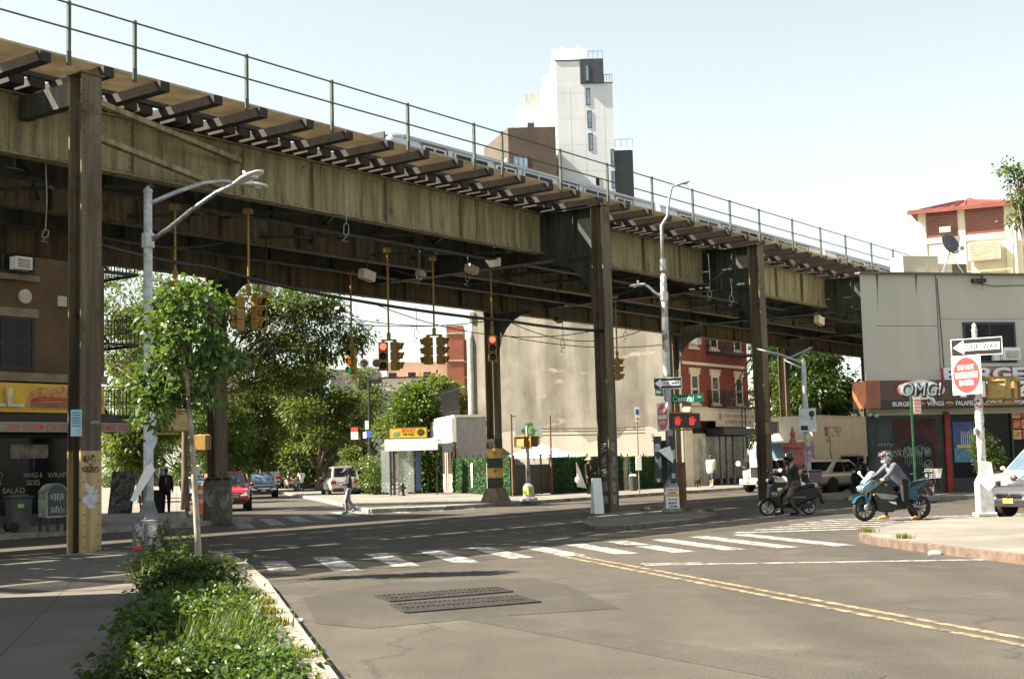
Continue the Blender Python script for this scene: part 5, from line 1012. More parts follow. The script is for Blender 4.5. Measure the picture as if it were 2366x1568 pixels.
b = MB(); b.box(-.17, -.09, -.12, -.02, 1.95, 2.12); b.build('push_button', M('button_green', (.2, .24, .2), .5), L3, bevel=.02)
# green parking post before the restaurant
g0 = gp(2120, 1178); g0 = OM + (gp(2118, 1168) - OM); g0.z = .15
L4 = thing('sign_post', 'thin green steel post with a weathered parking plate before the fast food fascia', 'sign post', g0, 0); b = MB(); b.box(-.03, .03, -.02, .02, 0, 3.5); b.build('pole', M('post_green', (.02, .12, .05), .5, var=.4, scale=4), L4); b = MB(); b.box(.05, .3, -.05, -.04, 2.85, 3.4); pl = b.build('plate', M('plate_faded', (.6, .5, .46), .5, var=.2, scale=8), L4); b = MB()
for k in range(4): b.box(.08, .27, -.055, -.0505, 2.93 + k * .11, 2.98 + k * .11)
b.build('print', M('print_red', (.5, .15, .12), .5), pl)
# small pole with two pedestrian signals, across the avenue
s0 = gp(1222, 1165); s0.z = .15
L5 = thing('signal_post', 'slim pale post on an octagonal base carrying two pedestrian signals', 'signal post', s0, 0); b = MB(); b.lathe([(.1, .7), (.075, 2.6), (.05, 2.65), (.045, 3.1), (.02, 3.15)], 10); b.build('pole', m_grime, L5, smooth=True); b = MB(); b.lathe([(.38, 0), (.36, .12), (.24, .16), (.22, .6), (.13, .72)], 8); bb_ = b.build('base', M('base_pale', (.45, .45, .43)), L5); b = MB(); b.lathe([(.235, .3), (.232, .5)], 8); b.build('green_band', M('band_lime', (.45, .6, .03), .6), bb_)
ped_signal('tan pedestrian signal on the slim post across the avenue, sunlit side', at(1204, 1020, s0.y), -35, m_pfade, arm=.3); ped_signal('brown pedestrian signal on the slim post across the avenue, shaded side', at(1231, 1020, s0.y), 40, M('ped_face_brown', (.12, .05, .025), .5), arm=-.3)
# recycling banner on a wire between two rusty poles
for i, x in enumerate((1177, 1264)):
    pb_ = el(35.6 + 3.3 * i, 15.4); b = MB(); b.tube([(0, 0, 0), (0, 0, 4.1)], .05, 8)
    if i == 0: b.bar((0, 0, 4.0), (.25, 0, 4.0), .05, .05)
    o = b.build('fence_pole', M('rust_brown', (.16, .08, .04))); o.location = pb_; tag(o, ['rusty pole with a stub arm at the hedge corner', 'rusty pole between the dark gate and the hedge'][i], 'pole')
t = thing('recycling_banner', 'white banner with a green recycling symbol above the dark gate', 'banner', at(1222, 993, el(37, 15.6).y), E_ANG * 0 + R(10)); b = MB(); b.add([(-.7, 0, .42), (.68, .02, .44), (.66, .05, -.42), (-.72, -.03, -.4)], [(0, 1, 2, 3)]); o = b.build('cloth', m_paper, t); o.modifiers.new('t', 'SOLIDIFY').thickness = .01
for k in range(3):
    a0 = R(90 + 120 * k); b = MB(); c, s_ = math.cos(a0), math.sin(a0)
    def rt(x, z): return (x * c - z * s_, x * s_ + z * c)
    b.prism([rt(.14, -.2), rt(.36, -.2), rt(.36, -.06), rt(.3, .1), rt(.38, .15), rt(.12, .2), rt(.06, -.02), rt(.14, .03), rt(.2, -.06)], (0, -.03, 0), (1, 0, 0), (0, 0, 1), (0, -.006, 0)); b.build('arrow', M('recycle_green', (.1, .42, .04), .6), t)
# ---------------------------------------------------------- hedge fence, gate
m_fake = leafmat('hedge_green', [(0, (.006, .032, .01)), (.4, (.016, .07, .02)), (.8, (.04, .13, .042)), (1, (.075, .17, .06))], .15, .5)
def hedge(label, a, b_, h, seed, z0=.15, nrm=None):
    a, b_ = V(a), V(b_); d = (b_ - a); L = d.length; d.normalize(); n_ = V((d.y, -d.x, 0)); t = thing('hedge_panel', label, 'fence', a, 0, 'artificial hedge panels'); m_ = MB(); m_.bar(V((0, 0, h / 2 + z0)), d * L + Zv * (h / 2 + z0), .06, h); m_.build('board', M('hedge_board', (.012, .04, .015), .9) ,t)
    k = int(L / 1.8) + 1
    for i in range(k + 1): m_ = MB(); m_.bar(d * (L * i / k) - n_ * .08 + Zv * .1, d * (L * i / k) - n_ * .08 + Zv * (h + .3), .06, .06, d); m_.build('post', m_dark, t); rng = np.random.default_rng(seed); N = int(L * h * 420); u_ = rng.random(N) * L; w_ = rng.random(N) * h + z0; sg = np.where(rng.random(N) < .75, 1, -1)
    P = np.outer(u_, list(d)) + np.outer(sg * .035, list(n_)) + np.outer(w_, [0, 0, 1]); D_ = np.outer(sg, list(n_)) * .5 + rng.normal(size=(N, 3)) * .6; leaf_mesh('leaves', P, D_, .1, rng, m_fake, t, .6, .1, .2); return t
HC = el(35.75, 15.6)
hedge('sunlit artificial hedge panel with two white bills, along the side street', HC + GS * 14.2, HC + GS * .1, 1.95, 3); hedge('shaded artificial hedge panel left of the graffiti post, torn sheet pinned on it', el(39.2, 15.6), el(46.0, 15.6), 1.85, 4); hedge('shaded artificial hedge panel right of the graffiti post', el(46.5, 15.5), el(51.6, 15.5), 1.8, 5)
t = thing('yard_gate', 'dark sheet metal yard gate between two rusty poles', 'gate', el(35.9, 15.55), E_ANG); b = MB(); b.box(.05, 3.2, 0, .04, .2, 1.6); b.build('sheet', M('gate_sheet', (.035, .03, .026), .7, var=.5, scale=2), t); b = MB()
for x in (.02, 1.2, 2.3, 3.2): b.box(x, x + .05, -.03, .07, .18, 2.1)
b.box(0, 3.25, -.03, .07, 2.1, 2.15); b.box(0, 3.25, -.03, .07, 1.6, 1.66); b.build('frame', m_dark, t)
for i, f_ in enumerate((8.4, 4.5)): o = MB().box(-.18, .18, -.01, .01, 0, 1.3).build('bill_poster', m_paper); o.location = HC + GS * f_ - GC * .13 + Zv * .5; o.rotation_euler = (0, 0, G_ANG); tag(o, ['narrow white bill pinned on the sunlit hedge, farther from the gate', 'narrow white bill pinned on the sunlit hedge, nearer the gate'][i], 'bill')
b = MB(); b.add([(0, 0, 1.75), (.12, -.02, 1.6), (.75, -.12, .35), (.0, -.02, .45)], [(0, 1, 2, 3)]); o = b.build('torn_sheet', m_paper); o.location = el(41.2, 15.45); o.rotation_euler = (0, 0, E_ANG); o.modifiers.new('t', 'SOLIDIFY').thickness = .006; tag(o, 'torn triangular white sheet pinned on the shaded hedge', 'sheet')
t = thing('canopy_tent', 'white peaked canopy tent behind the hedge fence', 'tent', el(42.6, 18.6), E_ANG); b = MB(); b.add([(-1.6, -1.6, 2.0), (1.5, -1.6, 2.0), (1.5, 1.6, 2.0), (-1.6, 1.6, 2.0), (0, 0, 2.75)], [(0, 1, 4), (1, 2, 4), (2, 3, 4), (3, 0, 4)]); b.build('roof', M('tent_white', (.7, .72, .74), .7, var=.05), t)
for x, y in ((-1.5, -1.5), (1.4, -1.5), (1.4, 1.5), (-1.5, 1.5)): b = MB(); b.box(x - .03, x + .03, y - .03, y + .03, 0, 2.0); b.build('leg', m_galv, t)
t = thing('yard_shed', 'low shed roof and pipes behind the hedge right of the tent', 'shed', el(45, 17.5), E_ANG); b = MB(); b.box(.5, 6.5, 0, 1.8, 0, 1.95); b.build('wall', m_trim, t); b = MB(); b.add([(.3, -.3, 1.95), (6.6, -.3, 1.95), (6.6, 1.9, 2.35), (.3, 1.9, 2.35)], [(0, 1, 2, 3)]); o = b.build('roof', M('shed_roof', (.26, .22, .16), .8), t); o.modifiers.new('t', 'SOLIDIFY').thickness = .06; b = MB()
for z in (3.2, 3.4, 3.55): b.tube([(-5, -.1, z - .05), (1, -.1, z), (6.5, -.1, z + .12)], .035, 6)
b.build('conduit', M('conduit_brown', (.2, .16, .12), .7), t)
for i, (x, y) in enumerate(((1431, 982), (1412, 985))):
    t = thing('flood_light', ['square flood light on a bracket against the beige wall', 'small flood light left of the square one on the beige wall'][i], 'flood light', at(x, y, 84.0 - i * 2.5), R(20)); b = MB(); b.box(-.35 + .15 * i, .35 - .15 * i, -.25, .05, -.2, .2); b.build('lamp_box', M('flood_grey', (.35, .32, .28), .6), t, bevel=.03); b = MB(); b.box(-.04, .04, .0, .9, -.06, .02); b.build('arm', m_dark, t)
# thin bus sign pole, bin, hydrant
t = thing('bus_stop_sign', 'thin pole with a small bus sign and white timetable box before the dark hedge', 'bus stop sign', el(45, 11.5) * V((1, 1, 0)) + Zv * .15, 0); o = t; px_ = gp(1478, 1147); t.location = (px_.x, px_.y, .15); b = MB(); b.tube([(0, 0, 0), (0, 0, 4.0)], .03, 8); b.build('pole', M('post_olive', (.16, .15, .08), .6), t); b = MB(); b.box(-.09, .12, -.05, -.03, 3.4, 4.1); sp = b.build('plate', m_signw, t); b = MB(); b.box(-.06, .09, -.056, -.0505, 3.75, 4.0); b.build('bus_symbol', M('bus_blue', (.03, .08, .4), .5), sp); b = MB(); b.lathe([(.06, 0), (.06, .006)], 12, (.02, -.05, 3.55), (0, -1, 0)); b.build('route_mark', m_signred, sp); b = MB(); b.box(-.14, .14, -.1, -.03, 1.1, 1.75); b.build('timetable', m_signw, t, bevel=.01)
t = thing('litter_bin', 'grey street litter bin heaped with rubbish against the dark hedge', 'litter bin', gp(1464, 1140) * V((1, 1, 0)) + Zv * .15, 0); b = MB(); b.lathe([(.2, 0), (.25, .7), (.28, .75), (.26, .76), (.22, .7)], 14); b.build('bin', M('bin_dark', (.05, .045, .04), .6), t); b = MB(); b.ell((-.06, 0, .78), (.14, .12, .1)); b.ell((.1, -.04, .78), (.1, .1, .08)); b.ell((0, .1, .8), (.1, .1, .07)); b.build('rubbish', m_paper, t, smooth=True)
t = thing('fire_hydrant', 'dark cast iron fire hydrant beside the bus shelter', 'fire hydrant', gp(930, 1151) * V((1, 1, 0)) + Zv * .15, 0); b = MB(); b.lathe([(.17, 0), (.17, .05), (.12, .07), (.11, .5), (.14, .52), (.14, .58), (.11, .62), (.07, .72), (.03, .74), (.03, .8)], 12); b.build('barrel', m_iron, t, smooth=True); b = MB(); b.lathe([(.06, 0), (.06, .1), (.03, .12)], 8, (-.1, 0, .42), (-1, 0, 0)); b.lathe([(.06, 0), (.06, .1), (.03, .12)], 8, (.1, 0, .42), (1, 0, 0)); b.lathe([(.08, 0), (.08, .1), (.04, .12)], 8, (0, -.1, .35), (0, -1, 0)); b.build('nozzle', m_iron, t)
# bus shelter with a hoarding on its roof
q = gp(905, 1152); SH = thing('bus_shelter', 'glass bus shelter with a long white roof board', 'bus shelter', (-7.0, 75.5, .15), R(-4)); b = MB(); b.box(-.2, 2.75, -.25, -.05, 2.45, 3.1); b.build('roof_board', m_signw, SH); b = MB(); b.box(-.2, 2.75, -.049, 1.4, 2.95, 3.05); b.build('roof', m_trim, SH)
for x, y in ((.02, 0), (.2, 0), (2.6, .0), (.02, 1.3)): b = MB(); b.box(x, x + .1, y, y + .1, 0, 2.949); b.build('post', m_dark, SH); b = MB(); b.box(-.45, .0, .02, .05, .2, 2.5); b.box(.45, 1.25, .5, .53, .2, 2.5)
m_clear, tt_, pp_ = nodes('shelter_glass'); pp_.inputs['Base Color'].default_value = (.5, .55, .55, 1); pp_.inputs['Alpha'].default_value = .35; pp_.inputs['Roughness'].default_value = .05
b.build('glass', m_clear, SH); b = MB(); b.box(.38, .45, .45, .58, 0, 2.5); b.box(1.25, 1.32, .45, .58, 0, 2.5); b.box(.45, 1.25, .48, .55, 2.5, 2.56); b.box(.45, 1.25, .48, .55, .14, .2); b.build('glass_frame', M('frame_grey', (.25, .25, .24)), SH); b = MB(); b.box(1.42, 1.72, .3, .4, .2, 2.6); b.build('side_panel', M('panel_blue', (.05, .08, .17), .5), SH)
AD = thing('billboard', 'yellow hoarding reading MONEY FOR GOLD above the bus shelter', 'billboard', (-7.0, 75.5, .15), R(-4)); b = MB(); b.box(.05, 2.15, -.2, -.12, 3.16, 3.72); pn = b.build('panel', M('ad_yellow', (.65, .42, .02), .5, var=.1), AD); text('MONEY', m_signred, pn, (1.15, -.201, 3.56), (1, 0, 0), (0, 0, 1), .75, .2, .004, bold=.03); text('FOR GOLD', m_signk, pn, (1.15, -.201, 3.35), (1, 0, 0), (0, 0, 1), .62, .14, .004, bold=.02); b = MB(); b.ell((.45, -.205, 3.4), (.22, .008, .16)); b.build('heap_picture', M('money_green', (.2, .3, .15), .5, var=.6, scale=20), pn, smooth=True); b = MB(); b.ell((1.82, -.205, 3.45), (.22, .008, .2)); b.build('coin_picture', M('coin_dark', (.1, .05, .01), .5, var=.6, scale=12), pn, smooth=True); b = MB()
b.bar((.03, -.16, 3.14), (2.17, -.16, 3.14), .1, .04); b.bar((.03, -.16, 3.74), (2.17, -.16, 3.74), .1, .04); b.box(0, .05, -.21, -.1, 3.05, 3.75); b.box(2.15, 2.2, -.21, -.1, 3.05, 3.75); b.build('frame', m_dark, AD)
# signs along the far side street
def pole_sign(label, px, pyb, h, plates):
    t = thing('parking_sign' , label, 'street sign', gp(px, pyb) * V((1, 1, 0)) + Zv * .15, R(-15)); b = MB(); b.tube([(0, 0, 0), (0, 0, h)], .03, 6); b.build('pole', m_dark, t)
    for x, z, w_, hh, m_ in plates: b = MB(); b.box(x - w_ / 2, x + w_ / 2, -.06, -.04, z - hh / 2, z + hh / 2); b.build('plate', m_, t)
    return t
pole_sign('red and white parking plate on a thin pole behind the walking man', 822, 1141, 4.3, [(0, 4.1, .5, .3, m_signred), (0, 3.7, .5, .48, m_signw)]); pole_sign('blue and white bus plates on a thin pole left of the bus shelter', 851, 1147, 4.2, [(0, 4.1, .2, .5, m_signw), (.08, 3.55, .34, .4, M('bus_blue', (.03, .08, .4))), (-.14, 3.5, .22, .36, m_signw), (0, 1.6, .2, .5, m_signw)])
bl = at(856, 1135, 86) * V((1, 1, 0)); t = thing('street_lamp', 'black street lamp with a flat square head before the park trees', 'street lamp', bl, 0); b = MB(); b.tube([(0, 0, 0), (0, 0, 7.4)], [.1, .07], 8); b.build('pole', m_dark, t); b = MB(); b.box(-.05, .25, -.05, .05, 7.15, 7.25); b.box(.22, .85, -.2, .2, 7.05, 7.3); b.build('lamp_head', m_dark, t)
for i, (x, y, Y) in enumerate(((746, 1055, 105), (672, 1072, 130))):
    o3 = at(x, y, Y); t = thing('park_lamp', ['globe park lamp behind the black car with its tailgate open', 'globe park lamp beside the pale van'][i], 'street lamp', (o3.x, o3.y, 0)); b = MB(); b.tube([(0, 0, 0), (0, 0, o3.z)], .05, 6); b.build('pole', m_dark, t); b = MB(); b.ell((0, 0, o3.z + .2), .3); b.build('globe', M('globe_white', (.85, .85, .8), .4), t, smooth=True)
t = thing('iron_fence', 'black iron park fence behind the bus shelter', 'fence', (-9.3, 82, .1), G_ANG); b = MB()
for k in range(200): b.box(k * .18, k * .18 + .035, -.02, .02, 0, 2.1)
for z in (.3, 1.9): b.box(0, 36, -.025, .025, z, z + .05)
b.build('railings', m_dark, t)
for k in range(13): b = MB(); b.box(k * 3, k * 3 + .1, -.05, .05, 0, 2.25); b.build('post', m_dark, t)
# fire alarm pillar, sign on a lamp behind the scooter
fp = at(1838, 1150, 46); t = thing('fire_alarm_pillar', 'ornate red cast iron alarm pillar behind the black scooter', 'alarm pillar', (fp.x, fp.y, 0), R(20)); b = MB(); b.lathe([(.3, 0), (.28, .5), (.2, .6), (.17, .95), (.26, 1.0), (.26, 1.06), (.15, 1.12), (.17, 1.25), (.27, 1.35), (.29, 1.42)], 8); b.build('pedestal', M('pillar_red', (.28, .075, .055), .6, var=.35, scale=6, dirt=(.18, .12, .09)), t); b = MB(); b.box(-.25, .25, -.25, .25, 1.425, 2.0); b.box(-.32, .32, -.32, .32, 2.0, 2.1); b.box(-.27, .27, -.27, .27, 2.1, 2.18); b.lathe([(.15, 2.18), (.1, 2.3), (.06, 2.34), (.09, 2.42), (.1, 2.5), (.05, 2.56), (.06, 2.62), (.01, 2.72)], 8); b.build('alarm_box', M('pillar_red', (.28, .075, .055)), t, bevel=.02); b = MB(); b.box(-.22, .18, -.33, -.3, .2, .85); b.build('pasted_bill', m_paper, t)
f2 = at(1868, 1100, 49); H2 = at(1855, 833, 49).z; t = thing('street_lamp', 'grey lamp post with a long arm and sticker bands behind the alarm pillar', 'street lamp', (f2.x, f2.y, 0)); b = MB(); b.lathe([(.13, 0), (.12, 1), (.09, H2), (.02, H2 + .1)], 10); b.build('pole', m_grime, t, smooth=True); b = MB(); b.tube([(0, 0, H2 - .1), (-.9, -.1, H2 + .25), (-1.7, -.2, H2 + .45)], [.06, .05, .035], 8); b.tube([(0, 0, H2 - .3), (-.5, .9, H2 + .1), (.7, 1.6, H2 + .6)], .03, 6); b.build('arm', m_galv, t, smooth=True)
for k, (z, c_) in enumerate(((1.6, (.45, .15, .3)), (1.9, (.3, .1, .35)), (2.2, (.5, .4, .1)), (2.6, (.1, .3, .2)))): b = MB(); b.lathe([(.128, 0), (.127, .16)], 10, (0, 0, z)); b.build('sticker', M('bandst%d' % k, c_, .6, var=.6, scale=15, dirt=(.5, .48, .45), dscale=8), t)
t = thing('truck_route_sign', 'square white sign with a small symbol on the lamp post by the truck', 'traffic sign', at(1866, 970, 48.8), R(-12)); b = MB(); b.box(-.3, .3, 0, .015, -.42, .42); b.build('plate', M('sign_grey', (.55, .55, .54), .5), t); b = MB(); b.ell((.15, -.005, .22), (.1, .006, .12)); b.box(.1, .2, -.008, -.001, .02, .06); b.box(-.25, .0, -.008, -.001, -.36, -.2); b.build('symbol', m_ink, t)
ped_signal('yellow pedestrian signal strapped to the third near post above the scooter', at(1783, 988, 51.5), 20, M('ped_mesh', (.12, .1, .12), .6, var=.4, scale=15), w=.4)
# mailbox, wheelie bin, A-frame poster board
mb_ = gp(122, 1240); mb_.z = .15
t = thing('mailbox', 'round topped street mailbox covered in graffiti before the delicatessen', 'mailbox', mb_, R(38)); b = MB(); w_ = .36
prof = [(-.3, .4)] + [(-.3 * math.cos(R(a)), 1.05 + .3 * math.sin(R(a))) for a in range(0, 181, 15)] + [(.3, .4)]
b.prism([(x, z) for x, z in prof], (0, -w_, 0), (1, 0, 0), (0, 0, 1), (0, 2 * w_, 0)); bd = b.build('body', M('mailbox_grey', (.36, .38, .33), .5, var=.4, scale=4, dirt=(.1, .12, .1), dth=(.5, .58)), t, bevel=.02); b = MB()
b.prism([(x * .9, z) for x, z in [(-.3, .45)] + [(-.3 * math.cos(R(a)), 1.04 + .29 * math.sin(R(a))) for a in range(0, 181, 15)] + [(.3, .45)]], (0, -w_ - .004, 0), (1, 0, 0), (0, 0, 1), (0, -.012, 0)); ep = b.build('end_panel', M('mailbox_dark', (.03, .045, .035), .5, var=.4, scale=4), bd); b = MB(); scrib(b, (-.2, -w_ - .02, .8), (1, 0, 0), (0, 0, 1), .4, .3, 3, .007, 18); scrib(b, (-.2, -w_ - .02, .5), (1, 0, 0), (0, 0, 1), .4, .25, 6, .007, 18); b.build('graffiti', m_tagw, ep)
for x in (-.25, .25):
    for y in (-.3, .3): b = MB(); b.box(x - .03, x + .03, y - .03, y + .03, 0, .4); b.build('leg', m_dark, t)
b = MB(); b.box(-.312, -.29, -.3, .3, .95, 1.15); b.build('hatch', M('mailbox_grey', (.36, .38, .33)), t)
wb = gp(42, 1240); wb.z = .15; t = thing('wheelie_bin', 'grey and black wheelie bin with lime stickers left of the mailbox', 'wheelie bin', wb, R(38)); b = MB(); b.add([(-.24, -.28, .08), (.24, -.28, .08), (.24, .28, .08), (-.24, .28, .08), (-.3, -.34, .95), (.3, -.34, .95), (.3, .34, .95), (-.3, .34, .95)], [(3, 2, 1, 0), (4, 5, 6, 7), (0, 1, 5, 4), (1, 2, 6, 5), (2, 3, 7, 6), (3, 0, 4, 7)]); b.build('body', M('bin_grey', (.09, .092, .088), .5, var=.3, scale=4), t, bevel=.02); b = MB(); b.box(-.34, .34, -.38, .36, .955, 1.02); b.ell((0, 0, 1.02), (.3, .33, .05)); b.build('lid', M('bin_lid', (.07, .07, .07), .5), t, bevel=.02); b = MB(); b.box(-.275, -.262, -.15, .1, .6, .72); b.box(-.12, .05, -.335, -.322, .68, .8); b.build('sticker', M('lime', (.4, .6, .05), .5), t)
for sg in (-1, 1): b = MB(); b.lathe([(.02, -.03), (.13, -.03), (.14, 0), (.13, .03), (.02, .03)], 14, (.2 * -1, sg * .3, .14), (0, 1, 0)); b.build('wheel', m_black, t)
sb = gp(282, 1196); t = thing('poster_board', 'tall leaning board of torn posters outside the delicatessen corner', 'board', sb * V((1, 1, 0)) + Zv * .15, R(-10)); b = MB(); b.ob((0, 0, .85), (.5, 0, 0), (0, .02, 0), (0, .2, .83)); b.build('panel', M('board_bills', (.16, .16, .15), .7, var=.6, scale=5, dirt=(.05, .05, .05), dscale=4, dth=(.48, .55)), t); b = MB(); b.bar((-.48, .25, 1.6), (-.48, .7, 0), .05, .05); b.bar((.48, .25, 1.6), (.48, .7, 0), .05, .05); b.build('prop', m_wood, t)
t = thing('flower_rack', 'small rack of pale flower bunches beside the poster board', 'flower rack', sb * V((1, 1, 0)) + V((1.1, .5, .15)), 0); b = MB(); b.box(-.4, .4, -.2, .2, 0, .9); b.build('stand', m_dark, t); b = MB(); rr = random.Random(2)
for k in range(26): b.ell((rr.uniform(-.45, .45), rr.uniform(-.2, .2), 1.0 + rr.random() * .75), rr.uniform(.06, .13), 7, 5)
b.build('flowers', M('flowers', (.45, .38, .36), .8, var=.5, scale=9, dirt=(.1, .16, .05), dscale=6), t, smooth=True)
t = thing('parking_plate', 'small blue plate fixed on the nearest steel post', 'traffic sign', el(-.3, -.3, 0) + Zv * at(179, 978, 27.8).z + V((-.08, -.05, 0)), R(25)); b = MB(); b.box(-.11, .11, 0, .01, -.27, .27); b.build('plate', M('plate_paleblue', (.32, .5, .58), .4), t); b = MB()
for k in range(6): b.box(-.08, .08, -.004, -.0005, .2 - k * .055, .22 - k * .055)
b.build('print', M('print_blue', (.04, .12, .25), .5), t)
def cone(label, px, py):
    c = gp(px, py); t = thing('traffic_drum', label, 'traffic drum', (c.x, c.y, .15), 0, 'orange traffic drums'); b = MB(); b.lathe([(.32, 0), (.32, .06), (.2, .07), (.19, .35), (.17, .75), (.12, 1.05), (.04, 1.08)], 14); b.build('drum', m_orange, t, smooth=False); b = MB()
    for z in (.4, .75): b.lathe([(.192 - (z - .35) * .04, z), (.186 - (z - .35) * .05, z + .16)], 14)
    b.build('reflective_band', M('band_pale', (.7, .62, .55), .4), t)
cone('orange traffic drum nearer the slim trunk', 462, 1196); cone('orange traffic drum beside the graffiti footing', 477, 1192)
# ---------------------------------------------------------- cables
def cable(label, pts, r=.02, group=None, sag=.3, mat=None, n=14):
    b = MB(); P = []
    for a, c in zip(pts[:-1], pts[1:]):
        a, c = V(a), V(c)
        for i in range(n): t = i / n; P.append(a.lerp(c, t) - Zv * sag * 4 * t * (1 - t))
    P.append(V(pts[-1])); b.tube(P, r, 6); o = b.build('overhead_cable', mat or m_wire, smooth=True); return tag(o, label, 'cable', group)
cable('thick black cable slung below the railway from the first post to the island post', [at(230, 566, 28.2), at(480, 617, 33), at(800, 690, 37), at(1180, 742, 41), el(20, 0) * V((1, 1, 0)) + Zv * at(1385, 764, 44).z], .05, sag=.05)
CW = 'thin cables slung below the railway'
for a, c, sg in [((640, 690, 48), (1120, 742, 54), .5), ((640, 725, 50), (1140, 740, 55), .35), ((860, 700, 50), (1380, 762, 56), .7), ((1180, 745, 56), (1540, 735, 60), .9), ((1165, 775, 56), (1540, 795, 62), .3), ((1540, 640, 50), (1700, 600, 50), .6), ((1180, 700, 50), (1540, 640, 50), .4), ((900, 620, 45), (1180, 650, 48), .25), ((1400, 700, 55), (1740, 700, 55), .35), ((1750, 720, 58), (1990, 740, 62), .3), ((225, 545, 30), (520, 560, 36), .2), ((1880, 770, 75), (2000, 800, 75), 1.0), ((1880, 790, 75), (2000, 830, 75), 1.2)]:
    cable('thin dark cable sagging below the railway girders', [at(*a), at(*c)], .018, CW, sg)
LPG = 'wire loops dangling below the railway'
for x, y, Y, h in [(962, 770, 48, .9), (1300, 795, 50, .8), (1412, 812, 54, .8), (1445, 775, 54, .7), (1690, 690, 50, .7), (1668, 705, 50, .6), (800, 530, 36, .9), (1100, 575, 42, .7), (1912, 735, 60, .7), (1080, 640, 46, .8), (968, 640, 44, .6), (1640, 680, 50, .6), (105, 540, 30, .5)]:
    h *= .62; b = MB(); c = at(x, y, Y); rr = random.Random(x); tp = rr.uniform(.5, 1.6); b.tube([(0, 0, tp + h * .4), (.03, 0, tp * .5), (0, 0, h * .3)], .012, 5); b.tube([(.09 * math.sin(t) * (1 + .3 * math.cos(2 * t)), .05 * math.cos(t), h * .3 * math.cos(t)) for t in [2 * math.pi * i / 16 for i in range(17)]], .012, 5); b.tube([(.02, 0, -h * .3), (-.1, 0, -h * .55), (.05, 0, -h * .6)], .012, 5); o = b.build('wire_loop', m_wire if y % 2 else M('wire_grey', (.3, .3, .28), .6)); o.location = c; tag(o, 'loop of loose wire dangling below the railway girders', 'wire', LPG)
for i, (x, y, Y, w_, h_) in enumerate([(848, 636, 42, .55, .3), (1090, 622, 46, .5, .25), (972, 634, 46, .3, .2), (1893, 740, 60, .6, .35), (616, 670, 40, .25, .18), (785, 715, 50, .3, .12), (1290, 740, 52, .3, .12)]):
    c = at(x, y, Y); t = thing('junction_box', ['wide pale box fixed below the girders left of the middle', 'pale box fixed below the girders above the banded post', 'small pale box below the girders between two signals', 'sloping pale box below the far girders near the restaurant', 'small white box below the girders beside the left pair of signals', 'small dark box on the cable left of the red signal pair', 'small dark box under the girders before the beige wall'][i], 'junction box', c, E_ANG); b = MB(); b.ob((0, 0, 0), (w_ / 2, 0, -.05), (0, .12, 0), (.03, 0, h_ / 2)); b.build('box', M('box_pale', (.55, .47, .36), .7, dirt=(.3, .2, .12)) if i < 5 else m_dark, t, bevel=.01); b = MB(); b.bar((0, 0, h_ / 2), (0, 0, 8.6 - c.z), .03, .03); b.build('hanger', m_dark, t)
# ================================================================== VEHICLES
m_tyre = m_black; m_rim = M('rim', (.4, .4, .41), .35, .7, var=.2); m_plate = M('plate_orange', (.6, .38, .08), .5, var=.1); m_tail = M('tail_light', (.35, .012, .012), .2); m_head = M('headlight', (.6, .62, .63), .12, .3); m_trimk = M('trim_black', (.02, .02, .022), .5)
def paint(name, c, metal=.25): return M('paint_' + name, c, .28, metal, var=.06, scale=2, coat=.6)
def wheel(par, x, y, r, w=.2, side=1, rim=m_rim, spokes=5):
    b = MB(); b.lathe([(r * .62, -w / 2), (r * .93, -w / 2), (r, -w * .3), (r, w * .3), (r * .93, w / 2), (r * .62, w / 2)], 24, (x, y, r), (0, side, 0)); t = b.build('wheel', m_tyre, par, smooth=False)
    b = MB(); b.lathe([(r * .62, w * .1), (r * .64, w * .42), (r * .6, w * .46), (r * .56, w * .2)], 24, (x, y, r), (0, side, 0)); b.lathe([(r * .15, 0), (r * .14, w * .4), (.005, w * .42)], 10, (x, y, r), (0, side, 0))
    for k in range(spokes):
        a = 2 * math.pi * k / spokes; b.bar((x + r * .1 * math.cos(a), y + side * w * .3, r + r * .1 * math.sin(a)), (x + r * .6 * math.cos(a), y + side * w * .36, r + r * .6 * math.sin(a)), r * .16, .03, (0, 1, 0))
    b.build('rim', rim, t); return t
def lerp4(q, u_, v_): return q[0].lerp(q[1], u_).lerp(q[3].lerp(q[2], u_), v_)
def pane(mb, q, u0, u1, v0, v1, off):
    n_ = (q[1] - q[0]).cross(q[3] - q[0]).normalized() * off; P = [lerp4(q, u0, v0) + n_, lerp4(q, u1, v0) + n_, lerp4(q, u1, v1) + n_, lerp4(q, u0, v1) + n_]
    mb.add(P + [p - n_ * 1.6 for p in P], [(0, 1, 2, 3), (0, 4, 5, 1), (1, 5, 6, 2), (2, 6, 7, 3), (3, 7, 4, 0)])
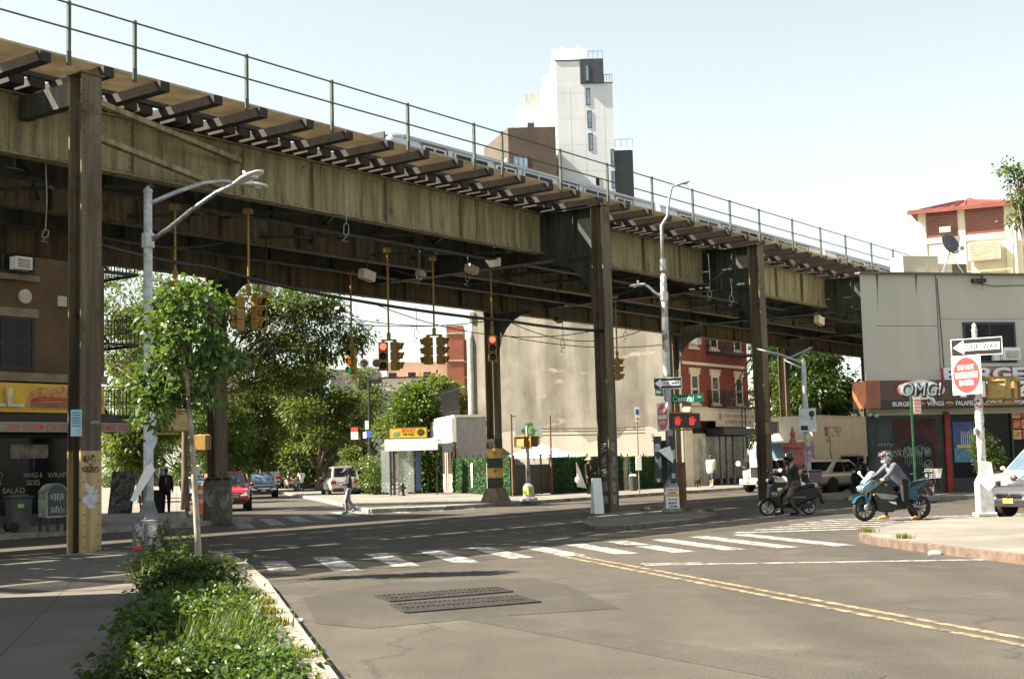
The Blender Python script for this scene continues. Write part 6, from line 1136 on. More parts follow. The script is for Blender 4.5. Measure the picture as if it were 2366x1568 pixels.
def car(name, label, loc, head, mat, L=4.6, W=1.85, H=1.7, kind='suv', gate=False, group=None, cat='car', rimm=None, cmat=None):
    t = thing(name, label, cat, loc, R(head), group); w = W / 2; wr = .36 if kind != 'sedan' else .33; zb = .28
    belt = {'suv': 1.08, 'sedan': .93, 'van': 1.25}[kind]; hood = {'suv': 1.02, 'sedan': .86, 'van': 1.2}[kind]; f, r = L / 2, -L / 2
    if kind == 'sedan': cx = (f - 1.15, f - 2.0, r + 1.35, r + .55); tail = .95
    elif kind == 'suv': cx = (f - 1.15, f - 1.85, r + .45, r + .06); tail = belt
    else: cx = (f - .75, f - 1.25, r + .12, r + .03); tail = belt
    st = [(f, .42, hood - .22, .72), (f - .1, .32, hood - .08, .86), (f - .45, zb, hood - .02, .97), (cx[0] - .05, zb, belt - .02, 1), (0, zb, belt, 1), (r + .75, zb, belt, 1), (r + .3, zb + .03, tail, .97), (r + .06, .36, tail - .03, .9), (r, .44, tail - .14, .84)]
    b = MB(); vs = []
    for x, z0, z1, k in st:
        ww = w * k; pts = [(-ww * .86, z0), (-ww * .97, z0 + .14), (-ww, (z0 + z1) * .5 + .03), (-ww * .97, z1 - .1), (-ww * .86, z1)]; pts += [(-y, z) for y, z in pts[::-1]]; vs += [(x, y, z) for y, z in pts]
    n = 10; b.add(vs, [(i * n + k, (i + 1) * n + k, (i + 1) * n + (k + 1) % n, i * n + (k + 1) % n) for i in range(len(st) - 1) for k in range(n)] + [tuple(range(n)), tuple((len(st) - 1) * n + k for k in range(n))[::-1]])
    bd = b.build('body', mat, t, smooth=True); sb_ = bd.modifiers.new('s', 'SUBSURF'); sb_.levels = 2; sb_.render_levels = 2
    wb_, wt = w * .9, w * .72; zb0 = belt - .06
    B = [V((cx[0], -wb_ * .92, zb0)), V((cx[0], wb_ * .92, zb0)), V((cx[3], wb_ * .95, zb0)), V((cx[3], -wb_ * .95, zb0))]; T_ = [V((cx[1], -wt * .95, H - .06)), V((cx[1], wt * .95, H - .06)), V((cx[2], wt, H - .05)), V((cx[2], -wt, H - .05))]
    b = MB(); ro = [p + V((0, -p.y * .12, .05)) for p in T_]; mid = [(T_[0] + T_[3]) / 2, (T_[1] + T_[2]) / 2]
    b.add(B + T_ + ro, [(0, 1, 5, 4), (1, 2, 6, 5), (2, 3, 7, 6), (3, 0, 4, 7), (4, 5, 9, 8), (5, 6, 10, 9), (6, 7, 11, 10), (7, 4, 8, 11), (8, 9, 10, 11)][::1]); b.f = [tuple(x) for x in b.f]
    cb = b.build('cabin', cmat or mat, t, bevel=.045)
    wnd = MB(); pane(wnd, [B[0], B[1], T_[1], T_[0]], .05, .95, .1, .93, .012); wnd.build('windscreen', m_glassb, cb)
    wnd = MB(); pane(wnd, [B[2], B[3], T_[3], T_[2]], .08, .92, .25 if kind != 'van' else .35, .92, .012)
    if not gate: wnd.build('rear_window', m_glass, cb)
    for q in ([B[1], B[2], T_[2], T_[1]], [B[3], B[0], T_[0], T_[3]]):
        wnd = MB(); rev = q[0].x < q[1].x; sp = [(.06, .36), (.39, .66), (.69, .93)] if kind != 'sedan' else [(.1, .5), (.53, .86)]
        if rev: sp = [(1 - d, 1 - c) for c, d in sp]
        for c, d in sp: pane(wnd, q, c, d, .16, .9, .012)
        wnd.build('side_window', m_glass, cb)
    wx = (f - .88, r + .85)
    for x in wx:
        for s_ in (1, -1):
            b = MB(); b.lathe([(wr * 1.22, 0), (wr * 1.22, .012), (wr * 1.1, .014)], 24, (x, s_ * (w - .012), wr + .02), (0, s_, 0)); b.build('wheel_arch', m_trimk, t); wheel(t, x, s_ * (w - .09), wr, .22, s_, rimm or m_rim)
    b = MB(); b.box(f - .12, f + .015, -w * .7, w * .7, .3, .5); b.build('front_bumper', m_trimk, t, bevel=.03); b = MB(); b.box(r - .02, r + .12, -w * .78, w * .78, .3, .55); b.build('rear_bumper', m_trimk if kind != 'sedan' else mat, t, bevel=.03)
    b = MB(); b.box(f - .1, f + .02, -w * .42, w * .42, .56, hood - .25); gr = b.build('grille', m_trimk, t, bevel=.02); b = MB()
    for k in range(3): z = .6 + (hood - .9) * k / 2; b.box(f + .02, f + .03, -w * .4, w * .4, z, z + .025)
    b.lathe([(.06, 0), (.06, .02)], 12, (f + .02, 0, (hood + .3) / 2), (1, 0, 0)); b.build('grille_bar', m_chrome, gr)
    for s_ in (1, -1):
        b = MB(); b.ob((f - .14, s_ * w * .66, hood - .3), (.12, s_ * -.05, 0), (.0, w * .17, 0), (-.03, 0, .08)); b.build('headlight', m_head, t, bevel=.02)
        b = MB(); b.ob((r + .06, s_ * w * .72, tail - .2), (.08, 0, 0), (0, w * .17, 0), (0, 0, .1)); b.build('tail_light', m_tail, t, bevel=.02)
        b = MB(); b.ell((cx[0] - .25, s_ * (w + .1), belt + .06), (.08, .11, .08)); b.bar((cx[0] - .25, s_ * w * .88, belt - .02), (cx[0] - .25, s_ * (w + .06), belt + .04), .05, .04); b.build('mirror', mat, t, smooth=True)
        b = MB()
        for x in (cx[0] - .3, cx[0] - 1.3, cx[0] - 2.2): b.box(x - .006, x + .006, s_ * w * .985, s_ * (w * .985 + .012), .45, belt - .12)
        b.box(r + .9, f - .9, s_ * w * .96, s_ * (w * .96 + .02), .3, .37); b.build('door_seam', m_trimk, t)
        for x in (cx[0] - 1.1, cx[0] - 2.0): b = MB(); b.box(x - .09, x + .09, s_ * w * .99, s_ * (w * .99 + .03), belt - .22, belt - .19); b.build('door_handle', mat, t)
    b = MB(); b.box(f + .015, f + .03, -.16, .16, .4, .52); b.build('number_plate', m_plate, t); b = MB(); b.box(r - .035, r - .01, -.16, .16, tail - .42, tail - .3); b.build('number_plate', m_sheetw, t)
    if gate:
        b = MB(); b.ob((cx[3] - .35, 0, H + .12), (.48, 0, .1), (0, wt, 0), (-.01, 0, .03)); b.build('tailgate', mat, t, bevel=.03); b = MB(); b.box(r - .012, r + .07, -w * .7, w * .7, .65, H - .2); b.build('load_space', M('boot_dark', (.008, .008, .008), .9), t)
    return t
pw = paint('white', (.72, .71, .68), 0); pgrey = paint('grey', (.3, .3, .31)); pblk = paint('black', (.012, .012, .013)); psil = paint('silver', (.42, .41, .39)); pbeige = paint('beige', (.5, .46, .4)); pred = paint('red', (.5, .03, .04), .1); pnavy = paint('navy', (.02, .035, .08)); pcharc = paint('charcoal', (.07, .07, .08)); pgold = paint('gold', (.4, .34, .28))
def far_car(px, Y, **k):
    p_ = at(px, 1100, Y); return V((p_.x, Y, .0))
car('sport_utility_car', 'red sport utility car parked facing the camera behind the graffiti footing', V((-12.25, 58.2, 0)) + GS * 2.3, 284, pred, 4.7, 1.9, 1.7)
car('saloon_car', 'dark navy car driving towards the camera behind the red one', far_car(604, 88), 284, pnavy, 4.6, 1.85, 1.55, 'sedan')
car('passenger_van', 'pale high roofed van seen from behind in the side street', far_car(618, 118), 104, psil, 5.4, 2.0, 2.5, 'van', cat='van')
car('sport_utility_car', 'grey sport utility car parked with its tail to the camera, behind the walking man', far_car(787, 84), 104, psil, 4.9, 1.98, 1.85)
car('sport_utility_car', 'black sport utility car with its tailgate raised', far_car(714, 101), 104, pblk, 4.9, 1.95, 1.8, gate=True)
car('sport_utility_car', 'pale gold car parked in front of the black one with the raised tailgate', far_car(681, 116), 104, pgold, 4.7, 1.9, 1.75)
car('hatchback_car', 'pale car far along the parked row beside the van', far_car(660, 124), 104, psil, 4.4, 1.85, 1.6)
car('saloon_car', 'small red lit car at the far end of the parked row', far_car(649, 132), 104, pw, 4.5, 1.85, 1.5, 'sedan')
car('saloon_car', 'far grey car left of the graffiti footing on the side street', far_car(468, 85), 284, pnavy, 4.5, 1.85, 1.5, 'sedan')
for i, (px, Y) in enumerate(((470, 108), (505, 130))): car('passenger_van', ['pale van far left on the side street behind the woman in orange', 'pale van between the graffiti footing and the red car'][i], far_car(px, Y), 284, pw, 5.2, 2, 2.3, 'van', cat='van')
hu = math.degrees(E_ANG)
car('coupe_crossover', 'beige crossover car with a sloping dark roof behind the red alarm pillar', el(42.2, 1.7), hu - 14, pbeige, 4.6, 1.86, 1.52, 'sedan', rimm=M('rim_dark', (.06, .055, .05), .4, .6))
car('sport_utility_car', 'white car between the third near post and the red alarm pillar', el(42.5, 3.75), hu, pw, 4.6, 1.86, 1.65)
car('sport_utility_car', 'pale car roof showing behind the beige crossover', el(50, 3.3), hu, psil, 4.6, 1.86, 1.75)
car('sport_utility_car', 'silver sport utility car behind the white corner post', V((17.2, 43.6, 0)), 200, psil, 4.9, 1.95, 1.75)
car('saloon_car', 'dark grey car with an orange number plate at the right edge', V((14.45, 35.3, 0)), 208, pcharc, 4.8, 1.9, 1.58, 'sedan')
# ---------------------------------------------------------- box truck
TK = thing('box_truck', 'white box truck with a chrome grille coming out from under the railway', 'truck', el(44.2, 6.05), E_ANG + math.pi); b = MB()
b.box(-10.2, -2.6, -1.27, 1.27, 1.0, 3.75); bx = b.build('cargo_box', M('box_cream', (.56, .5, .41), .6, var=.08, scale=1.5, dirt=(.48, .42, .35), dscale=1.2, dth=(.58, .75)), TK, bevel=.04); b = MB()
for y in (-1.28, 1.28):
    b.box(-10.22, -2.58, min(y, y * .99), max(y, y * .99), 3.66, 3.78); b.box(-10.22, -2.58, min(y, y * .99), max(y, y * .99), .98, 1.12)
    for x in (-10.2, -2.62): b.box(x - .04, x + .06, min(y, y * .99), max(y, y * .99), 1, 3.75)
b.build('edge_trim', M('trim_alu', (.5, .48, .45), .4, .5), bx); b = MB(); b.box(-6.2, -4.0, 1.272, 1.28, 2.7, 3.2); lg = b.build('painted_sign', M('faded_red', (.36, .2, .16), .7, var=.3, scale=6, dirt=(.6, .54, .45), dscale=3, dth=(.45, .6)), bx); text('SEALED', M('faded_cream', (.6, .54, .46), .7), lg, (-5.4, 1.281, 2.95), (-1, 0, 0), (0, 0, 1), 1.3, .3, .004); b = MB(); b.box(-4.4, -4.1, 1.2805, 1.284, 2.72, 2.93); b.box(-4.4, -4.1, 1.2805, 1.284, 2.97, 3.18); b.build('square_mark', M('faded_dark', (.22, .1, .08), .7), lg); b = MB(); b.tube([(-4.5, 1.28, 2.7), (-4.65, 1.28, 2.3), (-4.6, 1.28, 1.9), (-4.9, 1.28, 1.3)], .03, 5); b.tube([(-4.2, 1.28, 2.55), (-4.4, 1.28, 2.4), (-4.75, 1.28, 2.5)], .025, 5); b.tube([(-7.6, 1.28, 1.8), (-7.65, 1.28, 1.5)], .04, 5); b.build('stain', M('stain_brown', (.16, .1, .08), .8), bx)
b = MB(); vs = [(-.1, .95, 1.25), (-.1, .95, 2.35)]; b.prism([(-2.4, .75), (-.35, .75), (-.35, 1.55), (-.75, 2.5), (-2.4, 2.55)], (0, -1.1, 0), (1, 0, 0), (0, 0, 1), (0, 2.2, 0)); cb = b.build('cab', pw, TK, bevel=.06); b = MB(); b.ob((-.53, 0, 2.02), (.0095, 0, .004), (0, .95, 0), (-.16, 0, .38)); b.build('windscreen', m_glassb, cb)
for s_ in (1, -1):
    b = MB(); b.prism([(-1.75, 1.6), (-.6, 1.6), (-.85, 2.32), (-1.75, 2.32)], (0, s_ * 1.102, 0), (1, 0, 0), (0, 0, 1), (0, s_ * .012, 0)); b.build('side_window', m_glass, cb); b = MB(); b.box(-.45, -.3, s_ * 1.35 - .1, s_ * 1.35 + .1, 1.5, 2.15); b.bar((-.4, s_ * 1.1, 2.1), (-.4, s_ * 1.35, 2.1), .03, .03); b.bar((-.4, s_ * 1.1, 1.55), (-.4, s_ * 1.35, 1.55), .03, .03); b.build('mirror', m_chrome, TK); b = MB(); b.ell((.75, s_ * 1.25, 1.42), (.06, .14, .14)); b.bar((.6, s_ * .95, 1.2), (.75, s_ * 1.22, 1.38), .02, .02); b.build('hood_mirror', m_sheetw, TK, smooth=True)
    wheel(TK, .05, s_ * 1.05, .48, .28, s_); wheel(TK, -7.6, s_ * .98, .48, .5, s_); b = MB(); b.ell((.1, s_ * .95, .72), (.62, .22, .42)); b.build('wing', pw, TK, smooth=True); b = MB(); b.ob((.82, s_ * .82, .95), (.06, 0, 0), (0, .16, 0), (-.02, 0, .13)); b.build('headlight', m_head, TK, bevel=.03)
b = MB(); b.add([(-.4, -.95, .65), (-.4, .95, .65), (-.4, .95, 1.6), (-.4, -.95, 1.6), (.85, -.68, .65), (.85, .68, .65), (.8, .62, 1.32), (.8, -.62, 1.32)], [(0, 3, 2, 1), (4, 5, 6, 7), (0, 1, 5, 4), (1, 2, 6, 5), (2, 3, 7, 6), (3, 0, 4, 7)]); b.build('hood', pw, TK, bevel=.09); b = MB(); b.box(.78, .87, -.55, .55, .72, 1.26); gr = b.build('grille', m_trimk, TK); b = MB()
for k in range(5): b.box(.871, .9, -.56, .56, .74 + k * .11, .8 + k * .11)
b.build('grille_bar', m_chrome, gr); b = MB(); b.box(.75, 1.0, -1.12, 1.12, .38, .68); bp = b.build('bumper', pw, TK, bevel=.05); b = MB(); b.box(1.0, 1.012, -.2, .25, .42, .58); b.build('number_plate', m_trimk, bp); b = MB(); b.box(1.0, 1.012, -.75, -.55, .45, .55); b.box(1.0, 1.012, .55, .75, .45, .55); b.build('indicator', m_orange, bp); b = MB(); b.box(-10, -2.4, -.5, .5, .6, .98); b.build('chassis', m_dark, TK)
OT = thing('orange_truck', 'orange truck body just visible left of the graffiti wall', 'truck', el(58, 8.0), E_ANG + math.pi); b = MB(); b.box(-6, -1.9, -1.2, 1.2, .9, 2.9); b.build('body', M('truck_orange', (.55, .12, .02), .5, var=.3, scale=2, dirt=(.3, .07, .02)), OT, bevel=.05); b = MB(); b.prism([(-1.8, .6), (0, .6), (.1, 1.4), (-.2, 2.3), (-1.8, 2.35)], (0, -1.1, 0), (1, 0, 0), (0, 0, 1), (0, 2.2, 0)); b.build('cab', paint('dullwhite', (.4, .36, .32), 0), OT, bevel=.06); b = MB(); b.ob((-.02, 0, 1.85), (.1, 0, 0), (0, .9, 0), (-.1, 0, .35)); b.build('windscreen', m_glass, OT)
for s_ in (1, -1): wheel(OT, -.5, s_ * 1.0, .45, .25, s_); wheel(OT, -4.8, s_ * 1.0, .45, .25, s_)
# ---------------------------------------------------------- sports motorcycle
m_mblk = M('fairing_black', (.007, .009, .01), .3, .1, var=.2); m_mblue = M('fairing_blue', (.014, .08, .14), .35, .25, var=.3); m_mgrey = M('fairing_grey', (.2, .24, .25), .35, .3, var=.3); m_seat = M('seat_black', (.015, .015, .015), .7)
def mwheel(par, x, r, w, spokes=10, rim=m_mblk, rw=.014):
    b = MB(); pr = [(r * .76, -w * .42), (r * .88, -w * .5), (r * .97, -w * .3), (r, 0), (r * .97, w * .3), (r * .88, w * .5), (r * .76, w * .42)]; b.lathe(pr, 32, (x, 0, r), (0, 1, 0)); b.f = [f for f in b.f if len(f) == 4] + [(k, (k + 1) % 32, 6 * 32 + (k + 1) % 32, 6 * 32 + k)[::-1] for k in range(32)]
    t = b.build('wheel', m_tyre, par, smooth=True); b = MB(); b.lathe([(r * .77, -w * .35), (r * .77, w * .35), (r * .7, w * .3), (r * .7, -w * .3)], 32, (x, 0, r), (0, 1, 0)); b.f = [f for f in b.f if len(f) == 4] + [(k, (k + 1) % 32, 3 * 32 + (k + 1) % 32, 3 * 32 + k)[::-1] for k in range(32)]; b.lathe([(.05, -.06), (.05, .06)], 12, (x, 0, r), (0, 1, 0))
    for k in range(spokes): a = 2 * math.pi * (k + .3) / spokes; b.bar((x + .04 * math.cos(a), 0, r + .04 * math.sin(a)), (x + r * .72 * math.cos(a), 0, r + r * .72 * math.sin(a)), rw * 1.6, rw * 1.6, (0, 1, 0))
    b.build('rim', rim, t); b = MB(); b.lathe([(.07, -.07), (.13, -.07), (.13, -.062), (.07, -.062)], 20, (x, 0, r), (0, 1, 0)); b.build('brake_disc', m_chrome, t); return t
def slab(par, name, poly, w0, mat, y=0, bev=.02):
    b = MB(); b.prism(poly, (0, y - w0 / 2, 0), (1, 0, 0), (0, 0, 1), (0, w0, 0)); return b.build(name, mat, par, bevel=bev)
mc = at(2062, 1200, 35.2); K = 1.05
MCY = thing('motorcycle', 'black and light blue sports motorcycle stopped on the zebra crossing', 'motorcycle', (mc.x, mc.y, .005), R(192)); MCY.scale = (K, K, K)
mwheel(MCY, .73, .3, .13); mwheel(MCY, -.73, .3, .16)
for y in (-.09, .09): b = MB(); b.tube([(.73, y, .3), (.6, y, .62), (.5, y, .95)], [.03, .028, .026], 8); b.build('fork', m_mgrey, MCY); b = MB(); b.ell((.73, y * 1.2, .33), (.06, .03, .08)); b.build('brake_caliper', m_mgrey, MCY, smooth=True)
b = MB(); pts = [(.73 + .335 * math.cos(R(a)), .3 + .335 * math.sin(R(a))) for a in range(25, 151, 14)]; b.prism(pts + [(.73 + .315 * math.cos(R(a)), .3 + .315 * math.sin(R(a))) for a in range(150, 24, -14)], (0, -.08, 0), (1, 0, 0), (0, 0, 1), (0, .16, 0)); b.prism([(.62, .6), (.75, .62), (.72, .5), (.7, .36), (.62, .36)], (0, -.115, 0), (1, 0, 0), (0, 0, 1), (0, .23, 0)); b.build('front_mudguard', m_mblue, MCY, bevel=.008)
slab(MCY, 'front_cowl', [(.86, .74), (.8, .86), (.6, 1.02), (.38, .98), (.3, .86), (.5, .76), (.72, .66)], .34, M('cowl_pale', (.11, .18, .21), .2, .3, var=.5, scale=5), bev=.05)
b = MB(); b.add([(.74, -.13, .93), (.74, .13, .93), (.48, .15, 1.2), (.48, -.15, 1.2), (.58, 0, 1.12)], [(0, 1, 4), (1, 2, 4), (2, 3, 4), (3, 0, 4)]); o = b.build('windshield', M('screen_tint', (.3, .34, .36), .1), MCY); o.modifiers.new('t', 'SOLIDIFY').thickness = .006
for s_ in (1, -1): b = MB(); b.ell((.8, s_ * .1, .82), (.06, .06, .035)); b.build('headlight', m_head, MCY, smooth=True); b = MB(); b.tube([(.62, s_ * .12, 1.0), (.66, s_ * .3, 1.14)], .012, 6); b.ell((.66, s_ * .32, 1.17), (.03, .07, .045)); b.build('mirror', m_sheetw, MCY, smooth=True); b = MB(); b.tube([(.46, s_ * .1, .98), (.42, s_ * .3, 1.0), (.36, s_ * .4, .99)], .016, 8); b.build('handlebar', m_mblk, MCY); b = MB(); b.ell((.55, s_ * .19, .64), (.03, .03, .025)); b.build('indicator', m_orange, MCY, smooth=True)
slab(MCY, 'side_fairing', [(.6, .72), (.42, .9), (.05, .82), (-.15, .62), (-.12, .3), (.05, .2), (.42, .22), (.5, .45)], .36, m_mblk, bev=.05); 
for s_ in (1, -1): b = MB(); b.prism([(.52, .68), (.3, .66), (-.02, .62), (-.1, .58), (.06, .5), (.38, .54)], (0, s_ * .178, 0), (1, 0, 0), (0, 0, 1), (0, s_ * .02, 0)); b.build('fairing_panel', m_mgrey, MCY, bevel=.008); b = MB(); b.prism([(.18, .47), (-.02, .45), (-.04, .38), (.1, .42)], (0, s_ * .183, 0), (1, 0, 0), (0, 0, 1), (0, s_ * .008, 0)); b.build('panel_stripe', m_sheetw, MCY); b = MB(); b.lathe([(.035, 0), (.03, .008)], 14, (.2, s_ * .152, .87), (0, s_, 0)); b.build('tank_badge', m_mgrey, MCY)
slab(MCY, 'tank', [(.42, .88), (.35, 1.02), (.1, 1.04), (-.1, .92), (-.15, .78), (.1, .74)], .3, m_mblk, bev=.07); b = MB(); b.prism([(.3, 1.0), (.1, 1.03), (.0, .98), (.2, .94)], (0, -.15, 0), (1, 0, 0), (0, 0, 1), (0, .3, 0)); b.build('tank_panel', m_mblue, MCY, bevel=.02)
slab(MCY, 'engine', [(.2, .25), (.25, .6), (-.3, .65), (-.35, .28)], .28, m_dark); slab(MCY, 'seat', [(-.1, .84), (-.2, .8), (-.5, .84), (-.55, .9), (-.9, 1.0), (-.88, .95), (-.55, .8), (-.2, .72)], .24, m_seat, bev=.03)
slab(MCY, 'tail_fairing', [(-.35, .8), (-.55, .86), (-1.0, 1.0), (-1.02, .95), (-.7, .74), (-.45, .62)], .2, m_mblue, bev=.02); slab(MCY, 'side_cover', [(-.3, .68), (-.5, .72), (-.72, .58), (-.6, .46), (-.35, .5)], .3, m_mblue, bev=.02)
slab(MCY, 'rear_mudguard', [(-.85, .85), (-.95, .86), (-1.1, .6), (-1.05, .55)], .16, m_mblk, bev=.01); b = MB(); b.box(-1.06, -1.0, -.07, .07, .86, .92); b.build('tail_light', m_tail, MCY); b = MB(); b.ob((-1.09, 0, .72), (.01, 0, 0), (0, .1, 0), (-.01, 0, .06)); b.build('number_plate', m_sheetw, MCY); b = MB(); b.bar((-.2, -.08, .4), (-.73, -.1, .3), .05, .07); b.bar((-.2, .08, .4), (-.73, .1, .3), .05, .07); b.build('swing_arm', m_mgrey, MCY); b = MB(); b.tube([(0, -.14, .25), (-.45, -.17, .3), (-.9, -.2, .45)], [.03, .045, .06], 10); b.build('exhaust', m_dark, MCY, smooth=True)
# ---------------------------------------------------------- scooter
sc = at(1822, 1190, 39.9); SCO = thing('motor_scooter', 'black motor scooter with a delivery box waiting beside the third near post', 'scooter', (sc.x, sc.y, .005), R(188)); m_sb = M('scooter_black', (.006, .006, .007), .3, .1, var=.2)
mwheel(SCO, .64, .24, .12, 5, m_rim, .03); mwheel(SCO, -.62, .23, .13, 5, m_rim, .03); slab(SCO, 'front_mudguard', [(.64 + .27 * math.cos(R(a)), .24 + .27 * math.sin(R(a))) for a in range(10, 165, 14)] + [(.64 + .25 * math.cos(R(a)), .24 + .25 * math.sin(R(a))) for a in range(164, 9, -14)], .17, m_sb, bev=.006)
slab(SCO, 'leg_shield', [(.62, .5), (.56, .9), (.42, 1.0), (.33, .95), (.36, .6), (.3, .28), (.4, .24)], .36, m_sb, bev=.05); slab(SCO, 'floorboard', [(.4, .22), (.4, .32), (-.05, .34), (-.1, .22)], .34, m_sb, bev=.02); slab(SCO, 'rear_body', [(-.02, .3), (-.05, .62), (-.3, .74), (-.8, .82), (-.98, .7), (-.85, .45), (-.5, .36), (-.25, .24)], .3, m_sb, bev=.06); slab(SCO, 'seat', [(-.02, .74), (-.1, .8), (-.45, .84), (-.8, .9), (-.82, .82), (-.4, .74)], .28, m_seat, bev=.04); slab(SCO, 'engine', [(-.2, .2), (-.2, .36), (-.7, .34), (-.72, .18)], .24, m_dark)
b = MB(); b.tube([(.64, .08, .24), (.52, .08, .6)], .025, 6); b.tube([(.64, -.08, .24), (.52, -.08, .6)], .025, 6); b.tube([(.44, 0, .9), (.4, 0, 1.08)], .03, 6); b.tube([(.42, .36, 1.06), (.4, .1, 1.1), (.4, -.1, 1.1), (.42, -.36, 1.06)], .016, 6); b.build('handlebar', m_dark, SCO); b = MB(); b.ell((.52, 0, 1.02), (.1, .13, .1)); b.build('headlamp_cowl', m_sb, SCO, smooth=True); b = MB(); b.ell((.6, 0, 1.02), (.03, .08, .06)); b.build('headlight', m_head, SCO, smooth=True)
for s_ in (1, -1): b = MB(); b.tube([(.42, s_ * .28, 1.08), (.45, s_ * .32, 1.24)], .01, 5); b.ell((.45, s_ * .34, 1.28), (.02, .08, .05)); b.build('mirror', m_sb, SCO, smooth=True)
b = MB(); b.box(-.88, -1.02, -.06, .06, .6, .7); b.build('tail_light', m_tail, SCO); slab(SCO, 'rear_mudguard', [(-.9, .62), (-1.0, .6), (-1.1, .32), (-1.05, .3)], .16, m_sb, bev=.01); b = MB(); b.box(.0, -.5, -.165, -.15, .5, .53); b.box(.0, -.5, .15, .165, .5, .53); b.build('side_strip', m_mgrey, SCO); b = MB(); scrib(b, (.58, -.19 + .03, .62), (0, .0, .001), (-.1, 0, 1), .1, .2, 4, .006, 10); 
text('99', M('mark_white', (.5, .5, .5), .6), SCO, (.47, .187, .62), (-1, 0, 0), (0, 0, 1), .16, .14, .004)
DB = thing('delivery_box', 'square dark purple delivery bag strapped on the scooter rack', 'delivery bag', (sc.x, sc.y, .005), R(188)); b = MB(); b.box(-1.0, -.58, -.22, .22, .92, 1.26); b.build('bag', M('bag_purple', (.11, .075, .11), .6, var=.3, scale=6), DB, bevel=.03); b = MB(); b.box(-.57, -.5, -.2, .2, .95, 1.2); b.box(-1.01, -.57, -.225, .225, 1.22, 1.29); b.build('flap', m_seat, DB, bevel=.02)
SC2 = copy_tree(SCO); cc = at(1990, 1120, 56); SC2.location = (cc.x, 56, 0); SC2.rotation_euler = (0, 0, R(230)); SC2['label'] = 'second scooter half hidden between the orange truck and the restaurant corner'
# ---------------------------------------------------------- bicycle
bk = at(2128, 1165, 46.5); BI = thing('bicycle', 'dark bicycle with a wire front basket parked behind the motorcycle', 'bicycle', (bk.x, bk.y, .0), R(20)); 
for x in (-.52, .52):
    b = MB(); b.tube([(x + .33 * math.cos(t), 0, .35 + .33 * math.sin(t)) for t in [2 * math.pi * i / 28 for i in range(29)]], .02, 6); wv = b.build('wheel', m_tyre, BI); b = MB()
    for k in range(14): a = 2 * math.pi * k / 14; b.tube([(x, .02 if k % 2 else -.02, .35), (x + .32 * math.cos(a), 0, .35 + .32 * math.sin(a))], .003, 4)
    b.build('spokes', m_chrome, wv)
b = MB(); 
for a, c in (((-.52, 0, .35), (-.08, 0, .33)), ((-.08, 0, .33), (-.2, 0, .85)), ((-.2, 0, .82), (.36, 0, .85)), ((-.08, 0, .33), (.38, 0, .75)), ((-.52, 0, .35), (-.2, 0, .8)), ((.52, 0, .35), (.34, 0, 1.0)), ((.34, -.28, 1.05), (.34, .28, 1.05)), ((-.2, 0, .8), (-.22, 0, .98))): b.tube([a, c], .018, 6)
b.build('frame', m_dark, BI); b = MB(); b.ell((-.24, 0, 1.0), (.14, .08, .035)); b.build('saddle', m_seat, BI, smooth=True); b = MB()
for i in range(6):
    for z in (.85 + i * .06,): x0, y0 = .38 - .0, .15 + i * .012; P = [(x0, -y0, z), (x0 + .36 + i * .01, -y0, z), (x0 + .36 + i * .01, y0, z), (x0, y0, z), (x0, -y0, z)]; b.tube(P, .006, 4)
for k in range(7): y = -.15 + .05 * k; b.tube([(.74, y, .85), (.79, y * 1.3, 1.15)], .005, 4); b.tube([(.38 + .055 * k, -.15, .85), (.38 + .06 * k, -.21, 1.15)], .005, 4); b.tube([(.38 + .055 * k, .15, .85), (.38 + .06 * k, .21, 1.15)], .005, 4); b.tube([(.38 + .055 * k, -.15, .85), (.38 + .055 * k, .15, .85)], .005, 4)
b.build('basket', M('basket_white', (.6, .6, .58), .5), BI)
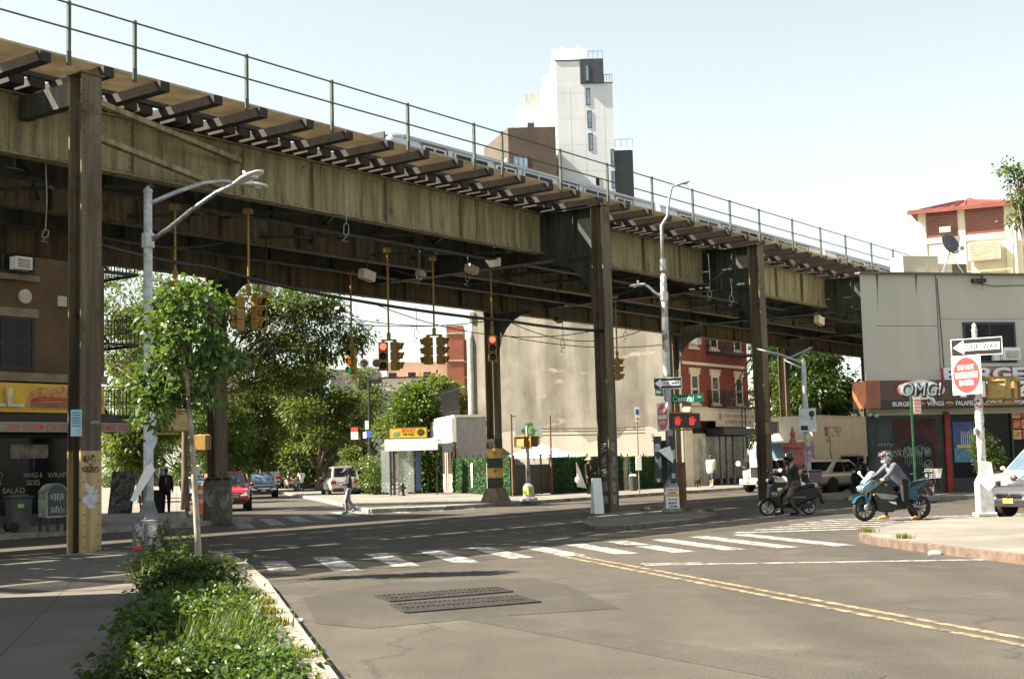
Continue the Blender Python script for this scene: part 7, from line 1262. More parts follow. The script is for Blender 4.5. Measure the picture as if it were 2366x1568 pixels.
# ================================================================== PEOPLE
def remesh(o, vx, sm=3):
    r_ = o.modifiers.new('r', 'REMESH'); r_.mode = 'VOXEL'; r_.voxel_size = vx; r_.use_smooth_shade = True
    s_ = o.modifiers.new('s', 'SMOOTH'); s_.iterations = sm; s_.factor = .5
STAND = dict(pel=(0, 0, .95), chest=(0, 0, 1.3), neck=(0, 0, 1.47), head=(.02, 0, 1.63), look=(1, 0, 0), sh=((0, .18, 1.42), (0, -.18, 1.42)), el=((-.03, .24, 1.14), (-.03, -.24, 1.14)), wr=((.05, .24, .9), (.05, -.24, .9)), hip=((0, .09, .92), (0, -.09, .92)), kn=((.03, .1, .5), (.03, -.1, .5)), an=((0, .1, .09), (0, -.1, .09)), toe=((.17, .12, .04), (.17, -.12, .04)))
def person(label, loc, rz, pose, skin, top, bottom, shoe, sleeve='long', legs='long', hair=None, hat=None, sc=1.0, build=1.0, skirt=None):
    P = dict(STAND); P.update(pose); t = thing('person', label, 'person', loc, R(rz)); t.scale = (sc,) * 3; g_ = build
    v = lambda k, i=None: V(P[k] if i is None else P[k][i]); hd = v('head'); lk_ = v('look').normalized(); sd = Zv.cross(lk_).normalized(); hu_ = lk_.cross(sd)
    b = MB(); b.cap(v('pel'), v('chest'), .12 * g_, .13 * g_, 12); b.cap(v('chest'), v('neck'), .09, .055); b.cap(v('neck'), hd - hu_ * .04, .055, .055)
    b.ell(hd + hu_ * .02, (.095, .078, .105), 14, 10); b.cap(hd - hu_ * .03 + lk_ * .03, hd - hu_ * .085 + lk_ * .05, .06, .04); b.cap(hd + lk_ * .085 + hu_ * .01, hd + lk_ * .108 - hu_ * .025, .01, .015)
    for s_ in (1, -1): b.ell(hd + sd * .078 * s_ - lk_ * .01, (.022, .012, .032), 8, 6)
    for i in (0, 1):
        b.cap(v('sh', i), v('el', i), .045 * g_, .038); b.cap(v('el', i), v('wr', i), .037, .026); b.cap(v('hip', i), v('kn', i), .08 * g_, .055); b.cap(v('kn', i), v('an', i), .052, .035); b.cap(v('an', i), v('toe', i), .035, .03)
        d = (v('wr', i) - v('el', i)).normalized(); lat = d.cross(V((0, 1 if i == 0 else -1, 0))); lat = lat.normalized() if lat.length > .1 else V((1, 0, 0)); nn = d.cross(lat); w_ = v('wr', i); b.cap(w_, w_ + d * .06, .026, .034)
        for k in range(4):
            o_ = w_ + d * .075 + lat * (.03 - .02 * k); c1 = o_ + d * (.035 + .006 * (1 - abs(k - 1.3))) + nn * .008; b.cap(o_, c1, .011, .01, 6); b.cap(c1, c1 + (d * .6 + nn * .8).normalized() * .032, .01, .008, 6)
        b.cap(w_ + d * .025 + lat * .03, w_ + d * .06 + lat * .055 + nn * .01, .012, .01, 6)
    bo = b.build('body', skin, t); remesh(bo, .011, 2)
    b = MB(); fr = (v('sh', 0) + v('sh', 1)) / 2; y_ = (v('sh', 0) - v('sh', 1)).normalized()
    for s_ in (.55, -.55): b.cap(v('pel') + y_ * .07 * s_ - (v('chest') - v('pel')) * .18, v('chest') + y_ * .11 * s_, .135 * g_, .125 * g_, 12)
    b.cap(v('sh', 0) - y_ * .02, v('sh', 1) + y_ * .02, .068, .068); b.cap(v('chest'), v('neck') - (v('neck') - v('chest')) * .25, .12, .08)
    for i in (0, 1):
        if sleeve: b.cap(v('sh', i), v('el', i) if sleeve == 'long' else v('sh', i).lerp(v('el', i), .7), .066 * g_, .054 if sleeve == 'long' else .062)
        if sleeve == 'long': b.cap(v('el', i), v('wr', i), .053, .043)
    o = b.build('jacket' if sleeve == 'long' else 'shirt', top, t); remesh(o, .014)
    b = MB(); b.cap(v('hip', 0), v('hip', 1), .115 * g_, .115 * g_)
    for i in (0, 1):
        e_ = v('an', i) + (v('kn', i) - v('an', i)).normalized() * .04
        b.cap(v('hip', i), v('kn', i) if legs != 'shorts' else v('hip', i).lerp(v('kn', i), .9), .1 * g_, .075 * g_)
        if legs == 'long': b.cap(v('kn', i), e_, .073, .058)
    o = b.build('trousers' if legs == 'long' else 'shorts', bottom, t); remesh(o, .014)
    for i in (0, 1):
        b = MB(); d = (v('toe', i) - v('an', i)); d.z = 0; d.normalize(); a_ = v('an', i); b.cap(a_ - d * .05 - Zv * .035, v('toe', i), .045, .04); b.cap(a_ + Zv * .04, a_ - Zv * .03, .05, .05); o = b.build('shoe', shoe, t); remesh(o, .012)
    for s_ in (1, -1): b = MB(); b.ell(hd + lk_ * .083 + sd * .032 * s_ + hu_ * .012, (.009, .012, .008), 6, 5); b.build('eye', m_ink, t, smooth=True)
    b = MB(); b.ell(hd + lk_ * .082 - hu_ * .062, (.01, .024, .006), 6, 5); b.build('mouth', M('lips', (.25, .08, .07), .5), t, smooth=True)
    if hair: b = MB(); b.ell(hd - lk_ * .018 + hu_ * .045, (.105, .092, .1), 12, 8); b.ell(hd - lk_ * .06 - hu_ * .02, (.06, .08, .09), 10, 8); o = b.build('hair', hair, t); remesh(o, .013)
    if hat:
        kind, hm = hat
        if kind == 'cap': b = MB(); b.ell(hd + hu_ * .055, (.112, .098, .085), 14, 8); b.ob(hd + lk_ * .15 + hu_ * .04, lk_ * .07, sd * .065, hu_ * .008); o = b.build('cap', hm, t); remesh(o, .013)
        elif kind == 'sunhat': b = MB(); b.lathe([(.2, 0), (.21, .015), (.11, .03), (.1, .12), (.05, .14)], 16, hd + hu_ * .04, hu_); b.build('sun_hat', hm, t, smooth=True)
        else:
            b = MB(); b.ell(hd + hu_ * .03 - lk_ * .015, (.145, .128, .148), 18, 12); b.cap(hd - hu_ * .09 + lk_ * .07 + sd * .04, hd - hu_ * .09 + lk_ * .07 - sd * .04, .05, .05); o = b.build('helmet', hm, t); remesh(o, .012); b = MB(); vs = []
            for a in range(-70, 71, 20):
                for z, rr_ in ((.0, .15), (.085, .147)):
                    if kind == 'open': z = z * 1 + .05; rr_ += .055 * math.cos(R(a)) * (1 if z < .1 else .2)
                    vs.append(hd - lk_ * .015 + lk_ * rr_ * math.cos(R(a)) + sd * rr_ * .9 * math.sin(R(a)) + hu_ * z)
            b.add(vs, [(2 * k, 2 * k + 2, 2 * k + 3, 2 * k + 1) for k in range(7)]); o = b.build('visor', M('visor_purple', (.12, .07, .1), .15) if kind == 'open' else M('visor_black', (.01, .01, .012), .1), t, smooth=True); o.modifiers.new('t', 'SOLIDIFY').thickness = .004
    return t
m_camo = M('camouflage', (.07, .045, .036), .8, var=.4, scale=9, dirt=(.018, .015, .012), dscale=8, dth=(.48, .52)); m_jblk = M('cloth_black', (.007, .007, .008), .85, var=.5, scale=2, bmp=1); m_jdk = M('cloth_charcoal', (.035, .037, .04), .85, var=.3, scale=2, bmp=1); m_denim = M('jacket_greyblue', (.09, .105, .135), .8, var=.3, scale=2, bmp=1, stretch=(1, 1, 2)); m_greyt = M('trousers_grey', (.3, .31, .33), .8); m_boot = M('boot_tan', (.4, .22, .09), .7, var=.25); m_shoeb = M('shoe_blue', (.1, .3, .5), .6); m_salmon = M('shirt_salmon', (.55, .17, .1), .8); m_navy = M('cloth_navy', (.03, .035, .06), .85); m_whitec = M('cloth_white', (.7, .69, .66), .8); m_greent = M('top_pattern', (.5, .52, .42), .8, var=.3, scale=9); m_hairk = M('hair_black', (.012, .01, .009), .6); m_hairb = M('hair_brown', (.06, .03, .018), .6); m_beige = M('cloth_beige', (.45, .4, .33), .85)
# rider of the sports motorcycle
ride = dict(pel=(-.3, 0, .93), chest=(-.08, 0, 1.24), neck=(.02, 0, 1.39), head=(.1, 0, 1.53), look=(1, 0, -.12), sh=((-.02, .2, 1.33), (-.02, -.2, 1.33)), el=((.18, .29, 1.12), (.2, -.28, 1.12)), wr=((.34, .33, 1.02), (.36, -.33, 1.03)), hip=((-.28, .12, .9), (-.28, -.12, .9)), kn=((-.22, .3, .5), (.0, -.29, .52)), an=((-.5, .32, .1), (.0, -.34, .1)), toe=((-.34, .36, .045), (.16, -.36, .045)))
person('rider in grey blue jacket, tan boots and open silver helmet on the sports motorcycle', MCY.location, 192, ride, m_skin, m_denim, m_jblk, m_boot, hat=('open', M('helmet_silver', (.5, .52, .54), .25, .3, var=.3, scale=7, dirt=(.05, .05, .06), dscale=5, dth=(.5, .54))), sc=K, build=1.2)
rs = dict(pel=(-.2, 0, .84), chest=(-.14, 0, 1.2), neck=(-.1, 0, 1.36), head=(-.06, 0, 1.5), look=(1, 0, -.1), sh=((-.11, .19, 1.3), (-.11, -.19, 1.3)), el=((.08, .25, 1.06), (.08, -.25, 1.06)), wr=((.3, .2, 1.12), (.3, -.2, 1.1)), hip=((-.2, .12, .82), (-.2, -.12, .82)), kn=((.05, .26, .5), (.12, -.25, .52)), an=((-.12, .3, .1), (.1, -.3, .1)), toe=((.04, .33, .045), (.26, -.31, .045)))
person('scooter rider in black hoodie, camouflage trousers and black helmet', SCO.location, 188, rs, m_skinb, m_jblk, m_camo, m_jblk, hat=('full', M('helmet_black', (.012, .013, .016), .15, .1)), build=1.2, sc=1.1)
person('rider in dark clothes on the half hidden scooter by the restaurant corner', SC2.location, 230, rs, m_skinb, m_jdk, m_jblk, m_jblk, hat=('full', M('helmet_black', (.012, .013, .016), .15)))
walk = dict(kn=((.12, .09, .52), (-.06, -.1, .5)), an=((.1, .1, .1), (-.3, -.1, .2)), toe=((.26, .12, .04), (-.17, -.12, .1)), el=((.06, .25, 1.16), (-.12, -.25, 1.14)), wr=((.25, .16, 1.12), (.02, -.22, .92)), head=(.06, 0, 1.61), look=(1, .1, -.25))
mw_ = person('man in dark jacket, striped grey trousers and blue shoes walking over the far crossing', gp(805, 1187), 205, walk, m_skinb, m_jdk, m_greyt, m_shoeb, hat=('cap', M('cap_brown', (.12, .09, .08), .8)), sc=.98, build=1.08)
b = MB(); 
for a_, c_ in (((.01, .185, .9), (.13, .175, .52)), ((.13, .17, .52), (.11, .165, .16))): b.bar(a_, c_, .05, .012, (0, 1, 0))
b.build('trouser_stripe', m_ink, mw_)
ow = gp(470, 1192); person('woman in a salmon shirt and dark shorts looking down beside the orange drums', (ow.x, ow.y + 1.2, .15), 250, dict(wr=((.22, .06, 1.08), (.22, -.06, 1.08)), el=((.02, .22, 1.14), (.02, -.22, 1.14)), look=(1, 0, -.5)), m_skin, m_salmon, m_navy, m_jblk, 'short', 'shorts', hair=m_hairb, build=1.15)
wt_ = at(697, 1147, 97); person('person in white shirt and dark trousers at the raised tailgate of the black car', (wt_.x, 97, 0), 104, dict(wr=((.3, .2, 1.0), (.3, -.2, 1.1))), m_skinb, m_whitec, m_jdk, m_jblk, 'short', hair=m_hairk)
wt_ = at(742, 1140, 99); person('person in pale shirt on the kerb side of the black car', (wt_.x, 99, .0), 120, {}, m_skinb, m_whitec, m_jblk, m_jblk, 'short', hair=m_hairk)
wm = gp(1645, 1132); person('woman with pale patterned top and navy shorts walking a dog past the red brick house', (wm.x, wm.y, .15), 60, dict(kn=((.1, .1, .5), (-.05, -.1, .5)), an=((.12, .1, .09), (-.16, -.1, .12)), toe=((.28, .1, .04), (-.02, -.1, .05))), m_skin, m_greent, m_navy, m_whitec, 'short', 'shorts', hair=m_hairb, build=1.55)
hp = gp(1358, 1146); HPp = person('person in black with a white sun hat beside the hedge, carrying a white bag', (hp.x, hp.y - 1.5, .15), 320, dict(el=((.02, .25, 1.15), (.05, -.24, 1.12)), wr=((.2, .2, 1.05), (.1, -.26, .9)), look=(1, 0, -.3)), m_skin, m_jblk, m_jblk, m_jblk, hat=('sunhat', m_whitec), hair=m_hairk, build=1.1)
b = MB(); b.ell((0, 0, 0), (.14, .1, .17)); b.tube([(0, 0, .15), (0, 0, .28)], .02, 6); o = b.build('plastic_bag', m_paper, smooth=True); o.location = V((hp.x - .55, hp.y - 1.7, .85)); tag(o, 'white plastic bag carried by the person in the sun hat', 'bag')
t = thing('shopping_cart', 'small cart of flowers and bundles beside the person in the sun hat', 'cart', (hp.x + .75, hp.y - 1.4, .15)); b = MB(); b.box(-.25, .25, -.2, .2, .3, .75); b.build('basket', m_dark, t)
for x in (-.2, .2): b = MB(); b.lathe([(.09, -.02), (.09, .02)], 12, (x, -.22, .1), (0, 1, 0)); b.box(x - .02, x + .02, -.2, -.18, .1, .3); b.build('wheel', m_black, t)
b = MB(); rr = random.Random(3)
for k in range(9): b.ell((rr.uniform(-.25, .3), rr.uniform(-.2, .1), .85 + rr.random() * .35), rr.uniform(.06, .11), 8, 6)
b.build('bundles', M('bundle_mix', (.35, .18, .16), .8, var=.7, scale=5, dirt=(.3, .3, .32), dscale=5, dth=(.45, .55)), t, smooth=True)
for i, (x, Y, tp_) in enumerate(((384, 54, m_jblk), (376, 62, m_denim))):
    c = at(x, 1150, Y); person(['person in black standing on the shaded pavement left of the tree trunk', 'person in grey blue farther back on the shaded pavement'][i], (c.x, Y, .15), 100 + 90 * i, {}, m_skinb, tp_, m_jblk, m_jblk, hair=m_hairk)
# dog: body on one skinned skeleton
def dog(label, loc, rz, mat):
    b = MB(); b.cap((-.2, 0, .36), (.16, 0, .38), .085, .11); b.cap((.2, 0, .42), (.34, 0, .56), .07, .05); b.ell((.37, 0, .58), (.08, .06, .06)); b.cap((.4, 0, .56), (.48, 0, .54), .035, .025)
    for s_ in (1, -1):
        b.cap((.17, s_ * .07, .34), (.16, s_ * .07, .18), .045, .028); b.cap((.16, s_ * .07, .18), (.18, s_ * .07, .03), .026, .024); b.cap((-.2, s_ * .07, .34), (-.14, s_ * .075, .22), .06, .035); b.cap((-.14, s_ * .075, .22), (-.25, s_ * .075, .13), .032, .022); b.cap((-.25, s_ * .075, .13), (-.23, s_ * .075, .03), .022, .024); b.cap((.35, s_ * .05, .62), (.34, s_ * .06, .69), .025, .01)
    b.cap((-.27, 0, .4), (-.4, 0, .52), .025, .012); o = b.build('dog', mat); remesh(o, .013); o.location = loc; o.rotation_euler = (0, 0, R(rz)); return tag(o, label, 'dog')
dog('small dark dog walking in front of the woman in navy shorts', V((wm.x - .75, wm.y + .1, .15)), 60, M('fur_dark', (.03, .022, .016), .9))
# ================================================================== PLANTS
# young street tree in the planting strip
ty = gp(460, 1346); ty.z = .1
rng = np.random.default_rng(21); YT = thing('young_tree', 'young slim trunked street tree with a dense glossy green crown in the foreground strip', 'tree', ty, 0)
def yl(px, py, dy=0): return at(px, py, ty.y + dy) - ty
bl = []
for px, py, rx, rz_, k in [(420, 690, .33, .28, 26), (470, 700, .33, .3, 24), (370, 760, .35, .35, 26), (430, 790, .42, .4, 36), (490, 790, .3, .35, 20), (365, 850, .32, .35, 26), (430, 880, .4, .32, 28), (340, 900, .2, .25, 12), (365, 950, .28, .2, 14), (520, 830, .2, .12, 6), (545, 825, .14, .08, 4), (500, 870, .2, .15, 7), (470, 930, .18, .14, 5)]: c = yl(px, py); bl.append((c, (rx, rx * 1.1, rz_), k))
P_, D_, C_ = crown_points(bl, .13, 14, rng, .3); leaf_mesh('crown', P_, D_, .1, rng, m_leaffg, YT, .85, .3, .25)
b = MB(); top = yl(432, 880); b.tube([(0, 0, -.1), yl(457, 1250), yl(450, 1120), yl(442, 1000), top, yl(428, 780), yl(425, 690)], [.062, .05, .046, .04, .034, .02, .008], 10)
for i in rng.permutation(len(C_))[:34]: e = V(C_[i]); s0 = top.lerp(yl(428, 720), rng.random()); b.tube([s0, s0.lerp(e, .5) + Zv * .04, e], [.014, .009, .004], 5)
b.build('trunk', m_barkpale, YT, smooth=True)
# planting strip: earth, rank weeds, grass, bushes
strip = [gp(310, 1350), gp(350, 1300), gp(460, 1310), gp(505, 1345), gp(560, 1410), gp(615, 1500), gp(670, 1600), gp(735, 1720), gp(290, 1720), gp(315, 1560), gp(335, 1450)]
SO = struct(sheet([p for p in strip], .156, 'planting_soil', M('soil', (.07, .05, .033), .95, var=.5, scale=6, bmp=.5)))
def inside(p, poly):
    c = False; n = len(poly)
    for i in range(n):
        a, d = poly[i], poly[i - 1]
        if (a[1] > p[1]) != (d[1] > p[1]) and p[0] < (d[0] - a[0]) * (p[1] - a[1]) / (d[1] - a[1]) + a[0]: c = not c
    return c
xs_ = [p[0] for p in strip]; ys_ = [p[1] for p in strip]
def rnd_in(rng, poly=strip):
    while True:
        p = (rng.uniform(min(xs_), max(xs_)), rng.uniform(max(8.5, min(ys_)), max(ys_)))
        if inside(p, poly): return p
def bush(label, px, py, rx, h, seed, mat, leaf=.075, n=90, per=26, nm='leafy_bush', cr=.14, ry=None):
    rng = np.random.default_rng(seed); c = gp(px, py); t = thing(nm, label, 'bush', (c.x, c.y, .15)); bl = []
    for k in range(5): a = k * 1.9 + seed; bl.append(((rx * .45 * math.cos(a), (ry or rx) * .45 * math.sin(a), h * .5), (rx * .62, (ry or rx) * .62, h * .5), n // 5))
    P_, D_, C_ = crown_points(bl, cr, per, rng, .5); k = P_[:, 2] > .02; P_[:, 2] = np.maximum(P_[:, 2], .03); leaf_mesh('leaves', P_, D_, leaf, rng, mat, t, .6, .3, .5); b = MB()
    for i in rng.permutation(len(C_))[:16]: e = V(C_[i]); b.tube([(e.x * .15, e.y * .15, -.02), (e.x * .6, e.y * .6, e.z * .55), e], [.012, .008, .004], 5)
    b.build('stems', m_bark, t); return t
m_bush = leafmat('bush_leaf', [(0, (.012, .032, .008)), (.4, (.035, .08, .015)), (.8, (.08, .14, .025)), (1, (.13, .19, .045))], .28)
bush('rounded dark green bush at the foot of the young tree', 455, 1405, .5, .44, 3, m_leafd, .07, 120)
bush('dark leafy bush on the pavement side of the young tree', 400, 1412, .38, .34, 5, m_leafd, .055, 140)
bush('broad leaved bush spreading over the pavement at the lower left', 405, 1530, .5, .36, 7, m_bush, .065, 190, ry=.8)
bush('broad leaved dark bush at the bottom edge, left', 395, 1660, .5, .3, 9, m_leafd, .062, 180, ry=.7)
bush('leafy mound in the middle of the bottom edge', 520, 1640, .5, .26, 11, m_leaffg, .055, 150)
bush('low leafy mound beside the kerb at the bottom edge', 600, 1690, .3, .14, 13, m_bush, .06, 60)
bush('low bush beside the kerb behind the tall grass', 500, 1455, .36, .24, 15, m_bush, .06, 80)
rng = np.random.default_rng(91); ka, kb = gp(560, 1340), gp(790, 1690); tt = rng.random(700); P_ = np.array(ka)[None] * (1 - tt[:, None]) + np.array(kb)[None] * tt[:, None]; P_[:, 0] += rng.normal(size=700) * .16 - .22; P_[:, 1] += rng.normal(size=700) * .15; P_[:, 2] = .165; D_ = rng.normal(size=(700, 3)); D_[:, 2] *= .15; tag(leaf_mesh('leaf_litter', P_, D_, .045, rng, leafmat('litter', [(0, (.06, .035, .015)), (.5, (.2, .12, .04)), (1, (.32, .22, .09))], .1), None, .5, .05, .8), 'dry fallen leaves strewn along the left kerb', 'fallen leaves', kind='stuff')
# tall weeds: spires with small leaves
def weed_mesh(seed, h):
    rng = np.random.default_rng(seed); P_ = []; D_ = []; st = []
    for k in range(7):
        a = rng.uniform(0, 6.28); r_ = rng.uniform(.0, .18); tip = np.array([math.cos(a) * r_ * 2.2, math.sin(a) * r_ * 2.2, h * rng.uniform(.65, 1.05)]); ba = np.array([math.cos(a) * r_ * .5, math.sin(a) * r_ * .5, 0]); st.append((ba, tip)); m_ = int(60 * h)
        t_ = rng.random(m_) ** .8; P_.append(ba + (tip - ba) * t_[:, None]); d = rng.normal(size=(m_, 3)); d[:, 2] = abs(d[:, 2]) * .5 + .25; D_.append(d)
    return np.concatenate(P_), np.concatenate(D_), st
for i, (px, py, h) in enumerate([(385, 1318, .75), (352, 1330, .62), (420, 1335, .62), (440, 1345, .4), (375, 1352, .45), (405, 1358, .5), (338, 1352, .4)]):
    P_, D_, st = weed_mesh(40 + i, h); c = gp(px, py); t = thing('tall_weed', 'tall spiky pale green weed rising before the lamp base', 'weed', (c.x, c.y, .15), 0, 'tall weeds at the head of the planting strip'); leaf_mesh('leaves', P_, D_, .075, np.random.default_rng(i), m_leafy, t, .35, .2, .3); b = MB()
    for a, e in st: b.tube([a, (a + e) / 2 + np.array([.01, 0, 0]), e], [.006, .005, .002], 4)
    b.build('stems', M('stem_green', (.1, .14, .04), .7), t)
# ground cover: low leaves and grass blades through the strip
rng = np.random.default_rng(77); P_ = []; D_ = []
for k in range(900):
    p = rnd_in(rng); m_ = rng.integers(5, 16); r_ = rng.uniform(.05, .13); q = rng.normal(size=(m_, 3)) * r_ * np.array([1, 1, .5]); q[:, 2] = abs(q[:, 2]) + rng.uniform(.0, .12); P_.append(np.array([p[0], p[1], .15]) + q); D_.append(q + rng.normal(size=(m_, 3)) * .05)
P_ = np.concatenate(P_); D_ = np.concatenate(D_); o = leaf_mesh('ground_cover', P_, D_, .06, rng, m_bush, None, .5, .2, .6); tag(o, 'low tangled weeds covering the planting strip', 'weeds', kind='stuff')
def grass(name, label, poly, n, h, seed, mat, zones=None, z0=.15):
    rng = np.random.default_rng(seed); V_ = []; F_s = []
    for k in range(n):
        if zones: z = zones[rng.integers(len(zones))]; p = (z[0] + rng.normal() * z[2], z[1] + rng.normal() * z[2])
        else: p = rnd_in(rng, poly)
        hh = h * rng.uniform(.5, 1.3); a = rng.uniform(0, 6.28); dx, dy = math.cos(a), math.sin(a); l = hh * rng.uniform(.2, .7); w_ = .005 + .004 * rng.random(); o_ = len(V_)
        for t_, ww in ((0, 1), (.4, .9), (.75, .6), (1, .05)):
            x, y, zz = p[0] + dx * l * t_ ** 2, p[1] + dy * l * t_ ** 2, z0 + hh * t_ * (1 - .25 * t_ * l / hh); V_.append((x - dy * w_ * ww, y + dx * w_ * ww, zz)); V_.append((x + dy * w_ * ww, y - dx * w_ * ww, zz))
        F_s += [(o_ + 2 * i, o_ + 2 * i + 1, o_ + 2 * i + 3, o_ + 2 * i + 2) for i in range(3)]
    me = bpy.data.meshes.new(name); me.from_pydata(V_, [], F_s); me.materials.append(mat); o = bpy.data.objects.new(name, me); COL.objects.link(o); return tag(o, label, 'grass', kind='stuff')
zs = [(*gp(x, y).xy, .17) for x, y in [(440, 1500), (470, 1530), (410, 1520), (500, 1560), (450, 1450), (510, 1500), (440, 1400), (400, 1370)]]
grass('tall_grass', 'rank grass blades in the planting strip', None, 3800, .33, 5, m_leafy, zs); zs = [(*gp(x, y).xy, .07) for x, y in [(590, 1405), (610, 1425), (620, 1450), (640, 1480), (560, 1400), (690, 1560), (2006, 1246), (2090, 1262), (1640, 1192), (1590, 1192), (1490, 1190)]]
grass('kerb_grass', 'dry grass tufts along the kerbs', None, 1700, .1, 6, leafmat('dry_grass', [(0, (.06, .08, .015)), (.5, (.18, .17, .04)), (1, (.34, .2, .06))], .3), zs)
# big canopy trees of the park
m_locust = leafmat('locust_leaf', [(0, (.012, .028, .005)), (.4, (.04, .07, .012)), (.75, (.09, .125, .022)), (1, (.14, .165, .035))], .3)
def blobs(cs): return [((x, y, z), (r, r * 1.0, r * .7), k) for x, y, z, r, k in cs]
pk = at(428, 1170, 57); c0 = V((pk.x, 57, .15))
rng = random.Random(4); cs = []
for px, py, dy, r, k in [(300, 690, 0, 2.0, 55), (270, 800, 3, 1.6, 40), (350, 860, 4, 1.6, 40), (430, 700, -2, 1.9, 45), (560, 690, -1, 1.6, 48), (640, 680, 0, 1.3, 40), (700, 700, -2, 1.0, 26), (760, 720, -2, .8, 20), (810, 770, -2, .55, 12), (640, 760, 0, 1.4, 46), (720, 800, -1, 1.0, 26), (770, 805, -1, .8, 16), (560, 800, 1, 1.5, 46), (600, 860, 0, 1.3, 40), (680, 870, 0, .9, 20), (520, 900, 2, 1.4, 34), (300, 950, 5, 1.3, 26), (740, 690, -2, .7, 14), (830, 775, -2, .4, 8)]: v_ = at(px, py, 57 + dy) - c0; cs.append((v_.x, v_.y, v_.z, r, k))
tree('locust_tree', 'big spreading tree with feathery leaves hanging below the railway at the left', c0, blobs(cs), .5, 60, .15, m_locust, m_bark, 4.6, .15, 31, 'park trees along the side street', limbs=9, sticks=60, flat=.65)
def ptree(label, px, Y, topy, wpx, mat, seed, boty=1085, dens=1.0, leaf=.26, nm='park_tree', r0=.25, clump=.55, n_=12):
    rr = random.Random(seed); s_ = Y / FPX; base = at(px, 1100, Y); base.z = .1; tz = at(px, topy, Y).z; bz = at(px, boty, Y).z; cw = wpx * s_ / 2; cs = []
    for k in range(n_):
        a = rr.uniform(0, 6.28); q = rr.random(); z = bz + (tz - bz) * (k + .5) / n_; e = math.sqrt(max(.1, 1 - ((z - bz) / (tz - bz) * 2 - .9) ** 2)); rad = cw * e * .62; r = cw * rr.uniform(.32, .5); cs.append((math.cos(a) * rad, math.sin(a) * rad, z - .1, r, int(24 * dens)))
    cs.append((0, 0, (tz + bz) / 2, cw * .75, int(50 * dens))); cs.append((0, 0, tz - cw * .3, cw * .35, int(14 * dens)))
    return tree(nm, label, base, blobs(cs), clump, 34, leaf, mat, m_bark, max(1.2, bz * .8), r0, seed, 'park trees along the side street', limbs=10, sticks=20)
ptree('bushy mid green park tree right of the footing post, above the parked cars', 735, 98, 840, 210, m_leafy, 11, 1080, 1.2)
ptree('paler thin leaved tree before the grey block, left of the black lamp', 835, 104, 855, 120, m_leafy, 12, 1000, .45, .2, r0=.14)
ptree('dark tree over the far end of the side street, behind the pale van', 640, 120, 850, 220, m_leaf, 13, 1075, 1.3)
ptree('yellowish green tree behind the red car', 575, 105, 900, 190, m_leafy, 14, 1080, 1.2)
ptree('dark green tree farther back, left of the graffiti footing', 470, 100, 840, 260, m_leaf, 15, 1085, 1.3)
ptree('green tree behind the fire escape of the brick building', 345, 84, 700, 260, m_leafy, 16, 1060, 1.4)
ptree('yellow green tree left of the lamp, low over the pavement', 330, 74, 880, 170, m_leafy, 17, 1075, 1.0)
ptree('dense far tree closing the view along the street', 560, 170, 930, 330, m_leafd, 18, 1098, 1.5, .4, clump=.9)
ptree('dense dark far tree behind the black car', 700, 150, 950, 260, m_leafd, 19, 1098, 1.5, .36, clump=.8)
ptree('dark far tree left of the street end', 440, 160, 900, 300, m_leafd, 20, 1098, 1.4, .4, clump=.9)
ptree('dark tree behind the bus plates and iron fence', 800, 118, 985, 150, m_leafd, 22, 1095, 1.1)
ptree('leafy tree of heaven before the red brick block', 1020, 92, 880, 130, m_leafy, 23, 960, .5, .3, 'tree_of_heaven', .1, .5, 9)
ptree('dense green tree behind the bus shelter', 950, 88, 905, 150, m_leaf, 24, 1040, 1.0, .26)
ptree('dark green tree between the bus shelter and the corner shop', 985, 94, 960, 130, m_leafd, 25, 1090, 1.0, .26)
ptree('small light green sapling by the red parking plate', 812, 88, 1040, 45, m_leafy, 26, 1105, .5, .18, 'sapling', .05, .3, 8)
ptree('big dark bushy tree behind the box truck', 1880, 97, 815, 230, m_leafd, 27, 1010, 1.8, .28, 'dark_tree', clump=.6)
ptree('dark tree between the red brick house and the truck', 1800, 112, 790, 170, m_leafd, 28, 1060, 1.3, .3, 'dark_tree', clump=.6)
ptree('dark tree low behind the orange truck', 1985, 105, 990, 90, m_leafd, 29, 1080, .8, .26, 'dark_tree')
bush('yellowish shrub by the kerb behind the walking man', 838, 1146, 1.0, 2.0, 33, m_leafy, .16, 90, 22, 'kerb_shrub', .3); bush('green shrub between the bus plates and the shelter', 868, 1148, .8, 2.3, 34, m_leaf, .16, 90, 22, 'kerb_shrub', .3)
for i, (x, y, rx, h) in enumerate(((270, 1128, 2.6, 3.0), (345, 1126, 2.6, 2.4), (420, 1124, 2.4, 2.6), (480, 1122, 2.2, 2.2))): bush('dark park shrub %s' % ('farthest left, behind the fire escape', 'behind the poster board', 'behind the slim trunk of the young tree', 'behind the graffiti footing')[i], x, y, rx, h, 60 + i, m_leafd if i % 2 else m_leaf, .24, 110, 26, 'park_shrub', .5)
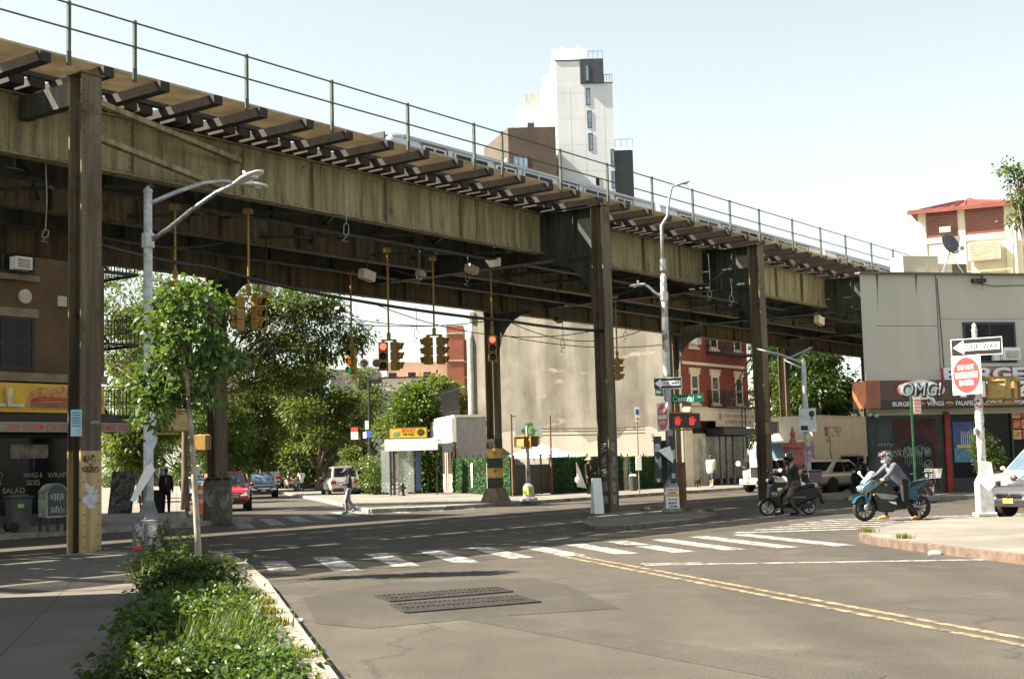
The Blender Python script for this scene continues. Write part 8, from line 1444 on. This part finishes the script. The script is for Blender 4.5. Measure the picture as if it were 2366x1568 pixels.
# ivy wall beside the shelter
rng = np.random.default_rng(8); a0 = at(945, 1060, 79); N = 5200; px_ = rng.uniform(0, 1.9, N); z_ = rng.uniform(.15, 3.1, N); keep = rng.random(N) < .9 - .35 * (px_ > 1.4) * (z_ > 1.2); P_ = np.stack([a0.x + px_, 79 + rng.normal(size=N) * .12, z_], 1)[keep]; D_ = rng.normal(size=P_.shape) * .4 + np.array([0, -.8, -.5]); t = thing('ivy', 'thick curtain of ivy hanging right of the bus shelter', 'ivy', (0, 0, 0)); leaf_mesh('leaves', P_, D_, .16, rng, m_leaf, t, .8, .3, .2); b = MB()
for k in range(7): b.tube([(a0.x + .25 * k, 79.1, .1), (a0.x + .25 * k + .1, 79.1, 1.5), (a0.x + .22 * k, 79.1, 3.0)], .025, 5)
b.box(a0.x - .1, a0.x + 1.95, 79.15, 79.25, 0, 3.0); b.build('trellis', m_wood, t)
# potted shrub at the restaurant
pp = OM + GC * 3.75 - GS * 2.2; t = thing('potted_shrub', 'round bushy shrub in a tapering brown planter outside the restaurant', 'potted plant', (pp.x, pp.y, .15), C_ANG); b = MB(); b.lathe([(.3, 0), (.34, .4), (.42, .8), (.44, .82), (.4, .82)], 4, (0, 0, 0), (0, 0, 1), R(45)); b.build('planter', M('planter_brown', (.17, .12, .08), .8, var=.3), t, bevel=.01); rng = np.random.default_rng(14); P_, D_, C_ = crown_points([((0, 0, 1.35), (.55, .5, .55), 60), ((-.2, 0, 1.75), (.4, .4, .45), 40), ((.3, 0, 1.3), (.4, .4, .5), 30), ((-.25, 0, 2.15), (.25, .25, .3), 18)], .13, 55, rng, .5); leaf_mesh('foliage', P_, D_, .07, rng, m_leafy, t, .4, .1, .3); b = MB(); b.tube([(0, 0, .7), (0, 0, 1.3), (-.2, 0, 2.0)], [.04, .03, .015], 6); b.build('stem', m_bark, t)
# a tree out of the frame reaches in at the right edge
rt_ = at(2420, 1150, 40); cs = []
for px, py, r, k in [(2350, 420, .38, 9), (2335, 395, .28, 7), (2375, 460, .4, 12), (2355, 500, .25, 6), (2410, 430, .6, 26), (2430, 520, .6, 26)]: v_ = at(px, py, 40) - V((rt_.x, 40, 0)); cs.append((v_.x, v_.y, v_.z, r, k))
tree('locust_tree', 'feathery light green branch reaching in at the right edge of the sky', V((rt_.x, 40, 0)), blobs(cs), .22, 34, .11, m_leafy, m_bark, 6.2, .16, 44, limbs=8, sticks=22)
